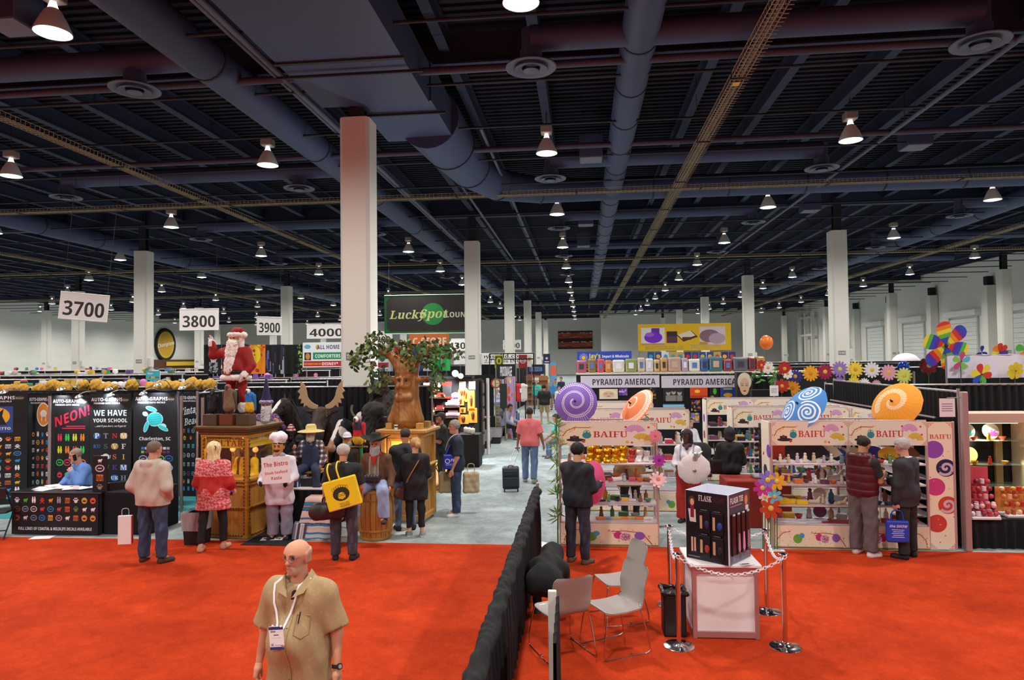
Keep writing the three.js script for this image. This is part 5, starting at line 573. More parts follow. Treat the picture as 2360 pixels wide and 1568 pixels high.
// --- chef
{const p=gp(645,1242),f=figure({name:'chef_mannequin',cat:'mannequin',label:'chef mannequin with black moustache holding a sign reading The Bistro',at:p,turn:.12,H:1.66,build:1.14,cell:.014,hcell:.006,skin:'#d08c4c',glove:'#17151a',hair:'#15110f',brow:'#15110f',stash:'#15110f',lip:'#a04a34',eyes:true,headScale:1.1,top:'#d6d2e0',hem:.62,flare:.015,loose:.035,fold:.006,topName:'chef_jacket',bottom:'#8e889c',legW:.035,fold2:1,shoe:'#15151a',head:[-.15,0,0],arms:[[[.28,-.9,.15],[-.15,-.25,.9]],[[-.28,-.95,.2],[.1,-.2,.9]]],curl:[1.2,1.2]});
mesh('chef_hat',sdf([cap(f.hd(0,.06,-.01),f.hd(0,.11,-.01),.098,.098),cap(f.hd(.06,.16,0),f.hd(-.06,.16,0),.085,.085),ball(f.hd(.08,.17,.04),.07),ball(f.hd(-.08,.17,.04),.07),ball(f.hd(0,.18,-.07),.08)],.012,{k:.03,fold:.005,ff:30,cut:(x,y)=>f.hd(0,.065,0).y-y}),mat('#ebe7ee',.85),f.o);mesh('moustache',tube([f.hd(-.05,-.035,.09),f.hd(-.03,-.052,.104),f.hd(0,-.045,.11),f.hd(.03,-.052,.104),f.hd(.05,-.035,.09)],.009,24,6),mat('#15110f',.8),f.o);mesh('neck_scarf',sdf([cap(f.T(.06,1.49,.04),f.T(-.06,1.49,.04),.05,.05),cap(f.T(0,1.45,.13),f.T(.04,1.28,.17),.03,.025),cap(f.T(0,1.45,.13),f.T(-.04,1.3,.17),.03,.025)],.012),mat('#9a98a8',.8),f.o);for(const[x,y]of[[.04,1.3],[.04,1.2],[-.06,1.3],[-.06,1.2]])mesh('button',sph(.01,...f.T(x,y,.155).toArray()),mat('#222',.4),f.o);
const m=print(512,512,(g)=>{g.fillStyle='#ece9ee';g.fillRect(0,0,512,512);const r='#b01f28';const o={sx:.82};txt(g,'The Bistro',262,140,118,r,{sx:.78,rot:-.06});txt(g,'Steak Seafood',260,300,74,r,{sx:.84,rot:-.06});txt(g,'Pasta',260,410,84,r,{sx:.9,rot:-.06});},.6);
const q=zp(636,1084,10.75),s=thing('menu_board','white signboard reading The Bistro Steak Seafood Pasta held by the chef','sign',q,.08);board('panel',.46,.43,.02,m,whiteM,s);s.rotation.z=.06;
const mt=solo('floor_mat',bx(.9,.012,.85),black,'black mat under the chef','mat');mt.position.set(p.x-.02,.006,p.z+.02);const ps=solo('flyer',bx(.36,.004,.2),print(128,64,(g)=>{g.fillStyle='#e4e2e8';g.fillRect(0,0,128,64);g.fillStyle='#3a3a4a';for(let i=0;i<6;i++)g.fillRect(12+i*18,14+(i%2)*14,12,24);}),'white flyers lying at the feet of the chef','flyer');const fp=gp(635,1240);ps.position.set(fp.x,.016,fp.z+.12);ps.rotation.y=.2;}
// --- farmer on a tall stool
const plaid=(x,y,z)=>{const a=Math.sin(x*70)>.2,b=Math.sin(y*70)>.2;return a&&b?'#d8d0d0':a||b?'#6a5a66':'#2a222c';};
{const at=[zp(720,1050,12.2).x,.62,-12.15];const st=thing('tall_stool','pale wooden high chair under the farmer','stool',[at[0],0,at[2]-.08]);mesh('seat',rbx(.42,.04,.4,.01,0,.98,0),pineM,st);for(const sx of[-1,1])for(const sz of[-1,1])mesh('leg',bar([sx*.17,.97,sz*.16],[sx*.19,0,sz*.19],.025),pineM,st);mesh('footrest',bar([-.18,.35,.18],[.18,.35,.18],.018),pineM,st);mesh('backrest',rbx(.42,.3,.03,.01,0,1.25,-.2),pineM,st);
const f=figure({name:'farmer_mannequin',cat:'mannequin',label:'bearded farmer mannequin in straw hat, plaid shirt and dungarees, seated high',at:[at[0],0,at[2]],turn:.15,H:1.5,hip:1.08,cell:.013,hcell:.008,build:1.02,headScale:1.1,skin:'#c07a48',hair:'#c8c4c0',eyes:true,beard:.06,beardW:.02,beardCol:'#b9b5b2',top:plaid,loose:.03,bottom:'#26324e',legW:.015,shoe:'#3a2a20',legs:[[[.25,-.1,1],[.05,-1,.1]],[[-.25,-.1,1],[-.05,-1,.1]]],arms:[[[.3,-.9,.1],[.0,-.5,.8]],[[-.35,-.8,.3],[-.05,.8,.6]]],curl:[.6,1.1]});
mesh('dungaree_bib',sdf([cap(f.T(.06,1.3,.045),f.T(.07,1.0,.04),.1,.11),cap(f.T(-.06,1.3,.045),f.T(-.07,1.0,.04),.1,.11)],.013,{cut:(x,y,z)=>f.T(0,1,-.02).z-z}),mat('#26324e',.9),f.o);for(const q of[1,-1])mesh('strap',tube([f.T(q*.07,1.34,.14),f.T(q*.1,1.46,.04),f.T(q*.08,1.42,-.1)],.02,16,6),mat('#26324e',.9),f.o);
const hq=f.hd(0,.075,-.005);mesh('straw_hat',lathe([[0,.1],[.07,.095],[.095,.06],[.1,0],[.2,-.02],[.24,-.035],[.24,-.045],[.1,-.012],[0,-.01]],28).translate(hq.x,hq.y,hq.z),mat('#cdb878',.9),f.o);const rod=solo('fishing_rod',bar([at[0]-.22,1.5,at[2]+.3],[at[0]-.3,2.2,at[2]+.1],.005),black,'thin dark rod in the hand of the farmer','rod');}
// --- cowboy on the barrel
{const p=gp(857,1248),b=thing('wooden_barrel','honey coloured wooden barrel under the cowboy','barrel',[p.x,0,p.z-.22]),R=(t)=>.245+.055*Math.sin(t*PI);const staves=20;
for(let i=0;i<staves;i++){const a0=i/staves*2*PI+.012,a1=(i+1)/staves*2*PI-.012,P=[],I=[],n=8;for(let j=0;j<=n;j++)for(const a of[a0,a1]){const t=j/n,r=R(t)+(i%2)*.002;P.push(Math.sin(a)*r,t*.82,Math.cos(a)*r);}for(let j=0;j<n;j++){const k=j*2;I.push(k,k+1,k+2,k+2,k+1,k+3);}const g=new THREE.BufferGeometry();g.setAttribute('position',new THREE.BufferAttribute(new Float32Array(P),3));g.setIndex(I);g.computeVertexNormals();planarUV(g,0,1,2+(i%3));mesh('stave',g,barrelM,b);}
mesh('core',lathe(Array.from({length:9},(_,j)=>[R(j/8)-.008,j/8*.82]),24),mat('#6a4416',.8),b);mesh('lid',cyl(.236,.236,.02,0,.81,0,24),barrelM,b);for(const[t,w]of[[.04,.05],[.2,.04],[.82,.04],[.97,.05]])mesh('hoop',lathe([[R(t)+.004,t*.82-w/2],[R(t)+.01,t*.82],[R(t)+.004,t*.82+w/2]],28),mat('#a8742c',.6),b);
const vest=(x,y,z)=>(Math.abs(x)>.085||z<0?'#5a3820':wob(x*40,1,1)>.1?'#9a8a78':'#7a6c5e');const f=figure({name:'cowboy_mannequin',cat:'mannequin',label:'bearded cowboy mannequin with a black hat and red neckerchief, seated on a barrel',at:[p.x+.02,0,p.z-.2],turn:.0,H:1.7,hip:.9,cell:.013,hcell:.007,build:1.08,headScale:1.08,skin:'#c8824e',hair:'#a8a5a4',eyes:true,beard:.09,beardW:.02,beardCol:'#9fa0a4',top:vest,loose:.03,fold:.006,bottom:'#8f9cc0',legW:.03,shoe:'#3a2a20',head:[.05,.05,0],legs:[[[.35,-.12,1],[.05,-1,.05]],[[-.35,-.12,1],[-.05,-1,.05]]],arms:[[[.35,-.9,.1],[.1,-.7,.7]],[[-.35,-.9,.15],[.1,.2,.9]]],curl:[.5,1.0]});
const hq=f.hd(0,.07,-.01),hg=lathe([[0,.12],[.06,.13],[.085,.1],[.1,0],[.17,.012],[.24,.03],[.245,.022],[.1,-.012],[0,-.01]],32),hp=hg.attributes.position;for(let i=0;i<hp.count;i++){const x=hp.getX(i),r=Math.hypot(x,hp.getZ(i));if(r>.11)hp.setY(i,hp.getY(i)+Math.abs(x)*.34-.03);else if(r<.05)hp.setY(i,hp.getY(i)-.02);hp.setX(i,x*1.05);}hg.computeVertexNormals();mesh('black_hat',hg.translate(hq.x,hq.y,hq.z),mat('#121216',.8),f.o);mesh('red_neckerchief',sdf([cap(f.T(.07,1.47,.05),f.T(-.07,1.47,.05),.045,.045),cap(f.T(0,1.44,.12),f.T(.01,1.3,.16),.06,.015,{sq:[1,1,.6]})],.012),mat('#b82420',.8),f.o);mesh('sheriff_star',extr(Array.from({length:10},(_,i)=>{const r=i%2?.014:.035,a=i/10*2*PI;return[Math.sin(a)*r,Math.cos(a)*r];}),.004).translate(...f.T(.13,1.27,.135).toArray()),metal('#d8c8a8',.3),f.o);
const a=thing('accordion','silver decorated instrument on the lap of the cowboy','instrument',[p.x+.02,.99,p.z-.0]);mesh('case',rbx(.26,.09,.14,.02,0,.05,0),mat('#2a2a30',.4),a);for(let i=0;i<5;i++)mesh('trim',rbx(.03,.03,.15,.008,-.1+i*.05,.1,0),metal('#c8c8d0',.3),a);}
// --- parrot on its perch
bird('scarlet_macaw','scarlet macaw with yellow wing tips on a perch',[zp(828,1040,12).x,1.47,-11.95],1.05,(x,y)=>(y<.17?'#c8a020':y>.28?'#2a2438':'#b81220'),(x,y,z)=>(z>.06?'#ece8e4':'#c01622'),(y)=>(y<.16?'#d8b020':'#b01420'),{tail:-.75,tailC:'#0f8a4a',turn:-.35});
{const t=thing('bird_perch','slim perch stand under the scarlet macaw','perch',[zp(828,1040,12).x,0,-11.98]);mesh('pole',bar([0,0,-.03],[0,1.45,-.03],.018),mat('#2a2018',.7),t);mesh('crossbar',bar([-.16,1.455,0],[.16,1.455,0],.016),mat('#8a6a3a',.7),t);mesh('base',cyl(.18,.2,.03,0,.016,0,20),mat('#2a2018',.7),t);}
// --- animal heads and bodies
function beast(name,label,at,turn,prims,color,cell=.022,o={}){const t=thing(name,label,'animal model',at,turn);mesh('body',sdf(prims,cell,{k:.06,fold:o.fold??.006,ff:34,color}),VC,t);return t;}
{const fur=(x,y,z)=>(wob(x*30,y*30,z*30)>.6?'#32221a':'#231712');
const h=beast('horse_model','dark brown horse with a white blaze behind the wizard',[zp(655,930,13).x,0,-13.1],-.55,[cap([0,1.15,-.35],[0,2.05,-.02],.24,.15),cap([0,2.15,.05],[0,1.83,.42],.13,.085),cap([0,1.83,.42],[0,1.78,.48],.085,.07),cap([.06,2.2,-.02],[.09,2.36,-.02],.035,.012,{k:.02}),cap([-.06,2.2,-.02],[-.09,2.36,-.02],.035,.012,{k:.02}),cap([0,.9,-.6],[0,1.1,-.3],.3,.28)],(x,y,z)=>(z>.12+Math.abs(x)&&Math.abs(x)<.045+(y-1.8)*.04&&y>1.84&&z+y*.9>2.08?'#e6e2de':fur(x,y,z)),.018);mesh('mane',sdf([cap([.03,2.2,-.08],[.05,1.5,-.38],.06,.07)],.02,{fold:.015,ff:40}),mat('#120c0a',.9),h);for(const q of[1,-1])mesh('eye',sph(.022,q*.105,2.1,.14),mat('#0c0806',.15),h);
const m=beast('moose_model','brown moose head with wide palmate antlers',[zp(738,950,13).x,0,-13.05],.15,[cap([0,1.0,-.5],[0,1.75,-.1],.3,.2),cap([0,1.93,.0],[0,1.6,.42],.17,.13),cap([0,1.6,.42],[0,1.45,.5],.135,.125),cap([.16,1.98,-.06],[.32,2.02,-.08],.05,.02),cap([-.16,1.98,-.06],[-.32,2.02,-.08],.05,.02),cap([0,1.4,.2],[0,1.2,.2],.06,.03)],(x,y,z)=>(z>.5?'#1a1210':wob(x*24,y*24,z*24)>.6?'#4a3222':'#33221a'),.02);for(const q of[1,-1]){mesh('eye',sph(.022,q*.15,1.92,.13),mat('#0c0806',.15),m);const s=new THREE.Shape();s.moveTo(0,0);s.bezierCurveTo(.1,-.04,.2,-.04,.3,.04);s.lineTo(.36,-.02);s.lineTo(.37,.08);s.lineTo(.45,.06);s.lineTo(.44,.16);s.lineTo(.53,.16);s.lineTo(.5,.27);s.lineTo(.58,.32);s.lineTo(.52,.4);s.lineTo(.55,.56);s.bezierCurveTo(.44,.52,.36,.4,.32,.26);s.bezierCurveTo(.26,.14,.12,.08,0,.06);const g=new THREE.ExtrudeGeometry(s,{depth:.03,bevelEnabled:true,bevelSize:.012,bevelThickness:.012,bevelSegments:2});if(q<0)g.scale(-1,1,1);g.scale(.72,.85,.8).rotateX(-.25).rotateY(q*-.25).rotateZ(q*.18).translate(q*.09,2.07,-.06);if(q<0){const ix=g.index;const p=g.attributes.position;const a=p.array;for(let i=0;i<a.length;i+=9)for(let k=0;k<3;k++){const tt=a[i+3+k];a[i+3+k]=a[i+6+k];a[i+6+k]=tt;}g.computeVertexNormals();}mesh('antler',g,mat('#a58762',.35),m);}
const c=beast('cow_model','black cow with a white blaze beside the moose',[zp(800,980,12.9).x,0,-12.95],-.5,[cap([0,.95,-.75],[0,1.15,-.1],.3,.24),cap([0,1.2,-.05],[0,1.72,.1],.2,.15),cap([0,1.75,.12],[0,1.35,.42],.13,.085),cap([.13,1.78,.05],[.3,1.76,.02],.05,.025),cap([-.13,1.78,.05],[-.3,1.76,.02],.05,.025)],(x,y,z)=>(z>.42?'#b98a6a':z>.17&&Math.abs(x)<.05&&z+y>1.82?'#e6e2de':wob(x*4,y*4,z*4)>.9?'#e0dcd8':'#101013'),.02);for(const q of[1,-1])mesh('eye',sph(.02,q*.11,1.68,.2),mat('#080606',.15),c);const wh=c;mesh('white_patch',sdf([cap([.1,1.9,-.25],[.25,1.86,-.3],.1,.09)],.02),mat('#ddd8d4',.9),c);
const bi=beast('bison_model','huge shaggy dark bison with a brown hump',[zp(858,960,13).x,0,-13.2],-.25,[cap([0,1.0,-.6],[0,1.5,-.3],.5,.5),cap([.1,2.05,-.45],[0,1.6,-.3],.28,.42),cap([0,1.75,.05],[0,1.35,.3],.26,.2),ball([0,1.95,.05],.25),cap([0,1.3,.3],[0,1.1,.28],.14,.06),cap([0,1.1,-.2],[0,.5,-.2],.4,.3),ball([.15,2.2,-.5],.2)],(x,y,z)=>(wob(x*26,y*26,z*26)>.4?'#2a1d15':z>-.05?'#121013':'#1e1510'),.026,{fold:.018});for(const q of[1,-1])mesh('horn',tube([[q*.24,1.9,.12],[q*.38,1.9,.15],[q*.46,2.02,.14],[q*.46,2.12,.1]],.032,16,8),mat('#4a4640',.4),bi);
const be=beast('bear_model','brown standing bear behind the bison',[zp(876,930,13.7).x,0,-13.75],-.1,[cap([0,.3,0],[0,1.7,0],.38,.34),cap([0,1.8,0],[0,2.3,.05],.3,.2),ball([0,2.42,.08],.19),cap([0,2.38,.2],[0,2.36,.3],.09,.07),ball([.13,2.58,.04],.06),ball([-.13,2.58,.04],.06)],(x,y,z)=>(wob(x*26,y*26,z*26)>.4?'#35241a':'#241811'),.026,{fold:.016});}
// --- grey cloth sheet, dummies in the back row
{const t=solo('grey_backdrop_sheet',drapeGeo([zp(650,980,13.9).x,-13.95],[zp(790,980,13.9).x,-13.95],1.0,2.05,.3,.02),mat('#3a3a44',.9),'dark grey cloth sheet hung behind the moose','cloth');}
{const f=figure({name:'shop_mannequin',cat:'mannequin',label:'dark mannequin in a red and white knitted hat behind the chef',at:[zp(668,1000,12.7).x,0,-12.75],turn:.3,H:1.72,cell:.02,skin:'#2a1d18',hair:'#222',top:'#141418',bottom:'#141418',shoe:'#111'});mesh('knit_hat',sdf([cap(f.hd(0,.06,-.01),f.hd(0,.13,-.02),.1,.06)],.013,{color:(x,y)=>(Math.sin(y*120)>.3?'#d8d0d0':'#a81c20'),cut:(x,y)=>f.hd(0,.05,0).y-y}),VC,f.o);
const g=figure({name:'shop_mannequin',cat:'mannequin',label:'seated dark mannequin in a black cap between the chef and the farmer',at:[zp(688,1000,12.4).x,0,-12.45],turn:.5,H:1.6,hip:.82,cell:.02,skin:'#3a2a22',hair:'#111',top:'#101014',bottom:'#15151a',shoe:'#111',legs:[[[.1,-.1,1],[0,-1,0]],[[-.1,-.1,1],[0,-1,0]]]});mesh('black_cap',sdf([cap(g.hd(0,.06,-.01),g.hd(0,.08,-.01),.1,.09),cap(g.hd(.03,.05,.1),g.hd(-.03,.05,.14),.05,.05,{sq:[1,.3,1]})],.012,{cut:(x,y)=>g.hd(0,.04,0).y-y}),mat('#0f0f12',.8),g.o);
const k=figure({name:'shop_mannequin',cat:'mannequin',label:'bearded mannequin in a ball cap and black coat left of the scarlet macaw',at:[zp(805,1000,12.6).x,0,-12.5],turn:.1,H:1.62,cell:.02,hcell:.01,skin:'#a8703c',hair:'#888',beard:.05,beardCol:'#8a8684',top:'#121216',bottom:'#121216',shoe:'#111'});mesh('ball_cap',sdf([cap(k.hd(0,.07,-.01),k.hd(0,.09,-.01),.098,.085),cap(k.hd(.03,.055,.1),k.hd(-.03,.05,.14),.05,.05,{sq:[1,.3,1]})],.012,{color:(x,y,z)=>(z>k.hd(0,0,.02).z&&y>k.hd(0,.07,0).y?'#d8d4dc':'#23284a'),cut:(x,y)=>k.hd(0,.05,0).y-y}),VC,k.o);}
// --- small sales table, serape, books
{const cx=zp(715,1150,11.7).x,t=thing('sales_table','small table with a white top and black skirt between chef and barrel','table',[cx,0,-11.85]);mesh('top',rbx(.9,.03,.5,.01,0,.76,0),mat('#dcd8e0',.5),t);mesh('skirt',drapeGeo([-.44,.24],[.44,.24],.02,.745),clothM,t);mesh('skirt_side',drapeGeo([-.44,-.24],[-.44,.24],.02,.745),clothM,t);
const items=[['card_machine','white and black card machine on the small sales table',[.14,.1,.12],'#d0ccd4',-.3,.1],['cash_box','black metal box on the small sales table',[.22,.14,.18],'#1a1a20',-.1,.0],['photo_stand','small black and white photo leaning on the sales table',[.16,.17,.02],'#b8b8c0',-.26,-.12],['tin_can','white lidded pot on the sales table',[.1,.16,.1],'#dcd8d8',.22,0],['blue_phone','dark blue telephone on the sales table',[.14,.05,.1],'#2a3250',.12,.12]];for(const[n,l,[w,h,d],c,x,z]of items){const b=thing(n,l,n.split('_').pop(),[cx+x,.777,-11.85+z],.1);mesh('body',n==='tin_can'?cyl(.05,.048,h,0,h/2,0,18):rbx(w,h,d,.01,0,h/2,0),mat(c,.5),b);mesh('lid',n==='tin_can'?cyl(.054,.054,.02,0,h,0,18):rbx(w*.7,.012,d*.7,.004,0,h+.005,0),mat(n==='cash_box'?'#888890':'#3a3a44',.4),b);}
const st=print(64,512,(g)=>{const C=['#c9a79c','#d9c3b8','#3f8fb8','#2f78a8','#6fb0c8','#d8b8ac','#a8c0cc','#c98f86'];let y=0;while(y<512){const h=rnd(10,44);g.fillStyle=pick(C);g.fillRect(0,y,64,h);y+=h;}for(const yy of[180,330]){g.fillStyle='#3a2f3a';for(let x=0;x<64;x+=8)g.fillRect(x,yy+((x/8)%2)*5,6,10);}},.95);
const sx=zp(733,1190,11.3).x,s=thing('serape_blanket','striped blue and rose serape blanket draped over a low stand','blanket',[sx,0,-11.35]);const P=[],I=[],U=[],n=14,k=12;for(let j=0;j<=k;j++)for(let i=0;i<=n;i++){const u=i/n,v=j/k,y=.7-.68*Math.min(1,Math.max(0,v-.06)/.94),zz=.1+.12*v+.025*Math.sin(u*14+v*3)*v,x=(u-.5)*(.36+.3*v);P.push(x,v<.06?.7:y,v<.06?-.1+v*3.3:zz);U.push(u,1-v);}for(let j=0;j<k;j++)for(let i=0;i<n;i++){const a=j*(n+1)+i;I.push(a,a+n+1,a+1,a+1,a+n+1,a+n+2);}const g=new THREE.BufferGeometry();g.setAttribute('position',new THREE.BufferAttribute(new Float32Array(P),3));g.setAttribute('uv',new THREE.BufferAttribute(new Float32Array(U),2));g.setIndex(I);g.computeVertexNormals();st.side=THREE.DoubleSide;mesh('cloth',g,st,s);const fr=[];for(let i=0;i<30;i++)fr.push(bar([(i/29-.5)*.66,.03,.22+.02*Math.sin(i)],[(i/29-.5)*.68,.008,.26],.004,4));const fm=mesh('fringe',fr,mat('#cdb8b0',.9),s);fm.userData.kind='stuff';mesh('stand',rbx(.34,.68,.18,.02,0,.34,-.0),mat('#4a3a2c',.8),s);
const bx0=zp(690,1225,11.2).x,r=thing('magazine_rack','slanting stack of magazines beside the serape','magazines',[bx0,0,-11.2],.3);for(let i=0;i<6;i++){const m=mesh('magazine',bx(.03,.26,.2,-.1+i*.035,.14,0),mat(pick(['#8f7a6a','#c8c4cc','#7a7a98','#d8d4d8','#4a4658']),.5),r);m.rotation.z=-.15;}}
// ================= pine cabinet and the carved tree =================
{const a=gp(905,1190),w=.82,cx=zp(938,1080,12.6).x,c=thing('pine_cabinet','knotty pine display cabinet with a lit window under the carved tree','cabinet',[cx,0,-12.75],-.12);for(const sx of[-1,1])for(const sz of[-1,1])mesh('post',rbx(.09,1.58,.09,.012,sx*(w/2-.045),.85,sz*.33),pineM,c);for(const y of[.1,.8,1.62]){mesh('rail',rbx(w,.1,.08,.01,0,y,.335),pineM,c);mesh('rail',rbx(.08,.1,.7,.01,w/2-.04,y,0),pineM,c);mesh('rail',rbx(.08,.1,.7,.01,-w/2+.04,y,0),pineM,c);}for(let i=0;i<5;i++){mesh('plank',bx(.14,.62,.02,-.3+i*.15,.45,.32),pineM,c);mesh('plank',bx(.02,.62,.12,w/2-.06,.45,-.26+i*.13),pineM,c);mesh('plank',bx(.02,.72,.12,w/2-.06,1.2,-.26+i*.13),pineM,c);}mesh('cornice',rbx(w+.16,.05,.86,.01,0,1.69,0),pineM,c);const pane=mesh('lit_window',bx(.36,.5,.02,-.05,1.25,.3),new THREE.MeshPhysicalMaterial({color:'#e8b860',emissive:'#f0a840',emissiveIntensity:0.175,roughness:.4}),c);mesh('window_frame',[bx(.44,.05,.04,-.05,1.53,.31),bx(.44,.05,.04,-.05,.97,.31),bx(.05,.6,.04,-.27,1.25,.31),bx(.05,.6,.04,.17,1.25,.31)],pineM,c);mesh('side_shelf',rbx(.1,.03,.6,.008,w/2+.02,1.05,0),pineM,c);for(const sx of[-1,1])for(const sz of[-1,1])mesh('caster',cyl(.035,.035,.03,0,0,0,12).rotateX(PI/2).translate(sx*.34,.036,sz*.3),black,c);const l=new THREE.PointLight('#ffc070',0.2,0,2);l.position.set(-.05,1.25,.42);l.name='window_light';l.castShadow=true;c.add(l);
mesh('tree_support',[rbx(.12,.12,.12,.01,-.3,1.77,.2),rbx(.12,.12,.12,.01,.3,1.77,.2),rbx(.12,.12,.12,.01,-.3,1.77,-.2),rbx(.12,.12,.12,.01,.3,1.77,-.2)],pineM,c);
const tx=zp(938,900,12.75).x,t=thing('carved_tree','carved wooden tree with a smiling face, green leaves and red apples','tree',[tx,1.83,-12.75]);const base=.0;
const pr=[cap([0,.05,0],[0,1.0,0],.245,.215),cap([.3,.04,.1],[.12,.28,.05],.06,.14,{k:.1}),cap([-.3,.04,.1],[-.12,.28,.05],.06,.14,{k:.1}),cap([0,.04,.25],[0,.25,.1],.08,.14,{k:.1}),cap([-.06,1.0,0],[-.32,1.28,.02],.14,.07,{k:.08}),cap([-.32,1.28,.02],[-.62,1.36,.0],.065,.03),cap([.06,1.0,0],[.26,1.26,.0],.13,.07,{k:.08}),cap([.26,1.26,0],[.42,1.36,.04],.06,.035),cap([.3,1.28,0],[.62,1.24,.06],.045,.02),cap([0,1.0,-.05],[.02,1.3,-.1],.14,.06,{k:.08}),cap([.2,.78,.02],[.42,.84,.04],.06,.02,{k:.05}),cap([-.2,.8,.02],[-.4,.86,.06],.06,.02,{k:.05}),
cap([.09,.83,.2],[.02,.84,.225],.03,.028,{k:.02}),cap([-.14,.83,.18],[-.07,.84,.215],.03,.028,{k:.02}),cap([-.025,.8,.22],[-.025,.69,.245],.028,.045,{k:.03}),ball([.07,.68,.2],.045),ball([-.12,.68,.19],.045),cap([.06,.47,.19],[-.1,.47,.19],.09,.09,{k:.03}),cap([.1,.95,.17],[-.14,.95,.16],.03,.03,{k:.03}),cap([.08,.625,.26],[-.02,.585,.285],.026,.026,{sub:1,k:.012}),cap([-.02,.585,.285],[-.12,.625,.25],.026,.026,{sub:1,k:.012}),ball([.045,.79,.245],.034,{sub:1,k:.012}),ball([-.1,.79,.23],.034,{sub:1,k:.012}),ball([.16,.97,.17],.03,{sub:1,k:.02})];
for(let i=0;i<9;i++){const a0=PI+.15+i*.33;pr.push(cap([-.02+Math.cos(a0)*.16,.5+Math.sin(a0)*.17,.27],[-.02+Math.cos(a0+.33)*.16,.5+Math.sin(a0+.33)*.17,.262],.02,.02,{sub:1,k:.01}));}
mesh('trunk',planarUV(sdf(pr,.013,{k:.05,fold:.003,ff:22}),0,1,1.1),carveM,t);for(const x of[.045,-.1])mesh('eye',sph(.017,x,.79,.225),mat('#2a1c10',.3),t);
const leafG=(()=>{const s=new THREE.Shape();s.moveTo(0,0);s.bezierCurveTo(.03,.012,.035,.05,0,.085);s.bezierCurveTo(-.035,.05,-.03,.012,0,0);return new THREE.ExtrudeGeometry(s,{depth:.002,bevelEnabled:false,curveSegments:3});})(),LM=['#3a5a2a','#4a6a34','#2a4a24','#6a7a3c','#8a9458','#31502c'].map((c)=>mat(c,.6,{side:THREE.DoubleSide}));
const rest=[];let cnt=0;const spray=[[-.85,1.4,0],[-.7,1.5,.1],[-.55,1.42,-.1],[-.95,1.12,.05],[-1.0,1.2,0],[-.72,1.25,.1],[-.6,1.0,.12],[-.55,.85,.15],[-.6,.7,.12],[-.42,.72,.2],[-.35,1.5,.1],[-.2,1.42,.15],[0,1.45,.1],[.1,1.2,.16],[.12,1.05,.2],[.2,1.35,.1],[.35,1.45,0],[.5,1.4,.05],[.62,1.3,.1],[.72,1.42,0],[.55,1.1,.1],[.6,.95,.1],[.62,.78,.12],[.6,.62,.1],[.42,1.2,.12],[-.62,1.6,0],[.9,1.3,0],[-.45,1.25,.1],[.3,1.15,.1],[-.05,1.3,-.15]];
const tw2=[];for(const[x,y,z]of spray){tw2.push(bar([x*.72,y*.85+.2,z*.5],[x,y,z],.006,4));const n=20;for(let i=0;i<n;i++){const g=leafG.clone().rotateX(rnd(-1,1)).rotateZ(rnd(6.28)).rotateY(rnd(-1,1)).scale(1.25,1.25,1.25);const p=[x+rnd(-.13,.13),y+rnd(-.11,.11),z+rnd(-.1,.1)];if(cnt++<290){const l=mesh('leaf',leafG,LM[cnt%6],t);l.position.set(...p);l.rotation.set(rnd(-1,1),rnd(-1,1),rnd(6.28));l.scale.setScalar(rnd(1,1.5));}else rest.push(g.translate(...p));}}mesh('twigs',tw2,mat('#5a4426',.8),t);const ro=mesh('foliage',rest,LM[1],t);ro.userData.kind='stuff';
for(const[x,y,z]of[[-.42,.78,.12],[.42,.78,.14],[.72,1.22,.08],[-.08,1.48,.1]]){const ap=mesh('apple',sph(.038,x,y,z,1,.95,1),mat('#7a1420',.35),t);}
const cp=thing('paper_cup','white and navy cup on top of the pine cabinet','cup',[cx-.15,1.717,-12.4]);mesh('cup',cyl(.035,.028,.09,0,.045,0,16),whiteM,cp);mesh('sleeve',cyl(.034,.03,.04,0,.05,0,16),mat('#24305a',.6),cp);
}
{const p=gp(1005,1105),t=thing('leafy_plant','trailing green plant on a black folding stand','plant',[p.x,0,p.z]);mesh('stand',[bar([-.2,0,.15],[.2,.62,-.1],.012),bar([.2,0,.15],[-.2,.62,-.1],.012),bar([-.22,.62,-.1],[.22,.62,-.1],.012),bx(.44,.015,.3,0,.63,0)],black,t);const lg=new THREE.CircleGeometry(.05,7).scale(1,1.5,1),lv=[];for(let i=0;i<110;i++){const l=mesh('leaf',lg,pick([mat('#2f5a24',.6,{side:2}),mat('#44702e',.6,{side:2}),mat('#5a8a3a',.6,{side:2})]),t);l.position.set(rnd(-.22,.22),.64+rnd(-.1,.26),rnd(-.14,.2));l.rotation.set(rnd(-1,1),rnd(3),rnd(3));}mesh('pot',cyl(.12,.09,.16,0,.72,0,16),mat('#3a2a20',.7),t);}
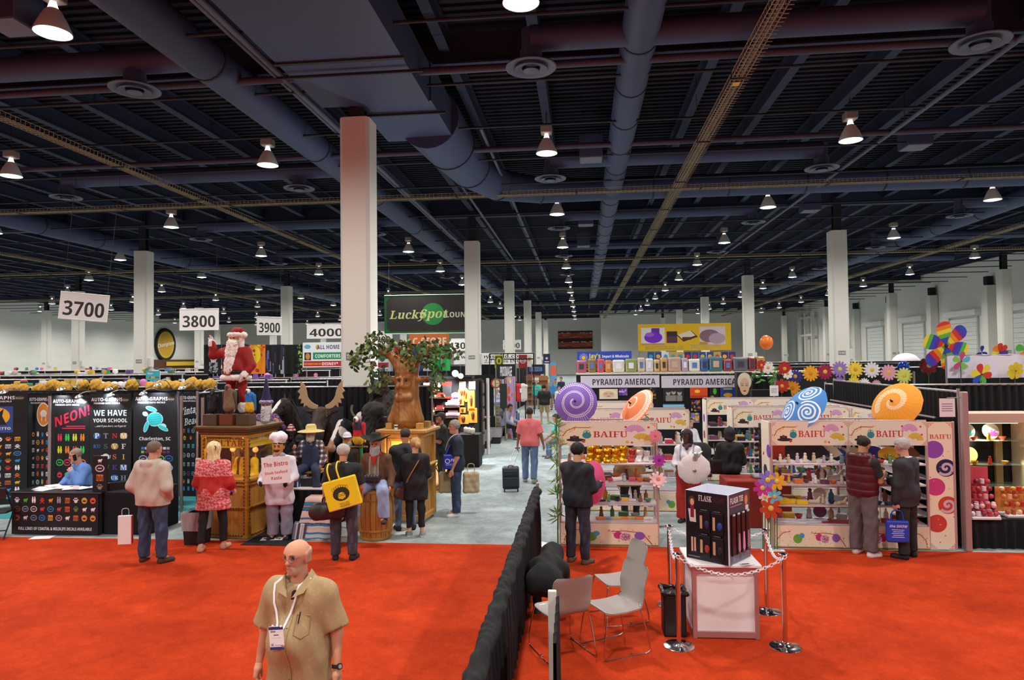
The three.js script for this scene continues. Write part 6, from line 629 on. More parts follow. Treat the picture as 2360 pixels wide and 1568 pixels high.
// ================= BAIFU booth =================
const alu=mat('#c3b2b4',.4,{metalness:.5}),cream=mat('#e6dac6',.7),shelfM=mat('#cdbcc0',.45);
const fan=(g,x,y,r,c,c2,rot)=>{g.save();g.translate(x,y);g.rotate(rot);g.fillStyle=c;g.beginPath();g.moveTo(0,0);g.arc(0,0,r,PI*1.12,PI*1.95);g.fill();g.strokeStyle=c2;g.lineWidth=2;for(let a=1.15;a<1.95;a+=.09){g.beginPath();g.moveTo(0,0);g.lineTo(Math.cos(a*PI)*r,Math.sin(a*PI)*r);g.stroke();}g.fillStyle='#eadcc8';g.beginPath();g.arc(0,0,r*.28,0,7);g.fill();g.restore();};
const corner=(g,w,h)=>{g.strokeStyle='#d2866a';g.lineWidth=5;for(const[x,y,sx,sy]of[[8,8,1,1],[w-8,8,-1,1],[8,h-8,1,-1],[w-8,h-8,-1,-1]]){g.beginPath();g.moveTo(x+sx*34,y);g.lineTo(x,y);g.lineTo(x,y+sy*34);g.moveTo(x+sx*22,y+sy*10);g.lineTo(x+sx*10,y+sy*10);g.lineTo(x+sx*10,y+sy*22);g.stroke();}};
const branchArt=(g,pts)=>{g.strokeStyle='#9a3c28';g.lineWidth=6;g.beginPath();pts.forEach((p,i)=>(i?g.lineTo(...p):g.moveTo(...p)));g.stroke();for(const[x,y]of pts)for(let i=0;i<8;i++)disc(g,x+rnd(-26,26),y+rnd(-22,22),rnd(2,5),pick(['#e0a040','#e8b868','#c84a38']));};
const fasciaM=print(640,200,(g,w,h)=>{seed=31;g.fillStyle='#e9dfd0';g.fillRect(0,0,w,h);disc(g,120,100,116,'#efe2c2',90);corner(g,w,h);branchArt(g,[[20,120],[50,70],[100,44],[200,46]]);disc(g,182,112,30,'#2f8a90',28);disc(g,182,80,6,'#2f8a90');g.strokeStyle='#2f8a90';g.lineWidth=5;g.beginPath();g.arc(182,92,22,PI,0);g.stroke();g.fillStyle='#24222c';g.beginPath();g.ellipse(110,152,64,14,0,0,7);g.fill();g.fillRect(70,120,60,24);disc(g,100,124,12,'#7a2a30');disc(g,160,164,12,'#c83a58');txt(g,'BAIFU',338,104,72,'#c4252c',{font:'serif'});fan(g,500,92,72,'#d8a8d0','#b070a8',-.06);fan(g,545,160,66,'#dcc24a','#a88a2a',.12);disc(g,450,170,12,'#e0b050');for(const[x,y]of[[440,40],[590,44],[600,110],[480,174]])disc(g,x,y,8,'#c8342c');});
const baseArt=(flip)=>print(640,180,(g,w,h)=>{seed=33;g.fillStyle='#ecdcc4';g.fillRect(0,0,w,h);g.fillStyle='#c8923c';for(let x=0;x<w;x+=18){g.beginPath();g.arc(x+9,h,9,PI,0);g.fill();}g.fillRect(0,h-6,w,6);if(flip)g.setTransform(-1,0,0,1,w,0);branchArt(g,[[330,66],[420,60],[500,70],[560,110],[600,170]]);branchArt(g,[[20,170],[30,110],[80,60],[140,50]]);disc(g,380,96,30,'#c02f80');disc(g,428,108,38,'#d8b8c8');for(let i=0;i<60;i++)disc(g,428+rnd(-28,28),108+rnd(-28,28),3,'#8a3048');disc(g,520,100,34,'#8a5cc0');disc(g,200,110,38,'#6aa840');disc(g,236,84,22,'#4f98c0');for(let i=0;i<36;i++)disc(g,rnd(w),rnd(90,170),3,pick(['#c8342c','#e0a040']));});
const baseM=baseArt(false),baseM2=baseArt(true);
const SH=[1.29,.97,.645,.36],baifu={};
function stand(id,x0,x1,D,n,label,o={}){
const H=o.H||1.97,w=x1-x0,dep=o.dep||.46,t=thing('display_stand',label,'display stand',[x0,0,-D]);
for(let i=0;i<=n;i++)for(const z of[0,-dep])mesh('post',rbx(.035,H-.02,.035,.006,i*w/n,(H-.02)/2,z),alu,t);
for(let i=0;i<n;i++){const c=(i+.5)*w/n;board('fascia',w/n-.01,.37,.02,fasciaM,cream,t).position.set(c,H-.19,.02);if(!o.noBase){board('base_panel',w/n-.01,.34,.02,i%2?baseM2:baseM,cream,t).position.set(c,.18,.02);mesh('base_box',bx(w/n-.02,.33,dep-.04,c,.18,-dep/2),cream,t);}for(const y of o.sh||SH)mesh('shelf',rbx(w/n,.025,dep,.005,c,y,-dep/2),shelfM,t);}
mesh('top_rail',[rbx(w,.03,.03,.005,w/2,H,0),rbx(w,.03,.03,.005,w/2,H,-dep),rbx(w,.02,.02,.005,w/2,.02,0)],alu,t);
return(baifu[id]={x0,x1,D,dep,t});
}
stand('a',-.38,1.17,11.12,1,'cream BAIFU shelf stand in front of the navy jacket man, gold cats on top');
stand('b',2.95,5.27,11.16,2,'wide cream BAIFU shelf stand with paper fans on its top shelf');
stand('c',-.25,2.06,13.6,2,'second row BAIFU shelf stand behind the gold cats');
stand('d',-.1,1.6,15.9,1,'third row BAIFU shelf stand near the purple parasol',{noBase:1});
stand('e',3.0,5.22,14.1,2,'second row BAIFU shelf stand behind the sunglasses rack');
stand('f',3.0,5.22,17.0,2,'back row BAIFU shelf stand beside the woman in the white blouse');
{const m=print(160,900,(g,w,h)=>{g.fillStyle='#ece0c6';g.fillRect(0,0,w,h);corner(g,w,h);txt(g,'BAIFU',80,104,44,'#c4433c',{font:'serif'});const L=[['#8a48b0',36,196,0],['#1f1a4e',110,326,1],['#c83a80',40,460,0],['#c8402c',116,588,1],['#c83c38',44,718,0]];for(const[c,x,y,sp]of L){disc(g,x,y,62,c);if(sp){g.strokeStyle='#c8b8cc';g.lineWidth=18;g.beginPath();for(let a=0;a<9;a+=.2)g.lineTo(x+Math.cos(a)*a*6,y+Math.sin(a)*a*6);g.stroke();}}for(let i=0;i<26;i++)disc(g,rnd(w),rnd(130,860),4,pick(['#c8342c','#e0a040']));});const t=thing('end_panel','tall cream BAIFU end panel printed with coloured lanterns','panel',[5.47,0,-11.16]);board('panel',.37,1.95,.02,m,cream,t).position.y=.98;mesh('post',rbx(.035,1.96,.035,.006,.19,.98,0),alu,t);
const s=thing('lantern_screen','narrow cream side panel with lantern discs at the left of the wide stand','panel',[2.93,0,-11.4]);mesh('panel',bx(.02,1.95,.46,0,.98,0),cream,s);[['#7a3fb0',1.5,.2],['#1f1a4e',1.16,.0],['#8a2f3c',.45,.1],['#7a3fb0',.8,-.1]].forEach(([c,y,z])=>mesh('lantern_print',cyl(.1,.1,.006,0,0,0,24).rotateZ(PI/2).translate(-.013,y,z),mat(c,.6),s));for(const[D2,X2]of[[14.3,2.98],[17.2,2.98]]){const q=thing('lantern_screen',D2<15?'cream side panel on the second row stand with a purple disc':'cream side panel on the back row stand with purple discs','panel',[X2,0,-D2]);mesh('panel',bx(.02,1.95,.46,0,.98,0),cream,q);for(const y of[1.5,1.1])mesh('lantern_print',cyl(.1,.1,.006,0,0,0,24).rotateZ(PI/2).translate(-.013,y,0),mat(y>1.3?'#7a3fb0':'#b03078',.6),q);}}
{const t=thing('side_shelving','long BAIFU shelving run along the right side of the booth','shelving',[5.3,0,-11.8]);for(let i=0;i<4;i++){const z=-.55-i*1.15;board('fascia',1.13,.37,.02,fasciaM,cream,t).position.set(-.02,1.78,z);t.children[t.children.length-1].rotation.y=-PI/2;for(const y of SH)mesh('shelf',rbx(.4,.025,1.13,.005,.18,y,z),shelfM,t);mesh('base_panel',bx(.02,.34,1.13,0,.18,z),cream,t);mesh('post',rbx(.035,1.95,.035,.006,0,.98,z+.57),alu,t);}mesh('top_rail',[rbx(.03,.03,4.7,.005,0,1.97,-2.3),rbx(.03,.03,4.7,.005,.4,1.97,-2.3)],alu,t);}
// ---- merchandise
const catG=sdf([cap([0,.06,0],[0,.1,0],.055,.05),ball([0,.19,.005],.05),cap([.03,.22,0],[.038,.25,0],.016,.005,{k:.01}),cap([-.03,.22,0],[-.038,.25,0],.016,.005,{k:.01}),cap([.055,.12,.01],[.062,.22,.02],.02,.022,{k:.012}),cap([-.05,.06,.03],[-.045,.03,.05],.022,.02,{k:.012}),cap([.03,.02,.04],[-.03,.02,.04],.03,.03)],.009,{k:.02,cut:(x,y)=>-y});
const figG=merge([lathe([[0,0],[.03,0],[.032,.02],[.022,.06],[.026,.09],[.012,.105],[0,.107]],12),sph(.02,0,.12,0,1,1,1,10)]),bowlG=lathe([[0,0],[.025,0],[.045,.03],[.055,.055],[.05,.055],[.04,.032],[0,.012]],16),botG=lathe([[0,0],[.028,0],[.03,.08],[.012,.11],[.012,.14],[0,.142]],12),discG=cyl(.07,.07,.012,0,0,0,20).rotateX(PI/2).translate(0,.075,0),boxG=rbx(.12,.06,.09,.006,0,.03,0),longG=rbx(.14,.035,.06,.008,0,.018,0),helmG=sdf([cap([-.06,.03,0],[.06,.03,0],.03,.03),cap([.05,.05,0],[.09,.1,0],.022,.018),cap([-.05,.03,.015],[-.05,.0,.015],.01),cap([.05,.03,.015],[.05,0,.015],.01)],.009,{k:.015,cut:(x,y)=>-y});
const pinkish=['#c84a58','#e6e2e0','#d8b030','#3a6a9a','#2a2a30','#8a5a34','#b8b8c0','#e07a3c','#5a8a5a','#c8a888','#d8d0c8','#6a3a5a'];
const goldM=mat('#d89a10',.22,{metalness:.85});
function row(id,y,n,geos,cols,name,label,cat,o={}){const s=baifu[id],m=o.x?o.x:[s.x0+.1,s.x1-.1];n=Math.min(n,Math.floor((m[1]-m[0])/(.12*(o.s||1))));for(let i=0;i<n;i++){const g=geos[i%geos.length],c=cols[Math.floor(rnd(cols.length))],it=solo(name,g,c.isMaterial?c:mat(c,o.rough??.5),label,cat,label.slice(0,40));it.position.set(m[0]+(m[1]-m[0])*(i+.5)/n+rnd(-.006,.006),y+.0135,-s.D-(o.z??.16)-rnd(.08));it.rotation.y=rnd(-.4,.4);it.scale.setScalar((o.s||1)*rnd(.85,1.15));}}
row('a',SH[0],5,[catG],[goldM],'lucky_cat','shiny gold waving cat figurine on the top BAIFU shelf','figurine',{x:[.05,.7],z:.06,s:1});
row('a',SH[0],4,[catG],[goldM,mat('#d8a020',.4)],'lucky_cat','gold waving cat figurine in the rear row of the top shelf','figurine',{x:[.08,.66],z:.28,s:1.25});
row('a',SH[0],3,[catG],['#eceaea','#e6e4e8','#b82a28'],'white_cat','small white or red waving cat at the right of the gold cats','figurine',{x:[.72,1.08],s:.85,rough:.3});
row('a',SH[0],3,[figG,bowlG],pinkish,'trinket','small trinket at the left end of the gold cat shelf','trinket',{x:[-.3,.0]});
row('a',SH[1],11,[helmG,figG,boxG,bowlG],pinkish,'toy_animal','small animal or toy on the second shelf under the gold cats','toy',{x:[.0,1.1]});
row('a',SH[2],10,[boxG,longG,figG,bowlG],pinkish,'gift_box','small gift box or ornament on the third shelf under the gold cats','gift',{x:[.1,1.1]});
row('a',SH[3],8,[longG],['#a88a54','#c8a868','#e07a3c','#7a3a24','#8fb8d8','#e4dcd8'],'bamboo_stick','bamboo stick or fan lying on the bottom tray of the gold cat stand','stick',{x:[.2,1.1]});
row('b',SH[0],14,[figG],['#d8c8b8','#c8b090','#b8a8b8','#e6d8c8','#6a8a9a'],'porcelain_figure','tiny porcelain figure below the paper fans','figurine',{x:[3.05,4.1],z:.06});
row('b',SH[0],9,[figG,bowlG],['#c83c30','#e0a040','#d8c8b8','#5a8a5a'],'souvenir','small souvenir on the top shelf behind the vest man','souvenir',{x:[4.2,5.2],z:.06});
row('b',SH[1],12,[bowlG,figG,boxG],pinkish,'ceramic_cup','small ceramic cup on the second shelf of the wide stand','cup',{x:[3.05,4.1],z:.06});
row('b',SH[1],10,[figG,helmG,bowlG],pinkish,'hanging_toy','small toy at the back of the second shelf of the wide stand','toy',{x:[3.05,5.2],z:.28,s:1.4});
row('b',SH[2],4,[rbx(.2,.07,.14,.01,0,.035,0)],['#e8c020','#e0b818'],'yellow_box','yellow boxed toy on the third shelf of the wide stand','box',{x:[3.05,3.5],z:.06});
row('b',SH[2],9,[helmG,figG,bowlG],['#d8c090','#2a2a30','#c8b8a0','#6a4a30'],'wood_carving','small carved animal on the third shelf of the wide stand','carving',{x:[3.55,4.1],z:.06});
row('b',SH[2],8,[bowlG,boxG],[goldM,'#d8d0c8','#3a6a9a'],'gold_trinket','gold and white trinket on the third shelf behind the suit man','trinket',{x:[4.25,5.2],z:.06});
row('b',SH[3],6,[rbx(.3,.02,.2,.004,0,.01,0)],['#dcd6de','#c8ccd8','#e6e2e6','#8a2a3c'],'wrapped_packet','flat plastic wrapped packet on the bottom tray of the wide stand','packet',{x:[3.1,4.1],z:.1});
row('b',SH[3],7,[bowlG,boxG],[goldM,'#b82a28','#d8a020'],'red_dish','red or gold dish on the bottom tray of the wide stand','dish',{x:[4.2,5.2],z:.1});
for(const[id,l]of[['c','second row stand left'],['d','third row stand'],['e','second row stand right'],['f','back row stand']])for(let k=0;k<3;k++)for(const z of[.1,.3])row(id,SH[k],id==='d'?8:13,[boxG,figG,bowlG,longG,botG],pinkish,'merchandise',`small mixed gift on shelf ${['one', 'two', 'three'][k]} of the ${l} of BAIFU`,'gift',{s:1.4,z});
for(const[k,n,x]of[[1,9,[.0,1.1]],[2,9,[.1,1.1]],[3,6,[.2,1.1]]])row('a',SH[k],n,[figG,botG,boxG,bowlG],pinkish,'souvenir_gift','small souvenir in the rear row under the gold cats','souvenir',{x,z:.32,s:1.3});
for(const k of[1,2,3])row('b',SH[k],18,[botG,boxG,bowlG,figG,discG],pinkish,'boxed_gift','small gift in the rear row of the wide stand','gift',{x:[3.05,5.2],z:.32,s:1.35});
const fanG=(r)=>{const s=new THREE.Shape();s.moveTo(0,0);for(let i=0;i<=14;i++){const a=PI*(.12+.76*i/14);s.lineTo(Math.cos(a)*r*(i%2?1:.97),Math.sin(a)*r);}s.lineTo(0,0);return new THREE.ExtrudeGeometry(s,{depth:.008,bevelEnabled:false});};
[['#c03a24',3.15,.28,'red'],['#1c1a1e',3.42,.28,'black lace'],['#141318',3.66,.3,'plain black'],['#d8ccb4',3.9,.26,'ivory'],['#2a3f8a',4.06,.2,'blue with a bird'],['#b8a888',4.3,.22,'tan'],['#2a2a8a',4.6,.24,'cobalt blue'],['#d8a020',4.85,.22,'golden'],['#6a3a1c',5.1,.24,'brown']].forEach(([c,x,r,n])=>{const t=thing('paper_fan',`open ${n} paper fan standing on the top shelf of the wide stand`,'fan',[x,SH[0]+.0135,-11.5],rnd(-.2,.2));mesh('leaf',fanG(r),mat(c,.6),t);const rb=[];for(let i=0;i<8;i++){const a=PI*(.14+.72*i/7);rb.push(bar([0,0,.01],[Math.cos(a)*r*.55,Math.sin(a)*r*.55,.01],.004,5));}mesh('sticks',rb,mat('#3a2a20',.6),t);});
function parasol(label,c,axis,R,draw,o={}){const t=thing('paper_parasol',label,'parasol',c);const n=28,P=[0,.0,0],U=[.5,.5],I=[],rings=3;for(let j=1;j<=rings;j++)for(let i=0;i<n;i++){const a=i/n*2*PI,r=R*j/rings*(i%2?1:j===rings?.985:1);P.push(Math.cos(a)*r,-.16*R*(j/rings)*(j/rings)*2.2+(i%2?-.012*R:0),Math.sin(a)*r);U.push(.5+Math.cos(a)*.5*j/rings,.5+Math.sin(a)*.5*j/rings);}for(let i=0;i<n;i++){const k=(i+1)%n;I.push(0,1+k,1+i);for(let j=0;j<rings-1;j++){const a=1+j*n;I.push(a+i,a+k,a+n+i,a+n+i,a+k,a+n+k);}}const g=new THREE.BufferGeometry();g.setAttribute('position',new THREE.BufferAttribute(new Float32Array(P),3));g.setAttribute('uv',new THREE.BufferAttribute(new Float32Array(U),2));g.setIndex(I);g.computeVertexNormals();const m=print(512,512,draw,.6,{side:THREE.DoubleSide});mesh('canopy',g,m,t);const rb=[];for(let i=0;i<n;i+=2){const a=i/n*2*PI;rb.push(bar([0,-.02,0],[Math.cos(a)*R*.97,-.36*R,Math.sin(a)*R*.97],.003,4));}mesh('ribs',rb,mat('#8a6a3c',.7),t);mesh('handle',bar([0,.03,0],[0,-(o.h||.75)*R*1.6,0],.008),mat('#7a5a30',.6),t);mesh('tip',cyl(.012,.02,.05,0,.02,0,10),mat('#2a2030',.5),t);t.quaternion.setFromUnitVectors(V(0,1,0),vv(axis).normalize());return t;}
const spiral=(g,cx,cy,turns,r0,c,w,ph=0)=>{g.strokeStyle=c;g.lineCap='round';for(let a=0;a<turns*6.283;a+=.06){g.lineWidth=w(a);g.beginPath();for(const b of[a,a+.08]){const r=r0*b/(turns*6.283);g.lineTo(cx+Math.cos(b+ph)*r,cy+Math.sin(b+ph)*r);}g.stroke();}};
parasol('purple paper parasol with a white leaf spiral on top of the first stand',zp(1325,925,11.35),[-.12,.3,1],.36,(g)=>{g.fillStyle='#7a5ab8';g.fillRect(0,0,512,512);g.fillStyle='#b9a6e0';for(let i=0;i<10;i++){g.save();g.translate(256,256);g.rotate(-2.1+i*.12);g.fillRect(150,-5,100,9);g.restore();}for(let a=2.2;a<2.4*6.283;a+=.11){const r=236*a/(2.4*6.283),x=256+Math.cos(a)*r,y=256+Math.sin(a)*r;for(const q of[-1,1]){g.save();g.translate(x,y);g.rotate(a+PI/2);g.fillStyle='#e6dcee';g.beginPath();g.ellipse(0,q*(4+r*.035),3+r*.03,2.5+r*.022,q*.5,0,7);g.fill();g.restore();}}disc(g,256,256,10,'#2a1a4e');});
parasol('coral orange paper parasol with white blossoms on its rim',zp(1453,930,11.55),[-.95,.8,.5],.38,(g)=>{g.fillStyle='#e87a44';g.fillRect(0,0,512,512);const fl=(x,y,r)=>{for(let k=0;k<5;k++)disc(g,x+Math.cos(k*1.257)*r,y+Math.sin(k*1.257)*r,r*.75,'#f4d8c4');disc(g,x,y,r*.4,'#d85a3a');};for(let i=0;i<46;i++){const a=i/46*6.283;fl(256+Math.cos(a)*226,256+Math.sin(a)*226,10);fl(256+Math.cos(a+.07)*196,256+Math.sin(a+.07)*196,8);}for(let a=1;a<9;a+=.22)fl(256+Math.cos(a)*a*14,256+Math.sin(a)*a*14,7);});
parasol('blue paper parasol with white swirls on top of the wide stand',zp(1838,930,11.4),[-1,.8,.5],.43,(g)=>{g.fillStyle='#3f84cc';g.fillRect(0,0,512,512);for(const[x,y]of[[256,110],[396,300],[130,330]])spiral(g,x,y,3.2,116,'#eceef4',()=>15);});
parasol('orange paper parasol with a pale spiral on top of the wide stand',zp(2055,925,11.4),[-.85,.6,.6],.41,(g)=>{g.fillStyle='#f09a1c';g.fillRect(0,0,512,512);spiral(g,256,256,1.35,170,'#f2cfa4',(a)=>6+a*8,.4);for(let i=0;i<28;i++){g.save();g.translate(256,256);g.rotate(i/28*6.283);g.fillStyle='#dd8812';g.fillRect(60,-1.5,196,3);g.restore();}});
parasol('pink paper parasol held open by the man in the navy jacket',zp(1384,1112,10.45),[.95,.1,.62],.33,(g)=>{g.fillStyle='#d0447e';g.fillRect(0,0,512,512);for(let i=0;i<28;i++){g.save();g.translate(256,256);g.rotate(i/28*6.283);g.fillStyle='#b8346a';g.fillRect(10,-1.5,246,3);g.restore();}});
{const t=thing('bamboo_stalk','slim green bamboo stalk with leaves tied to the first stand','plant',[-.42,0,-11.02]);for(let i=0;i<8;i++)mesh('segment',bar([0,i*.25+.002,0],[.006*i%.02,(i+1)*.25-.006,0],.013),mat(i%2?'#5a7a34':'#6a8a3c',.5),t);const lg=new THREE.ExtrudeGeometry((()=>{const s=new THREE.Shape();s.moveTo(0,0);s.quadraticCurveTo(.02,.07,0,.19);s.quadraticCurveTo(-.02,.07,0,0);return s;})(),{depth:.001,bevelEnabled:false,curveSegments:4});for(let i=0;i<90;i++){const l=mesh('leaf',lg,pick([mat('#4a7a2c',.6),mat('#6a9a40',.6),mat('#86a858',.6)]),t);l.position.set(rnd(-.03,.03),pick([.5,.8,1.05,1.3,1.55,1.75,1.95])+rnd(-.06,.06),rnd(-.02,.03));l.rotation.set(rnd(-.8,.8),rnd(6),rnd(-2.4,2.4));}}
const petalG=new THREE.ExtrudeGeometry((()=>{const s=new THREE.Shape();s.moveTo(0,0);s.bezierCurveTo(.16,.2,.36,.5,.32,.78);s.quadraticCurveTo(.27,1,0,1);s.quadraticCurveTo(-.27,1,-.32,.78);s.bezierCurveTo(-.36,.5,-.16,.2,0,0);return s;})(),{depth:.03,bevelEnabled:false,curveSegments:5});
function flower(label,c,r,col,centre,n=12,o={}){const t=thing(o.name||'silk_flower',label,'flower',c,o.turn||0,o.group);if(o.tilt)t.rotation.x=o.tilt;const pm=mat(col,.6);for(let k=0;k<(o.layers||1);k++)for(let i=0;i<n;i++){const p=mesh('petal',petalG,k&&o.col2?mat(o.col2,.6):pm,t);p.scale.set(r*(o.w||.55),r*(1-k*.3),r);p.rotation.set(0,0,(i+k*.5)/n*2*PI);p.position.z=k*r*.06+(i%2)*r*.015;}mesh('centre',sph(r*(o.cr||.27),0,0,r*.06,1,1,.5,14),mat(centre,.7),t);if(o.stem)mesh('stem',bar([0,0,0],[0,-(o.stem>2?c.y-.01:o.stem),-.05],.008,6),mat('#3a6a2a',.7),t);return t;}
flower('pink silk flower on the right post of the first stand',zp(1510,1005,11.0),.1,'#e88aa0','#d86a80',8,{w:.8,layers:2,stem:.4});flower('magenta silk flower on the right post of the first stand',zp(1519,1061,11.0),.11,'#b03aa8','#7a1a7a',10,{layers:2,stem:.4});flower('pale pink lotus flower on the right post of the first stand',zp(1517,1106,11.0),.14,'#eab8c0','#e07a50',10,{layers:2,tilt:-.6,stem:.3});
[['violet','#8a7ad8',1769,1107,.15],['magenta','#c02f98',1757,1125,.14],['yellow','#e8b028',1790,1110,.14],['white','#d8d8c8',1763,1145,.1],['sky blue','#6ab8d8',1785,1145,.12],['orange red','#c0401c',1776,1172,.17]].forEach(([n,c,px,py,r])=>flower(`${n} silk flower in the bunch beside the wide stand`,zp(px,py,10.95),r,c,'#d8c060',7,{w:.75,stem:3}));
{const t=thing('red_clothed_table','table under a red cloth behind the flask display','table',[3.05,0,-12.7]);mesh('cloth',rbx(1.1,.82,.7,.03,0,.41,0),mat('#8f2a1e',.9),t);const r=thing('sunglasses_rack','revolving tower of dark sunglasses on the red table','rack',[3.2,.823,-12.7]);mesh('tower',rbx(.1,.95,.1,.01,0,.5,0),mat('#3a3438',.5),r);mesh('base',rbx(.36,.05,.3,.02,0,.025,0),mat('#8a8088',.4),r);let gi=0;for(let k=0;k<9;k++)for(const x of[-.09,.09]){const g=mesh('sunglasses',[sph(.035,x-.037,.12+k*.095,.1,1,.8,.35,10),sph(.035,x+.037,.12+k*.095,.1,1,.8,.35,10),bar([x-.07,.14+k*.095,.1],[x+.07,.14+k*.095,.1],.006,5)],mat(['#1a1412','#3a2418','#241c1c','#4a3020','#2a2a3c'][gi++%5],.15),r);}}
{const t=thing('round_black_seat','dark round backed seat behind the white lantern woman','chair',[2.45,0,-15.2]);mesh('back',sdf([cap([-.12,.95,0],[.12,.95,0],.2,.2,{sq:[1,1,.4]}),cap([-.16,.7,0],[.16,.7,0],.16,.16,{sq:[1,1,.4]})],.02),mat('#2a2a2e',.8),t);mesh('seat',rbx(.5,.08,.45,.03,0,.5,.2),mat('#2a2a2e',.8),t);mesh('post',bar([0,0,.2],[0,.48,.2],.03),steel,t);mesh('foot',cyl(.25,.27,.03,0,.016,.2,20),steel,t);}
drape('black side drape dividing the BAIFU booth from the flower booth',[5.84,-16.6],[5.8,-11.25],2.4);
{const t=thing('corner_pole','thick pinkish upright pole at the right corner of the BAIFU booth','pole',[5.8,0,-11.1]);mesh('tube',rbx(.09,2.42,.09,.015,0,1.21,0),mat('#b09a9c',.4,{metalness:.4}),t);const m=print(128,160,(g)=>{g.fillStyle='#e9e4ea';g.fillRect(0,0,128,160);g.fillStyle='#8a8690';for(let i=0;i<4;i++)g.fillRect(18,44+i*20,90,8);});const q=zp(2183,940,11.05),s=thing('booth_notice','white booth number notice hung beside the corner pole','notice',[q.x,q.y,-11.05],.05);board('panel',.23,.28,.006,m,whiteM,s);mesh('hook_bar',bar([0,.15,0],[5.8-q.x,.15,-.05],.006,5),steel,s);const s2=thing('booth_notice','white booth notice hung before the red silk flowers','notice',zp(1784,901,18.2),.1);board('panel',.22,.27,.006,m,whiteM,s2);mesh('pole',bar([0,.15,-.01],[0,-s2.position.y+.01,-.01],.012,6),steel,s2);const fl=solo('floor_number',bx(.34,.004,.1),print(128,40,(g)=>{g.fillStyle='#e9e6e8';g.fillRect(0,0,128,40);txt(g,'SL3537',64,21,26,'#55535a');}),'white floor label reading SL3537 on the red carpet','label');const fp=gp(1782,1270);fl.position.set(fp.x,.005,fp.z);}
// ================= showcase booth at the far right =================
{const t=thing('glass_showcase','pale framed lit showcase with glass shelves of crystal ornaments','showcase',[6.75,0,-12.3]);const fr=mat('#cdb6a4',.6);for(const x of[-.72,.62])mesh('post',rbx(.16,2.0,.5,.01,x,1.0,0),fr,t);mesh('header',rbx(1.6,.16,.5,.01,-.05,1.93,0),fr,t);mesh('back',bx(1.3,1.9,.02,-.05,.95,-.24),black,t);for(const y of[1.55,1.15,.8])mesh('glass_shelf',bx(1.2,.012,.4,-.05,y,0),mat('#e8f4ee',.05,{transmission:.9,thickness:0}),t);mesh('side_back_post',rbx(.12,1.9,.06,.01,.3,.95,-.18),mat('#8a7650',.6),t);
const l=new THREE.SpotLight('#ffe8c0',3,0,1.1,.5,2);l.position.set(-.05,1.82,.1);l.target.position.set(-.05,0,-.1);l.castShadow=true;l.name='showcase_light';t.add(l,l.target);mesh('lamp_strip',bx(1.0,.02,.05,-.05,1.84,.1),new THREE.MeshPhysicalMaterial({color:'#fff',emissive:'#ffe8c0',emissiveIntensity:0.5}),t);
for(const[x,c,n]of[[-.32,'#2fb0b0','teal'],[.06,'#b03a98','magenta']]){const o=thing('crystal_plate',`round crystal plate with a ${n} flower in the showcase`,'ornament',[6.75+x,1.558,-12.25]);mesh('disc',cyl(.13,.13,.02,0,0,0,28).rotateX(PI/2-.2).translate(0,.14,0),mat('#c8d4cc',.1,{transmission:.5,thickness:.02}),o);mesh('flower',[0,1,2,3,4].map((i)=>petalG.clone().scale(.06,.1,.2).rotateZ(-1.2+i*.6).translate(0,.07,.025)),mat(c,.3),o);mesh('foot',rbx(.1,.02,.06,.005,0,.01,0),goldM,o);}
for(let i=0;i<8;i++){const b=solo('amber_ornament',i%2?bowlG:figG,pick([goldM,mat('#c88a2c',.2),mat('#b8301c',.3)]),'small gold or amber ornament inside the showcase','ornament','showcase ornaments');b.position.set(6.25+(i%4)*.24,i<4?1.557:1.157,-12.18+rnd(-.04,.04));}const pl=solo('amber_plate',cyl(.13,.13,.015,0,0,0,28).rotateX(PI/2-.2).translate(0,.135,0),mat('#c8a878',.2),'amber glass plate on the middle showcase shelf','plate');pl.position.set(6.5,1.157,-12.32);
const tb=thing('candy_table','black skirted table carrying the red candy displays','table',[6.65,0,-11.55]);mesh('top',bx(1.7,.03,.6,0,.44,0),clothM,tb);mesh('skirt',drapeGeo([-.85,.3],[.85,.3],.02,.43),clothM,tb);mesh('skirt_side',drapeGeo([-.85,-.3],[-.85,.3],.02,.43),clothM,tb);const sd=mesh('tall_skirt',drapeGeo([-.85,-.28],[-.72,-.3],.02,1.3,.1,.03),clothM,tb);
[[6.2,'#c8485c','tall tilted red candy rack with a rounded header',.62],[6.72,'#c07a3c','amber candy rack to the right of the red one',.42],[6.12,'#b0606c','low pink tray of candy on the black table',.18],[5.98,'#d08aa0','narrow pink card of candy at the left edge',.4]].forEach(([x,c,l2,h],k)=>{const r=thing('candy_rack',l2,'candy display',[x,.456,-11.5+(k===2?.16:0)]);const w=k===3?.16:.42,rows=Math.max(1,Math.round(h/.12));mesh('tray',rbx(w,.04,.34,.01,0,.02,0),mat('#d8d4dc',.5),r);const bk=mesh('back_card',bx(w,h+(k===0?.12:0),.02,0,(h+(k===0?.12:0))/2,-.15),mat(c,.6),r);for(let j=0;j<rows;j++)for(let i=0;i<(k===3?2:5);i++)mesh('candy_jar',i%2?cyl(.034,.034,.07,-w/2+w*(i+.5)/(k===3?2:5),.08+j*.11,.1-j*.045,10):sph(.038,-w/2+w*(i+.5)/(k===3?2:5),.08+j*.11,.1-j*.045,1,1,1,10),mat(pick(k===1?['#c8843c','#a85a28','#e0b890','#b8302c']:['#b83a48','#e0a8b0','#8a1f30','#d8d0d4']),.35),r);});}
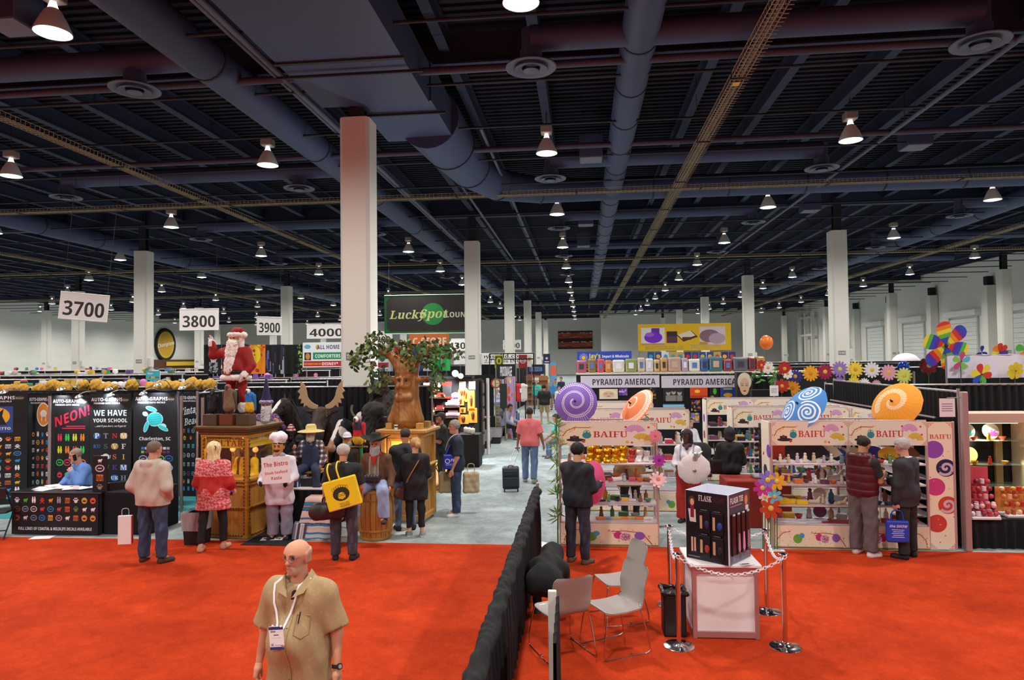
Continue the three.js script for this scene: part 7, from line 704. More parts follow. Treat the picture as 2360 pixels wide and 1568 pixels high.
// ================= foreground: drape, chairs, counter, rope line =================
{const t=thing('low_drape','low black pipe and drape divider running towards the camera over the red carpet','drape',[0,0,0]);const x=-.74,h=.92;mesh('curtain',drapeGeo([x,-2.2],[x,-11.0],.01,h,.2,.06),clothM,t);{const g=new THREE.TubeGeometry(new THREE.LineCurve3(V(x,h-.03,-2.2),V(x,h-.03,-11.0)),420,.062,14),p=g.attributes.position;for(let i=0;i<p.count;i++){const X0=p.getX(i)-x,Y0=p.getY(i)-h+.03,z=p.getZ(i),a=Math.atan2(Y0,X0),k=1+.12*Math.sin(z*38+a*2.5+Math.sin(z*6)*3)+.14*Math.sin(z*13-a*2+Math.sin(z*3.1)*2);p.setX(i,x+X0*k*1.1);p.setY(i,h-.03+Y0*k);}g.computeVertexNormals();mesh('gathered_top',g,clothM,t);}mesh('crossbar',bar([x,h-.03,-2.2],[x,h-.03,-11.02],.02),steel,t);mesh('end_post',rbx(.05,1.0,.05,.01,x+.0,.5,-11.05),mat('#a59694',.5,{metalness:.4}),t);mesh('post_foot',cyl(.16,.17,.012,x,.015,-11.05,24),steel,t);
const p=thing('white_post','short white post with a strip of black drape at the edge of the counter area','post',[-.29,0,-6.1]);mesh('post',rbx(.075,.95,.05,.008,0,.475,0),mat('#d9d5d0',.5),p);mesh('drape_strip',drapeGeo([.05,.0],[.06,1.0],.02,.9,.2,.01),clothM,p);}
const chromeM=metal('#d8d8da',.12);
const seatShell=(()=>{const P=[],I=[],n=40,m=10,prof=(t)=>(t<.45?[.21-t/.45*.4,.455-.014*Math.sin(t/.45*PI)]:t<.6?[-.19-(t-.45)/.15*.05,.455+Math.pow((t-.45)/.15,2)*.1]:[-.24-(t-.6)/.4*.09,.555+(t-.6)/.4*.29]);for(const th of[0,-.01])for(let i=0;i<=n;i++){const t=i/n,[z,y]=prof(t),e=Math.min(1,t/.07,(1-t)/.1),w=.222*(.8+.2*Math.sqrt(1-(1-e)*(1-e)))-.022*Math.exp(-Math.pow((t-.53)/.06,2));for(let j=0;j<=m;j++){const u=j/m*2-1;P.push(u*w,y+(t<.5?th:0),z+(t>.55?.04*u*u*Math.min(1,(t-.55)*6):0)+(t<.5?0:th));}}const q=m+1,o=(n+1)*q;for(let i=0;i<n;i++)for(let j=0;j<m;j++){const a=i*q+j;I.push(a,a+1,a+q,a+q,a+1,a+q+1,o+a,o+a+q,o+a+1,o+a+q,o+a+q+1,o+a+1);}for(let i=0;i<n;i++)for(const j of[0,m]){const a=i*q+j;I.push(a,a+q,o+a,o+a,a+q,o+a+q);}const g=new THREE.BufferGeometry();g.setAttribute('position',new THREE.BufferAttribute(new Float32Array(P),3));g.setIndex(I);g.computeVertexNormals();return g;})();
function sledChair(label,at,turn){const t=thing('sled_chair',label,'chair',at,turn);mesh('shell',seatShell,mat('#9b918c',.5,{side:THREE.DoubleSide}),t);for(const q of[-1,1]){mesh('runner',tube([[q*.17,.445,.19],[q*.2,.43,.2],[q*.24,.02,.26],[q*.24,.012,.23],[q*.25,.012,-.24],[q*.25,.03,-.27],[q*.215,.43,-.19],[q*.17,.5,-.2]],.0075,60,8),chromeM,t);mesh('glide',rbx(.03,.03,.02,.006,q*.245,.022,-.05),chromeM,t);}mesh('crossbar',[bar([-.17,.442,.16],[.17,.442,.16],.008),bar([-.2,.44,-.17],[.2,.44,-.17],.008)],chromeM,t);return t;}
sledChair('grey plastic sled chair turned away, in front of the bent person',[-.25,0,-7.08],away+.5);
sledChair('grey plastic sled chair with its back to the counter, seat empty',[.29,0,-7.2],-1.05);
sledChair('grey plastic sled chair farthest from the low drape post, facing left',[.37,0,-8.05],-1.2);
sledChair('grey plastic chair under the man in the grey-lilac shirt',[gp(1180,1012).x-.27,0,gp(1180,1012).z-.02],1.15);sledChair('grey chair under the man in the turquoise shirt',[-.55,0,-20.92],-1.3);
{const a=gp(1601,1472),b=gp(1752,1472),w=b.x-a.x,H=.77,dp=.62,c=thing('demo_counter','white panelled demo counter with pinkish aluminium frame','counter',[(a.x+b.x)/2-.02,0,a.z-dp/2],.02);const fr=mat('#b88f90',.35,{metalness:.5}),pn=mat('#e6dfe2',.55);for(const sx of[-1,1])for(const sz of[-1,1])mesh('frame_post',rbx(.045,H,.045,.006,sx*(w/2-.02),H/2,sz*(dp/2-.02)),fr,c);for(const sz of[-1,1]){mesh('frame_rail',rbx(w,.07,.04,.006,0,H-.05,sz*(dp/2-.02)),fr,c);mesh('frame_rail',rbx(w,.07,.04,.006,0,.045,sz*(dp/2-.02)),fr,c);mesh('panel',bx(w-.08,H-.14,.012,0,H/2,sz*(dp/2-.025)),pn,c);}for(const sx of[-1,1]){mesh('frame_rail',rbx(.04,.07,dp,.006,sx*(w/2-.02),H-.05,0),fr,c);mesh('frame_rail',rbx(.04,.07,dp,.006,sx*(w/2-.02),.045,0),fr,c);mesh('panel',bx(.012,H-.14,dp-.08,sx*(w/2-.025),H/2,0),pn,c);}mesh('top',rbx(w+.06,.03,dp+.06,.006,0,H+.005,0),mat('#eae4e6',.4),c);
const side1=print(420,560,(g)=>{g.fillStyle='#17121a';g.fillRect(0,0,420,560);txt(g,'FLASK',196,52,64,'#d8d4dc',{sx:.62,font:'serif'});txt(g,'SCARF',330,52,56,'#5a1420',{sx:.62,style:'italic bold',font:'serif'});disc(g,62,86,34,'#5a2a26',44);disc(g,66,92,20,'#d8a084',28);g.fillStyle='#d8c8c8';g.beginPath();g.moveTo(24,150);g.lineTo(100,150);g.lineTo(104,260);g.lineTo(40,260);g.fill();g.fillStyle='#8a1a30';g.fillRect(48,120,36,100);g.fillStyle='#141016';g.beginPath();g.moveTo(36,256);g.lineTo(108,256);g.lineTo(104,380);g.lineTo(44,380);g.fill();g.fillStyle='#d8a084';g.fillRect(50,380,20,120);g.fillRect(80,380,18,116);g.fillStyle='#2a2438';g.fillRect(44,498,30,14);g.fillRect(76,494,30,14);g.fillStyle='#8a8690';g.fillRect(16,534,120,6);},.4),side2=print(420,560,(g)=>{g.fillStyle='#4a3a4c';g.fillRect(0,0,420,560);txt(g,'FLASK TIE',160,56,66,'#f0ecf0',{sx:.84});g.fillStyle='#a89aac';g.fillRect(30,96,230,8);g.fillStyle='#3a4252';g.fillRect(0,120,300,60);disc(g,352,60,38,'#8a3a1c',48);disc(g,348,82,30,'#d88f5a',40);g.fillStyle='#e6e0e8';g.fillRect(330,124,60,40);g.fillStyle='#6a6a7c';g.fillRect(0,470,420,90);for(let i=0;i<30;i++)disc(g,rnd(420),rnd(470,530),rnd(8,26),pick(['#5a5a70','#7a7a90','#4a4a5c']));},.4);
const p0=gp(1672,1306,H+.02),f=thing('flask_display','open-topped cardboard display box for FLASK TIE and flask scarf','display box',[p0.x+.0,H+.021,p0.z-.36],PI/4-.1),s=.5,hh=.74,in0=mat('#dfe2ee',.6),k=mat('#d8d8e0',.5);const wl=(m,x,z,r)=>{const o=board('side',s,hh,.008,m,in0,f);o.position.set(x,hh/2,z);o.rotation.y=r;return o;};wl(side1,0,s/2,0).rotation.y=0;f.rotation.y=-(PI/4-.12);wl(side2,s/2,0,PI/2);wl(in0,0,-s/2,PI);wl(in0,-s/2,0,-PI/2);mesh('edge_strip',bx(.012,hh,.012,s/2,hh/2,s/2),k,f);mesh('bottom',bx(s,.01,s,0,.4,0),in0,f);
const pk=[['#2a1f4a',0,0],['#1a3f9a',1,0],['#a8281c',0,1],['#15151c',1,1]];for(const[c2,i,j]of pk){const b=mesh('scarf_pack',rbx(.13,.23,.02,.006,-.02+i*.15,.42-j*.26,s/2+.015),mat('#1c181e',.3),f);mesh('scarf',sph(.036,.01+i*.15,.4-j*.26,s/2+.025,.8,1.2,.3,10),mat(c2,.6),b);mesh('model_print',bx(.028,.14,.002,-.055+i*.15,.42-j*.26,s/2+.027),mat('#c8946c',.6),b);mesh('clip',rbx(.08,.014,.012,.004,-.02+i*.15,.55-j*.26,s/2+.024),mat('#4a4650',.3),b);}
const tieTex=(kind)=>print(64,128,(g)=>{g.fillStyle=kind===1?'#d890b0':'#d8a0b4';g.fillRect(0,0,64,128);g.fillStyle=kind===2?'#3a2a2c':'#8a2a4a';if(kind===0)for(let y=-64;y<128;y+=14){g.save();g.translate(0,y);g.rotate(.6);g.fillRect(-20,0,140,5);g.restore();}if(kind===2)for(let y=0;y<128;y+=16)for(let x=(y/16%2)*16;x<64;x+=32){g.fillRect(x,y,16,16);}},.5);for(let i=0;i<4;i++){const z=s/2-.08-i*.11,b=mesh('tie_pack',rbx(.02,.44,.085,.008,s/2+.015,.31,z),mat('#17141a',.25),f);if(i){const g=extr([[0,-.15],[.027,-.11],[.015,.06],[-.015,.06],[-.027,-.11]],.004).rotateY(PI/2).translate(s/2+.026,.25,z);planarUV(g,2,1,12);mesh('tie',g,tieTex(i-1),b);}mesh('clip',rbx(.012,.02,.05,.004,s/2+.024,.52,z),mat('#c8c4cc',.3),b);}
const cd=solo('business_cards',bx(.14,.006,.07),print(64,32,(g)=>{g.fillStyle='#e2dfe6';g.fillRect(0,0,64,32);g.fillStyle='#1a1a24';g.fillRect(4,6,40,16);}),'black and white cards lying on the demo counter','cards');const cp=gp(1722,1302,H+.02);cd.position.set(cp.x,H+.024,cp.z);cd.rotation.y=.3;
const wb=gp(1556,1468),wbn=thing('black_waste_bin','tall black waste bin with a black liner beside the demo counter','bin',[wb.x,0,wb.z-.1]);mesh('body',rbx(.24,.44,.26,.02,0,.222,0),mat('#101012',.5),wbn);mesh('liner',sdf([cap([-.12,.46,.13],[.12,.46,.13],.022,.022),cap([-.12,.46,-.13],[.12,.46,-.13],.022,.022),cap([.12,.46,.13],[.12,.46,-.13],.022,.022),cap([-.12,.46,.13],[-.12,.46,-.13],.022,.022)],.01,{fold:.006,ff:40}),mat('#141416',.25),wbn);}
{const S=[gp(1565,1490),gp(1810,1492),gp(1768,1410),gp(1545,1395)],nm=['chrome stanchion in front of the black waste bin','chrome stanchion standing alone at the front right of the counter','chrome stanchion behind the right edge of the counter','chrome stanchion behind the black waste bin'];const tops=S.map((p,i)=>{const t=thing('rope_stanchion',nm[i],'stanchion',p);mesh('base',lathe([[0,.035],[.03,.05],[.05,.03],[.1,.016],[.155,.01],[.16,0],[0,0]],36),chromeM,t);mesh('pole',bar([0,.03,0],[0,.93,0],.024,20),chromeM,t);mesh('cap',lathe([[0,.97],[.02,.965],[.05,.955],[.052,.945],[.025,.935],[.024,.92]],24),chromeM,t);return p.clone().setY(.93);});
const link=new THREE.TorusGeometry(.022,.0065,6,14).scale(1,.68,1),wl=mat('#e2dfe6',.4);const runs=[[0,3,.16,'behind the waste bin'],[0,1,.18,'across the front of the counter'],[1,2,.14,'to the right of the counter'],[3,2,.12,'behind the counter']];for(const[a,b,sag,n]of runs){const t=thing('plastic_chain','white plastic chain hanging '+n,'chain'),A=tops[a],B=tops[b],N=Math.ceil(A.distanceTo(B)/.034);for(let i=0;i<=N;i++){const u=i/N,p=A.clone().lerp(B,u);p.y-=sag*4*u*(1-u)-.0;if(a===0&&b===1){p.z+=.05;}const l=mesh('link',link,wl,t);l.position.copy(p);const d=B.clone().sub(A);l.rotation.set(i%2?PI/2:0,Math.atan2(-d.z,d.x),-sag*4*(1-2*u)/d.length(),'YZX');}}}
// ================= car decor booth behind the tree =================
{const D=20.3;solo('wood_floor',bx(3.4,.01,4.9,-4.95,.005,-17.7),pineM,'orange wooden flooring of the car decor booth','flooring');drape('black drape at the back of the car decor booth, left half',[-9,-20.45],[-6.2,-20.45],2.44);
const w=thing('car_display_wall','black board wall hung with car front ornaments and amber pictures','display wall',[0,0,0]);mesh('board',bx(3.1,2.4,.06,-4.75,1.2,-D),black,w);mesh('side_board',bx(.06,2.4,1.3,-3.2,1.2,-D-.6),black,w);mesh('top_beam',bar([-6.4,2.46,-D+.05],[-3.2,2.46,-D+.05],.05,8),black,w);
const car=(label,px,py,c,s=1)=>{const p=zp(px,py,D-.12),t=thing('car_front_ornament',label,'ornament',p);mesh('hood',rbx(.42*s,.1*s,.14,.04,0,.06*s,0,3),mat(c,.25,{clearcoat:.6}),t);mesh('cabin',rbx(.3*s,.07*s,.1,.03,0,.13*s,-.02,3),mat(c,.25,{clearcoat:.6}),t);mesh('bumper',rbx(.44*s,.035*s,.16,.015,0,-.02*s,.02),chromeM,t);mesh('grille',bx(.2*s,.035*s,.02,0,.025*s,.075),mat('#8a8a90',.3,{metalness:.8}),t);for(const q of[-1,1])mesh('headlamp',sph(.032*s,q*.17*s,.05*s,.07,1,1,.5,10),mat('#f2eee6',.2),t);return t;};
car('red car front ornament on the upper left board',992,914,'#b82418');car('red car front with a round wheel on the upper board',1014,916,'#c02a1c',.8);car('orange car front ornament on the middle left board',988,952,'#c8401c');car('red and white car front on the middle board',1014,944,'#b82418',.7);car('pink car front ornament on the black board',1043,936,'#d88a94',1.05);car('plain pink car tail ornament below the pink car front',1044,960,'#d88a94',1.05);car('red and white car ornament low on the left board',991,985,'#b02018',.9);car('pink car ornament at the bottom of the left board',992,1010,'#c87a80',.8);
for(const[px,py,r,c,n]of[[991,933,.15,'#3a2a28','dark tyre clock on the car board'],[1050,917,.16,'#c8b8b8','round chrome framed pink car sign']]){const p=zp(px,py,D-.06),t=thing('round_car_sign',n,'sign',p);mesh('ring',new THREE.TorusGeometry(r*.85,r*.17,8,28),mat(c,.35,{metalness:.3}),t);mesh('face',cyl(r*.8,r*.8,.02,0,0,0,24).rotateX(PI/2),mat(c==='#3a2a28'?'#8a8280':'#9a5a6a',.5),t);mesh('motif',rbx(r*.9,r*.25,.03,.01,0,0,.01),mat(c==='#3a2a28'?'#20181a':'#3a3a44',.5),t);}
const amb=(label,px,py,w2,h,o={})=>{const p=zp(px,py,D-.05),t=thing('amber_picture',label,'picture',p);mesh('glow_panel',o.oval?cyl(.5,.5,.02,0,0,0,28).rotateX(PI/2).scale(w2,h,1):rbx(w2,h,.03,.01),new THREE.MeshPhysicalMaterial({color:'#c8802a',emissive:'#e08020',emissiveIntensity:0.125,roughness:.5}),t);mesh('silhouette',sdf([cap([0,-h*.2,.02],[0,h*.1,.02],w2*.14,w2*.2),ball([0,h*.22,.02],w2*.12)],.014,{k:.03}),mat('#5a2c0c',.7),t);return t;};
amb('oval amber picture of a figure',1064,905,.22,.28,{oval:1});amb('second oval amber picture beside the tall panel',1074,911,.16,.42,{oval:1});amb('tall amber panel with a figure',1086,924,.22,.62);amb('square amber picture of a bull',1062,925,.2,.26);amb('amber picture of a longhorn near the white canisters',1068,967,.32,.28);amb('framed amber picture with a white centre',1090,958,.26,.44);amb('small amber bird shape',1066,946,.2,.16);
for(const[px,py,n]of[[983,892,'first'],[1008,892,'second'],[1066,889,'third'],[1088,889,'fourth']]){const p=zp(px,py,D-.06),t=thing('hanging_wood_plaque',`${n} blank pale plaque hanging at the top of the car board`,'plaque',p);mesh('plaque',rbx(.2,.24,.02,.006),mat('#e0c8a8',.6),t);mesh('cord',tube([[-.07,.12,0],[0,.2,0],[.07,.12,0]],.005),mat('#6a4a2a',.8),t);}
{const p=zp(1030,900,D-.08),t=thing('red_tailgate_board','red and black truck tailgate chalkboard','sign',p);mesh('board',rbx(.28,.44,.04,.02),mat('#20201f',.6),t);mesh('red_header',rbx(.3,.12,.05,.01,0,.2,0),mat('#b02018',.4),t);mesh('red_sill',rbx(.3,.06,.06,.01,0,-.22,0),mat('#b02018',.4),t);}
for(let i=0;i<7;i++){const p=zp(1075+(i%3)*10,979+(i%2)*8+(i>3?6:0),19.4),t=solo('white_canister',lathe([[0,0],[.06,0],[.062,.12],[.066,.125],[.05,.15],[.012,.16],[0,.18]],18),mat('#e6dcc8',.4),'white lidded canister on the black pedestal before the amber pictures','canister','white canisters');t.position.set(p.x,.92,-19.3+(i%3)*.16);}solo('canister_pedestal',rbx(.62,.9,.6,.01,zp(1083,1000,19.2).x,.46,-19.15),black,'black pedestal carrying the white canisters','pedestal');
for(const[px,py,r]of[[1049,861,.1],[1062,867,.08]]){const p=zp(px,py,19.8),t=thing('spot_lamp',r>.09?'bright round floodlamp above the car board':'second bright floodlamp above the car board','lamp',p);mesh('bulb',sph(r,0,0,0,1,1,1,8),new THREE.MeshPhysicalMaterial({color:'#fff',emissive:'#eef6ff',emissiveIntensity:0.5}),t);mesh('arm',bar([0,0,-.05],[0,2.46-p.y,-.45],.012),black,t);const l=new THREE.PointLight('#f4f8ff',3.5,0,2);l.position.set(0,-.02,r+.05);l.castShadow=true;l.name='flood_light';t.add(l);}
bin('black waste bin with a clear liner at the aisle corner',gp(1117,1033),.55,.42);bin('second black waste bin by the seated man',gp(1142,1022),.5,.42);
const pan=thing('picture_panel','narrow edge-on panel of small framed pictures at the aisle corner','panel',[-3.12,0,-21.2]);mesh('panel',bx(.06,2.3,.5,0,1.2,0),mat('#2a2422',.8),pan);for(let i=0;i<5;i++)mesh('frame',bx(.03,.3,.3,.04,.5+i*.4,0),mat('#7a6a5c',.5),pan);const pole=thing('white_banner_pole','white roll of prints standing upright by the corner','pole',[-2.98,0,-21.5]);mesh('tube',bar([0,0,0],[0,2.4,0],.05),whiteM,pole);
const gt=thing('green_grid_tower','olive green grid tower with a dark screen','display tower',[-3.0,0,-25]);for(const x of[-.18,.18])mesh('post',bar([x,0,0],[x,2.3,0],.025),mat('#7a8264',.5),gt);for(let i=0;i<16;i++)mesh('rung',bar([-.18,.15+i*.14,0],[-.02,.15+i*.14,0],.015,6),mat('#7a8264',.5),gt);mesh('dark_screen',bx(.26,.9,.04,.12,1.65,.02),mat('#2c3430',.4),gt);
const bd=thing('black_booth_partition','black booth partition with round sign behind the standing man','partition',[-4.5,0,-26.2]);mesh('panel',bx(2.2,2.4,.06,0,1.2,0),black,bd);const rs=thing('round_logo_sign','round red and cream sign on the black booth partition','sign',zp(1143,884,26.15));mesh('rim',cyl(.2,.2,.03,0,0,0,28).rotateX(PI/2),mat('#a82a1c',.5),rs);mesh('centre',cyl(.14,.14,.04,0,0,0,28).rotateX(PI/2),mat('#d8c8a0',.5),rs);
const dk=thing('aisle_desk','small wooden desk in front of the man in the lilac shirt','desk',[gp(1128,1000).x,0,-24.6]);mesh('top',rbx(.8,.04,.5,.01,0,.9,0),mat('#9a7448',.5),dk);for(const sx of[-1,1])for(const sz of[-1,1])mesh('leg',bx(.05,.88,.05,sx*.36,.44,sz*.2),mat('#7a5a38',.6),dk);const bt=solo('clear_bottle',botG,mat('#e6eef0',.05,{transmission:.8,thickness:.01}),'clear bottle on the small wooden desk','bottle');bt.scale.setScalar(1.8);bt.position.set(gp(1128,1000).x,.921,-24.6);
const tc=['#b89ac8','#6fb0d0','#d86a4a','#c8a0c0','#3f8fd0','#e0905a','#7fc0d8'];for(let i=0;i<7;i++){const t=thing('hanging_towel',['lilac','pale blue','coral','mauve','blue','peach','aqua'][i]+' printed beach towel hanging at the aisle edge','towel',[-2.72-i*.02,0,-25.6-i*.32],.35);mesh('cloth',drapeGeo([-.16,0],[.16,0],.02,2.3,.16,.03),print(64,160,(g)=>{g.fillStyle=tc[i];g.fillRect(0,0,64,160);for(let k=0;k<16;k++)disc(g,rnd(64),rnd(160),rnd(4,14),pick(['#e8c04a','#3f7fc0','#d85a3a','#e8e0e0',tc[(i+2)%7]]));},.9),t);const gg=t.children[0].geometry;planarUV(gg,0,1,1);for(let k=0;k<gg.attributes.uv.count;k++)gg.attributes.uv.array[k*2+1]=(gg.attributes.position.getY(k)-.55)/1.75;for(let k=0;k<gg.attributes.uv.count;k++)gg.attributes.uv.array[k*2]=gg.attributes.position.getX(k)/.32+.5;}
const tb2=thing('black_aisle_table','long black skirted table under the hanging towels','table',[-3.15,0,-28.1]);mesh('skirt',rbx(.7,.75,3,.02,0,.375,0),clothM,tb2);const dn=solo('denim_cloth',drapeGeo([-2.82,-28.3],[-2.6,-28.3],.01,.76,.1,.03),mat('#6a86a8',.9),'pale denim cloth hanging off the end of the black table','cloth');
const jr=thing('jersey_rack','rack of red sports jerseys at the aisle edge','rack',[-3.2,0,-33]);mesh('frame',[bar([-.5,0,.5],[-.5,2.2,.5],.03),bar([.5,0,.5],[.5,2.2,.5],.03),bar([-.5,1.9,.5],[.5,1.9,.5],.03)],black,jr);for(let i=0;i<5;i++)mesh('jersey',sdf([cap([-.16,1.7,0],[.16,1.7,0],.07,.07),cap([0,1.65,0],[0,1.15,0],.2,.2,{sq:[1,1,.35]})],.03),mat(['#a81c24','#b02a30','#8a141c','#c8343a','#d8d0d0'][i],.8),jr).position.set(-.4+i*.2,0,.5);mesh('number_seven',bx(.1,.2,.01,.3,1.5,.62),whiteM,jr);
}
// ================= booths farther down the left side of the aisle =================
const tall=(label,x0,x1,D,h,m,o={})=>{const t=thing(o.name||'booth_backwall',label,o.cat||'booth wall',[(x0+x1)/2,0,-D]);board('panel',x1-x0,h,.06,m,black,t).position.y=h/2+(o.y||0);mesh('posts',[bar([-(x1-x0)/2,0,0],[-(x1-x0)/2,h+(o.y||0),0],.03),bar([(x1-x0)/2,0,0],[(x1-x0)/2,h+(o.y||0),0],.03)],steel,t);return t;};
const shirtWall=print(512,256,(g)=>{g.fillStyle='#16161c';g.fillRect(0,0,512,256);txt(g,'PROIMAGE',256,34,62,'#f0f0f4',{stroke:'#16161c',lw:6});for(let i=0;i<28;i++){g.fillStyle=pick(['#2a4a9a','#b82a30','#d8d8e0','#c8a040','#333a5a','#7a8ac0']);g.fillRect(12+(i%7)*72,70+Math.floor(i/7)*46,58,38);}});
tall('black booth wall headed PROIMAGE with rows of team pictures',X(1146,34),X(1190,34),34,2.75,shirtWall);
flatBanner('green and yellow pennant with a large letter O',1140,1160,818,848,36,print(128,192,(g)=>{g.fillStyle='#c8b428';g.fillRect(0,0,128,192);g.fillStyle='#1f5a34';g.fillRect(8,20,112,140);disc(g,64,92,40,'#d8c430',52);disc(g,64,92,18,'#1f5a34',30);}),'pennant','team_pennant');flatBanner('red pennant with a grey round badge',1195,1215,818,848,38,print(128,192,(g)=>{g.fillStyle='#a82434';g.fillRect(0,0,128,192);disc(g,64,90,44,'#c8c0c8',40);disc(g,64,90,28,'#a82434',26);g.fillStyle='#c8c0c8';g.fillRect(10,82,108,18);}),'pennant','team_pennant');flatBanner('white and orange pennant beside the red one',1214,1226,819,846,38,print(64,128,(g)=>{g.fillStyle='#e6e0dc';g.fillRect(0,0,64,128);disc(g,32,44,26,'#d8802a',18);}),'pennant','team_pennant');flatBanner('dark navy pennant with a white star',1252,1268,816,838,44,print(96,128,(g)=>{g.fillStyle='#241f4a';g.fillRect(0,0,96,128);g.fillStyle='#e6e4ee';g.beginPath();for(let i=0;i<10;i++){const r=i%2?10:26,a=i/10*6.283-1.57;g.lineTo(48+Math.cos(a)*r,60+Math.sin(a)*r);}g.fill();g.fillRect(16,100,64,10);}),'pennant','team_pennant');
flatBanner('white banner with large black web address letters',1046,1230,815,838,42,print(512,96,(g)=>{g.fillStyle='#eeecea';g.fillRect(0,0,512,96);txt(g,'www.toyiswild.com',250,30,46,'#222',{font:'serif',sx:.9});txt(g,'310.322.2 Sales INC',256,74,36,'#222',{font:'serif'});}));{const t=thing('pennant_rack','tall black pipe frame carrying team pennants','rack',[X(1190,37),0,-37]);const a=X(1130,37)-X(1190,37),b=X(1232,37)-X(1190,37);mesh('frame',[bar([a,0,0],[a,3.3,0],.03),bar([b,0,0],[b,3.3,0],.03),bar([a,3.3,0],[b,3.3,0],.03),bar([a,3.0,0],[b,3.0,0],.03),bar([0,0,0],[0,3.3,0],.03)],black,t);}
tall('dark blue booth wall with sports pictures',X(1216,48),X(1258,48),48,2.6,print(256,192,(g)=>{g.fillStyle='#1a2240';g.fillRect(0,0,256,192);txt(g,'COLOSSEUM',128,24,34,'#8fb0e8',{sx:.9});for(let i=0;i<12;i++){g.fillStyle=pick(['#2f5fb0','#b83a40','#c8c8d8','#5a3a2a']);g.fillRect(10+(i%4)*62,50+Math.floor(i/4)*48,50,40);}}));{const t=thing('wooden_shelf_unit','honey wooden shelf unit with small white signs down the aisle','shelf unit',[X(1237,44),0,-44]);mesh('carcass',bx(1.5,1.9,.4,0,.95,0),mat('#a8743c',.6),t);for(let i=0;i<4;i++)mesh('shelf',bx(1.5,.03,.15,0,.35+i*.42,.25),mat('#8a5a2c',.6),t);mesh('price_sign',bx(.4,.3,.02,0,1.65,.3),whiteM,t);}tall('coral and blue printed panel far down the aisle',X(1270,52),X(1284,52),52,2.7,print(64,128,(g)=>{g.fillStyle='#4fa0d8';g.fillRect(0,0,64,128);g.fillStyle='#e0664a';g.fillRect(4,10,56,36);}));
drape('black drape at the end of the aisle booths',[X(1190,40),-40.5],[X(1216,46),-46],2.44);
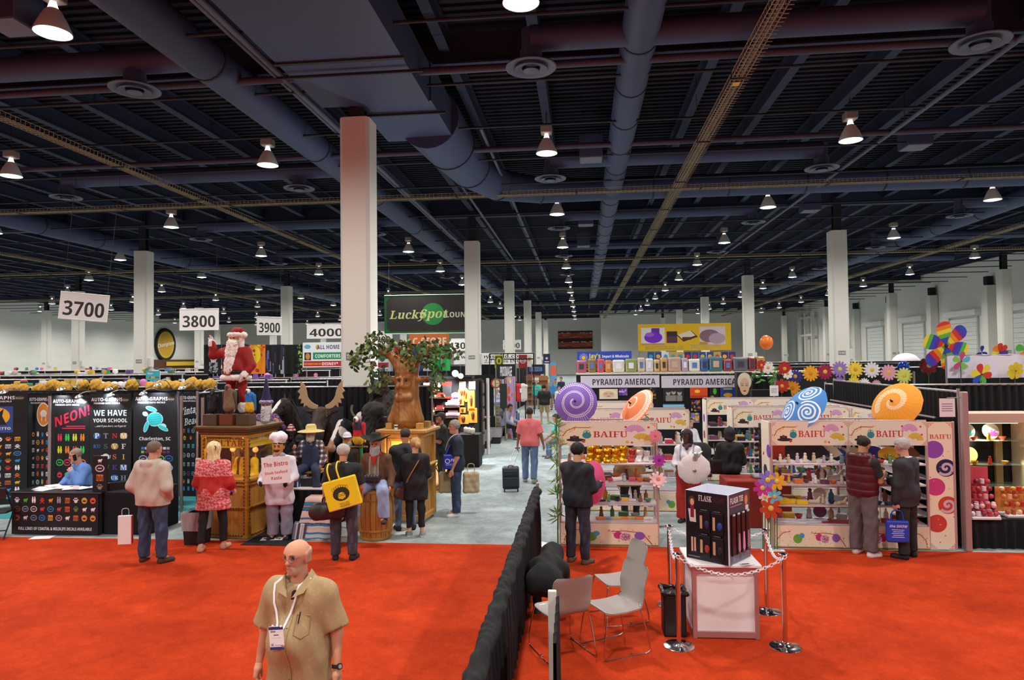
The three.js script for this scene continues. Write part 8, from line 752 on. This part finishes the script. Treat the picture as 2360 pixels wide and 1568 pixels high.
// ================= poster wall and goods behind the BAIFU booth =================
{const D=20.4,x0=X(1336,D),x1=X(1775,D),t=thing('poster_wall','black poster wall with two white PYRAMID AMERICA header strips','booth wall',[0,0,-D]);mesh('wall',bx(x1-x0,2.44,.08,(x0+x1)/2,1.22,0),black,t);const hm=print(1024,128,(g)=>{g.fillStyle='#d9d3e2';g.fillRect(0,0,1024,128);txt(g,'PYRAMID AMERICA',560,68,92,'#35303c',{style:'',sx:.98});});for(const[a,b]of[[1338,1520],[1524,1706]]){const q=zp(a,867,D-.06),r=zp(b,893,D-.06);board('header_strip',r.x-q.x,q.y-r.y,.02,hm,whiteM,t).position.set((q.x+r.x)/2,(q.y+r.y)/2,.06);}mesh('header_frame',bx(x1-x0,.06,.1,(x0+x1)/2,2.46,0),black,t);
const face=(g,w,h,tone)=>{g.fillStyle=tone?'#2a2420':'#e8d8bc';g.fillRect(0,0,w,h);disc(g,w*.5,h*.36,w*.46,tone?'#e6dcc8':'#f0e2c0',h*.34);disc(g,w*.5,h*.55,w*.32,'#e0bfa2',h*.33);for(const q of[-1,1]){g.fillStyle='#5a4436';g.fillRect(w*.5+q*w*.15-w*.08,h*.5,w*.16,h*.025);g.fillRect(w*.5+q*w*.15-w*.09,h*.44,w*.18,h*.015);}disc(g,w*.5,h*.72,w*.1,'#b03a34',h*.03);};const blobs=(cs)=>(g,w,h)=>{g.fillStyle=cs[0];g.fillRect(0,0,w,h);for(let i=0;i<22;i++)disc(g,rnd(w),rnd(h),rnd(w*.05,w*.2),pick(cs),rnd(h*.05,h*.16));};
const P=[[1381,1424,897,920,'pale portrait poster of a blonde woman',(g,w,h)=>face(g,w,h)],[1528,1577,895,925,'black and white poster of three people',(g,w,h)=>{g.fillStyle='#1c1c1e';g.fillRect(0,0,w,h);for(const[x,y]of[[.25,.35],[.5,.3],[.78,.35]]){disc(g,w*x,h*y,w*.11,'#a8a4a2',h*.2);disc(g,w*x,h*y-h*.12,w*.11,'#2c2a2a',h*.1);g.fillStyle='#8a8684';g.fillRect(w*x-w*.13,h*.55,w*.26,h*.45);}}],[1590,1631,894,918,'orange sunset poster',(g,w,h)=>{g.fillStyle='#e8501c';g.fillRect(0,0,w,h);disc(g,w*.42,h*.35,w*.16,'#ffd23c');g.fillStyle='#b83a1c';g.fillRect(0,h*.75,w,h*.25);}],[1635,1656,894,918,'black poster with a green figure',(g,w,h)=>{g.fillStyle='#15181a';g.fillRect(0,0,w,h);disc(g,w*.6,h*.35,w*.2,'#5ab83a',h*.3);disc(g,w*.3,h*.85,w*.2,'#8a9a2a',h*.1);}],[1660,1695,894,918,'blue poster with a yellow figure',(g,w,h)=>{g.fillStyle='#2244a0';g.fillRect(0,0,w,h);disc(g,w*.5,h*.7,w*.3,'#e8b020',h*.2);g.fillStyle='#e8d040';g.fillRect(w*.2,h*.06,w*.6,h*.12);}],[1592,1615,922,948,'colourful orange and purple poster',blobs(['#1f1a24','#d8502a','#8a4ab0','#e8a030','#3a9a6a'])],[1528,1577,932,940,'light blue poster under the black and white one',(g,w,h)=>{g.fillStyle='#4fb0d8';g.fillRect(0,0,w,h);g.fillStyle='#e8f0f4';g.fillRect(0,h*.4,w,h*.2);}],[1592,1612,952,975,'purple cartoon style poster',blobs(['#8a6ab0','#e8804a','#e8c84a','#5ab08a'])],[1488,1512,895,920,'dark poster with a yellow sketch',blobs(['#1a1c16','#8a8a2a','#5a6a2a','#1a1c16'])],[1426,1446,895,912,'purple patterned poster',blobs(['#5a3a8a','#c8b0e0','#7a5ab0'])]];
for(const[a,b,c,d,l,f]of P){const q=zp(a,c,D-.07),r=zp(b,d,D-.07),p=thing('art_poster',l+' on the black poster wall','poster',[(q.x+r.x)/2,(q.y+r.y)/2,-D+.065]);board('sheet',r.x-q.x,q.y-r.y,.012,print(128,128,f,.4),black,p);}
const q=zp(1697,858,19.8),r=zp(1733,918,19.8),bxp=thing('portrait_box','tall box printed with a portrait of a blonde woman','display box',[(q.x+r.x)/2,0,-19.9]);board('portrait_face',r.x-q.x,q.y-r.y,.3,print(128,216,(g,w,h)=>face(g,w,h,1),.4),mat('#2a2422',.6),bxp).position.y=(q.y+r.y)/2;mesh('pedestal',bx(.4,r.y,.3,0,r.y/2,0),black,bxp);drape('black drape beside the portrait box',[X(1735,20.2),-20.2],[X(1784,20.2),-20.2],2.42);
const bags=[['#a8566a',.38,'rose striped'],['#8a6a34',.3,'leopard brown'],['#c84a58',.26,'red patterned'],['#c8762c',.24,'orange'],['#d8d4cc',.42,'black and white'],['#8a9a5a',.4,'leaf green'],['#c8b8a4',.26,'beige'],['#d0d0d8',.26,'white framed'],['#c8a868',.2,'tan'],['#c89a5a',.24,'gold floral'],['#b8988c',.44,'dusty rose'],['#a898b4',.22,'lilac'],['#d8d8d0',.38,'cream grid'],['#2a5a9a',.26,'royal blue'],['#3f6a78',.46,'teal blue'],['#8a2a34',.3,'dark red'],['#5a5a68',.5,'slate grey'],['#7a2430',.24,'wine red'],['#b08a4c',.28,'straw']];let bxX=X(1330,24);const shelf=thing('bedding_shelf','long white topped booth counter carrying bagged bedding','shelf',[0,0,-24.3]);mesh('top',bx(9.2,.06,1,bxX+4.6,2.46,0),mat('#d8d0c0',.6),shelf);mesh('front',bx(9.2,2.4,.06,bxX+4.6,1.2,.47),black,shelf);for(const[c,w,n]of bags){const h=rnd(.42,.52),b=thing('bedding_bag',`clear bag of folded ${n} bedding above the poster wall`,'bedding',[bxX+w/2,2.492,-24.15]);mesh('blanket',rbx(w*.98,h,.4,.07,0,h/2,0,3),mat(c,.35,{clearcoat:.7,clearcoatRoughness:.15}),b);mesh('label_card',bx(w*.42,h*.42,.008,0,h*.5,.204),mat(pick(['#e8e4e8','#5a7ab8','#c8a890','#3a3a44']),.5),b);bxX+=w+.02;}
}
{const m=print(1024,300,(g,w,h)=>{g.fillStyle='#e8bc14';g.fillRect(0,0,w,h);g.fillStyle='#e6e0e8';g.fillRect(36,40,262,196);g.fillStyle='#6a2ab8';g.fillRect(150,46,90,70);disc(g,170,150,100,'#7a2ad0',62);disc(g,130,118,50,'#9a6ae0',24);g.fillStyle='#c89a5a';g.fillRect(36,214,262,22);g.fillStyle='#3a2432';g.fillRect(318,84,118,130);g.fillStyle='#5a3a58';g.fillRect(318,140,118,74);g.save();g.translate(540,140);g.transform(1,-.32,.55,.55,0,0);g.fillStyle='#5a3018';g.fillRect(-74,-62,160,130);g.fillStyle='#e6d8c8';g.fillRect(-62,-66,140,100);g.restore();g.fillStyle='#5a3018';g.fillRect(490,150,100,30);g.fillStyle='#d8ccd0';g.fillRect(680,36,282,200);disc(g,790,140,110,'#8a6878',70);disc(g,870,170,90,'#b8a0b0',60);g.fillStyle='#c8924a';g.fillRect(680,206,90,30);txt(g,'MONTEBELLO, CA',290,264,46,'#d0b468',{font:'serif',stroke:'#8a6a1a',lw:3});txt(g,'(323) 728-0575',740,258,50,'#d8c8a0',{font:'serif',stroke:'#6a4a1a',lw:3});});const a=zp(1470,748,30),b=zp(1685,807,30);const t=thing('bedding_banner','yellow bedding banner with pictures of beds and MONTEBELLO, CA','banner',[(a.x+b.x)/2,(a.y+b.y)/2,-30],-.02);board('panel',b.x-a.x,a.y-b.y,.03,m,whiteM,t);mesh('poles',[bar([-1.9,-a.y,-.05],[-1.9,.5,-.05],.03),bar([1.9,-a.y,-.05],[1.9,.5,-.05],.03)],steel,t);
flatBanner('blue banner with a yellow sun reading Jay\'s Import & Wholesale',1330,1456,811,832,34,print(768,128,(g)=>{g.fillStyle='#2c46b0';g.fillRect(0,0,768,128);disc(g,90,80,26,'#e8c020');for(let i=0;i<16;i++){g.save();g.translate(90,80);g.rotate(i*.393);g.fillStyle='#d8d8c0';g.fillRect(32,-2,28,5);g.restore();}txt(g,'Jay\'s',250,60,84,'#f0e040',{sx:.9});txt(g,'Import & Wholesale',540,66,48,'#f0f0f4',{sx:.82});}));
const bl=solo('orange_balloon',sph(.23,0,0,0,1,1.1,1,18),mat('#e0701c',.35),'round orange balloon floating before the far right braces','balloon');bl.position.copy(zp(1766,790,24.5));const bs=mesh('string',bar([0,-.25,0],[0,-.6,0],.003,4),black,bl);}
// ================= flower booth =================
{const D=19,gw=thing('grid_wall','black wire grid wall hung with giant daisies','grid wall',[0,0,-D]);const x0=X(1790,D),x1=X(2110,D),y0=1.9,y1=2.55,w=[];for(let y=y0;y<=y1;y+=.075)w.push(bar([x0,y,0],[x1,y,0],.005,4));for(let x=x0;x<=x1;x+=.075)w.push(bar([x,y0,0],[x,y1,0],.005,4));mesh('wires',w,black,gw).userData.kind='stuff';mesh('posts',[bar([x0,0,0],[x0,y1,0],.03),bar([x1,0,0],[x1,y1,0],.03),bar([(x0+x1)/2,0,0],[(x0+x1)/2,y1,0],.03)],steel,gw);
[['deep violet','#3a2480',1832,868,17,'#e0b020'],['amber','#f0a818',1868,861,18,'#e08a18'],['crimson','#a01c48',1901,857,18,'#e0c040'],['lavender','#9a7ac0',1935,851,18,'#e0d060'],['lemon yellow','#f0d440',1971,852,18,'#e0a018'],['white','#eceaf0',2009,853,18,'#f0c820'],['pale pink','#e8a8bc',2048,859,18,'#e8c020'],['lime','#d8e070',2083,866,18,'#e0d020'],['small lavender','#9a6ac0',1934,881,12,'#e0d060'],['small lemon','#f0d440',1968,881,13,'#e0b020'],['small white','#f0eef2',1992,884,12,'#f0c820'],['small pink','#e0a0b8',2020,886,10,'#f0c820'],['small orange','#e89a18',1826,895,18,'#c87a10']].forEach(([n,c,px,py,r,k])=>flower(`${n} giant daisy on the wire grid wall`,zp(px,py,D-.02),r*D/F,c,k,14,{name:'giant_daisy',w:.42,layers:2}));
for(const[n,c,px,py,r]of[['orange red','#a8281c',1802,890,16],['white lily','#e6e2e0',1770,848,14],['white','#eae6e4',1815,862,12],['scarlet','#b01c1c',1808,850,16],['small scarlet','#b8201c',1755,842,12],['dark red','#7a1820',2140,843,20],['sunny yellow','#e8c02c',1885,905,12]])flower(`${n} silk flower in the bunch beside the grid wall`,zp(px,py,18.6),r*18.6/F,c,'#d8a040',8,{layers:2,w:.8,tilt:rnd(-.4,.2),tilt:0,stem:/dark|sunny/.test(n)?3:.3});solo('flower_plinth',rbx(1.0,2.1,.3,.02,X(1778,18.75),1.06,-18.8),clothM,'tall black plinth behind the bunch of red and white silk flowers','plinth');const lf=thing('silk_leaves','green ivy leaves under the white lilies','leaves',zp(1768,868,18.7));for(let i=0;i<30;i++){const l=mesh('leaf',petalG,pick([mat('#3a7a2a',.6),mat('#5a9a3a',.6)]),lf);l.scale.set(.08,.16,.1);l.position.set(rnd(-.35,.35),rnd(-.2,.2),rnd(-.1,.1));l.rotation.set(rnd(-.6,.6),rnd(-.6,.6),rnd(6));}drape('short black drape under the giant daisies',[X(1905,17.2),-17.2],[X(2010,15.2),-15.2],2.3);}
const RB=['#d8342c','#f08a1c','#f0d838','#5ab848','#2f4ac0','#5a2fa8'];
const rbTex=(o)=>print(128,256,(g)=>{for(let i=0;i<6;i++){g.fillStyle=RB[(i+o)%6];g.fillRect(0,i*43,128,43);}},.5,{side:THREE.DoubleSide});const RT=[0,2,4].map(rbTex);const petUV=(()=>{const g=petalG.clone(),p=g.attributes.position;for(let i=0;i<p.count;i++){g.attributes.uv.setXY(i,p.getX(i)+.5,p.getY(i));}return g;})();
function spinner(label,c,r,n,mats,tilt=0){const t=thing('wind_spinner',label,'wind spinner',c,-.15);for(let i=0;i<n;i++){const p=mesh('petal',petUV,mats[i%mats.length],t);p.scale.set(r*.95,r,r*.2);p.rotation.set(.25,.35,i/n*2*PI+tilt);}mesh('hub',sph(r*.07,0,0,.03),mat('#222',.4),t);mesh('pole',bar([0,0,-.04],[0,-c.y+.02,-.04],.01,6),mat('#444',.5),t);return t;}
spinner('large rainbow striped wind spinner above the flower booth',zp(2180,797,18.2),.64,6,RT,.2);const sol=RB.map((c)=>mat(c,.5,{side:2}));spinner('small rainbow spinner behind the white cloth',zp(2304,812,18.6),.24,7,sol);spinner('multicoloured spinner in front of the white cloth',zp(2262,863,17.8),.28,6,[sol[0],sol[2],sol[4],sol[3]],.3);spinner('yellow daisy spinner on the white cloth',zp(2340,855,17.8),.22,7,[mat('#e0c020',.5,{side:2})]);spinner('pale pastel spinner hung over the corner of the white cloth',zp(2215,833,17.8),.24,5,[mat('#c84a7a',.5,{side:2}),mat('#8ac85a',.5,{side:2}),mat('#6ab8d8',.5,{side:2})],2.4);spinner('dark blue heart shaped spinner behind the white cloth',zp(2263,812,18.6),.17,3,[mat('#1c1c90',.35,{side:2})]);spinner('orange and green spinner at the end of the white cloth',zp(2365,806,18.4),.3,5,[sol[1],sol[3]]);
{const a=zp(2182,820,18),b=zp(2420,870,18),t=thing('white_cloth_banner','plain white cloth hung along the top of the flower booth','cloth',[0,0,0]);mesh('cloth',drapeGeo([a.x,-18],[b.x,-18],b.y,a.y,.5,.02),mat('#d8d4e6',.8),t);mesh('rail',bar([a.x,a.y,-18],[b.x,a.y,-18],.02),steel,t);mesh('posts',[bar([a.x,0,-18.04],[a.x,a.y,-18.04],.025),bar([b.x,0,-18.04],[b.x,a.y,-18.04],.025)],steel,t);drape('black drape above the showcase',[5.9,-13.4],[9.2,-13.4],2.42);const u=thing('white_umbrella','open white umbrella dome behind the daisies','umbrella',zp(2088,838,20));mesh('canopy',new THREE.SphereGeometry(.36,16,6,0,2*PI,0,PI/2.4).scale(1,.8,1),mat('#e6e2ee',.6,{side:2}),u);mesh('shaft',bar([0,-u.position.y+.01,0],[0,.28,0],.012),steel,u);const g=solo('gazing_globe',sph(.15,0,0,0,1,1,1,18),mat('#2440b0',.1,{metalness:.7}),'shiny dark blue gazing globe between the pink and lime daisies','globe');g.position.copy(zp(2082,846,19.6));}
// ================= booths behind the decal and mannequin booths =================
{const shelfy=(label,D,px0,px1,h,n,group)=>{const x0=X(px0,D),x1=X(px1,D),t=thing('white_shelving',label,'shelving',[0,0,-D]);const k=Math.max(2,Math.round((x1-x0)/1.2));for(let i=0;i<=k;i++)mesh('upright',bx(.04,h,.04,x0+(x1-x0)*i/k,h/2,0),whiteM,t);for(const y of[h,h-.35,h-.8])mesh('shelf',bx(x1-x0,.03,.4,(x0+x1)/2,y,0),whiteM,t);mesh('back',bx(x1-x0,h-.1,.02,(x0+x1)/2,h/2,-.22),mat('#3a2a2e',.9),t);for(let i=0;i<n;i++){const it=solo('far_goods',pick([rbx(.22,.16,.2,.03,0,.08,0),sph(.11,0,.11,0,1,1,1,10),cyl(.08,.1,.2,0,.1,0,12),rbx(.34,.1,.2,.02,0,.05,0)]),mat(pick(['#c83a40','#e6e2e4','#6a4a8a','#3f7fc0','#d8b040','#e07ab0','#5a8a5a','#b8b0a8','#2a2a34']),.5),`small coloured goods on the ${group}`,'goods',group);it.position.set(rnd(x0+.2,x1-.2),(i%2?h:h-.35)+.0155,-D+rnd(-.05,.12));}};
shelfy('white shelving with caps and toys behind the sponges',18.5,-40,260,2.35,34,'white shelving behind the sponges');shelfy('white shelving behind the turtle banner',19.5,265,500,2.3,26,'white shelving behind the turtle banner');shelfy('low white shelving behind the wizard',22,500,660,2.4,16,'low shelving behind the wizard');shelfy('far white shelving by the left columns',27,-60,420,2.55,40,'far left white shelving');shelfy('white shelving right of the decal booths, farther back',33,300,760,2.55,36,'white shelving farther back');shelfy('shelving in front of the far left wall',44,-80,560,2.6,30,'shelving near the left wall');
for(const[D,a,b,l]of[[24,-80,300,'black drape row behind the sponge booth'],[30,-80,480,'second black drape row on the left'],[38,-60,700,'third black drape row on the left'],[50,0,900,'fourth black drape row on the left'],[62,200,1100,'fifth black drape row on the left'],[76,500,1180,'sixth black drape row on the left']]){const t=thing('booth_drape_row',l,'drape',[0,0,0]);mesh('curtain',drapeGeo([X(a,D),-D],[X(b,D),-D],.03,2.42,.4,.05),clothM,t);mesh('rail',bar([X(a,D),2.44,-D],[X(b,D),2.44,-D],.025),steel,t);}
for(let i=0;i<6;i++){const c=solo('baseball_cap',new THREE.SphereGeometry(.13,14,6,0,2*PI,0,PI/2),mat('#e8e4e4',.8),'white cap displayed on the shelf behind the sponges','cap','white caps');c.position.set(X(222+i*14,18.4,870),2.3655,-18.4);}
const pb=thing('toy_poster','turquoise toy poster board standing behind the sponges','poster',zp(353,866,18));mesh('prop',bar([0,-pb.position.y+.01,-.03],[0,0,-.03],.012),steel,pb);board('sheet',.42,.26,.02,print(128,80,(g)=>{g.fillStyle='#3fb0c0';g.fillRect(0,0,128,80);txt(g,'Super',40,20,18,'#f0f0f4');for(let i=0;i<6;i++)disc(g,20+i*18,56,9,pick(['#e8b080','#8a5a34','#5ab848','#d8a040']));}),whiteM,pb);
const D=26;const wall=[[470,510,'#17171b','black blanket with a pale skull figure',(g,w,h)=>{g.fillStyle='#15151a';g.fillRect(0,0,w,h);disc(g,w*.55,h*.42,w*.22,'#b8b8be',h*.14);disc(g,w*.46,h*.42,w*.06,'#15151a');disc(g,w*.64,h*.42,w*.06,'#15151a');g.fillStyle='#b8b8be';g.fillRect(w*.42,h*.52,w*.26,h*.1);for(let i=0;i<40;i++)disc(g,w*.3+rnd(w*.5),h*.62+rnd(h*.32),rnd(2,6),'#9a9aa2');}],[572,612,'#e08a1c','orange and yellow printed blanket',(g,w,h)=>{g.fillStyle='#e88a18';g.fillRect(0,0,w,h);disc(g,w*.45,h*.35,w*.25,'#f0d030',h*.3);for(let i=0;i<16;i++)disc(g,rnd(w),rnd(h),rnd(4,12),pick(['#b8301c','#e06a18','#7a2a6a','#f0c838']));}],[612,655,'#1a1a24','black and violet fur throw',(g,w,h)=>{g.fillStyle='#17171f';g.fillRect(0,0,w,h);for(let i=0;i<30;i++){g.fillStyle=pick(['#2f2a4a','#6a5aa0','#a8a8b8','#101014']);g.fillRect(rnd(w),rnd(h),rnd(4,10),rnd(30,90));}}],[655,697,'#141a16','black and green patterned throw',(g,w,h)=>{g.fillStyle='#101412';g.fillRect(0,0,w,h);for(let i=0;i<26;i++)disc(g,w*.8+rnd(-10,20),rnd(h),rnd(3,9),pick(['#5a8a3a','#9ab85a','#2a3a24']));}],[512,572,'#1a181c','dark fur throw behind the Santa',(g,w,h)=>{g.fillStyle='#1c191e';g.fillRect(0,0,w,h);for(let i=0;i<20;i++){g.fillStyle=pick(['#2a262c','#121014']);g.fillRect(rnd(w),0,6,h);}}]];
for(const[a,b,c,l,f]of wall){const q=zp(a,795,D),r=zp(b,862,D),t=thing('hanging_blanket',l+' on the tall blanket rail','blanket',[(q.x+r.x)/2,0,-D]);const g=drapeGeo([-(r.x-q.x)/2,0],[(r.x-q.x)/2,0],r.y,q.y,.3,.04);const p=g.attributes.position,u=new Float32Array(p.count*2);for(let i=0;i<p.count;i++){u[i*2]=p.getX(i)/(r.x-q.x)+.5;u[i*2+1]=(p.getY(i)-r.y)/(q.y-r.y);}g.setAttribute('uv',new THREE.BufferAttribute(u,2));mesh('cloth',g,print(96,160,f,.9),t);mesh('pole',bar([0,0,-.05],[0,q.y,-.05],.025),steel,t);}
flatBanner('white and green banner beginning ALL with COMFORTERS and DISNEY',698,790,790,846,25.5,print(512,320,(g,w,h)=>{g.fillStyle='#e6eaf0';g.fillRect(0,0,w,h);disc(g,60,56,44,'#5ab0c8',28);disc(g,190,62,24,'#c8a860',34);txt(g,'ALL HOME',330,62,74,'#25304a',{sx:.8});g.fillStyle='#1a1214';g.fillRect(20,130,86,100);disc(g,64,180,30,'#c8843c',42);g.fillStyle='#1f8a5c';g.fillRect(130,130,370,90);txt(g,'COMFORTERS',320,178,60,'#eef4f0',{sx:.84});g.fillStyle='#b8242c';g.fillRect(10,240,492,70);txt(g,'DISTRIBUTORS OF:',130,278,26,'#e8c040');txt(g,'DISNEY*',350,278,52,'#f0ecec');}));
for(let i=0;i<9;i++){const px=852+i*22,q=zp(px,800,31),t=thing('hanging_sports_towel',['navy','grey','white','red','orange','blue','white and blue','bright green','green striped'][i]+' towel hanging behind the carved tree','towel',[q.x,0,-31]);mesh('cloth',drapeGeo([-.19,0],[.19,0],2.5,q.y,.2,.04),mat(['#2a3a7a','#8a8a96','#d8dce8','#c83a24','#d8641c','#2450b8','#c8d0e0','#1fa84a','#3fc068'][i],.8),t);mesh('pole',bar([0,0,-.05],[0,q.y,-.05],.02),steel,t);}
flatBanner('white banner reading HOME beside the tall column',852,895,795,850,30,print(160,200,(g)=>{g.fillStyle='#dfe4ec';g.fillRect(0,0,160,200);txt(g,'HOME',80,40,54,'#2a3a6a',{sx:.8});g.fillStyle='#1f8a5c';g.fillRect(0,80,160,40);g.fillStyle='#b8242c';g.fillRect(0,150,160,40);}));
drape('black drape closing the booth behind the horse',[-9.6,-17.2],[-6.6,-17.2],2.44);drape('black drape row beyond the car decor booth',[-12,-22.5],[-5,-22.5],2.44);
for(const[D,a,b,l]of[[34,1340,1900,'black drape row behind the bedding banner'],[46,1330,2100,'second black drape row on the right'],[60,1330,2200,'third black drape row on the right'],[30,2000,2420,'black drape row behind the wind spinners']]){const t=thing('booth_drape_row',l,'drape',[0,0,0]);mesh('curtain',drapeGeo([X(a,D),-D],[X(b,D),-D],.03,2.44,.4,.05),clothM,t);mesh('rail',bar([X(a,D),2.46,-D],[X(b,D),2.46,-D],.025),steel,t);}
for(let i=0;i<12;i++){const p=zp(1500+i*17,822,27.5),t=thing('small_art_poster','small bright picture above the bagged bedding','poster',p,0,'pictures above the bedding');board('sheet',.26,.36,.015,mat(pick(['#3a2a6a','#c8a040','#5a9a4a','#2f4a8a','#8a3a2a','#d8e0e4']),.5),whiteM,t);const m=mesh('motif',cyl(.08,.08,.01,0,0,0,14).rotateX(PI/2).translate(0,0,.014),mat(pick(['#e8b040','#c83a40','#3f9ac0','#5ab848']),.5),t);mesh('prop',bar([0,-.15,-.02],[0,-p.y+.02,-.02],.01,5),steel,t);}
}
{const p=gp(1088,1129),s=solo('pink_flyer',bx(.3,.004,.22),mat('#c83a78',.6),'pink flyer lying on the grey aisle carpet','flyer');s.position.set(p.x,.006,p.z);}
renderer.render(scene,camera);
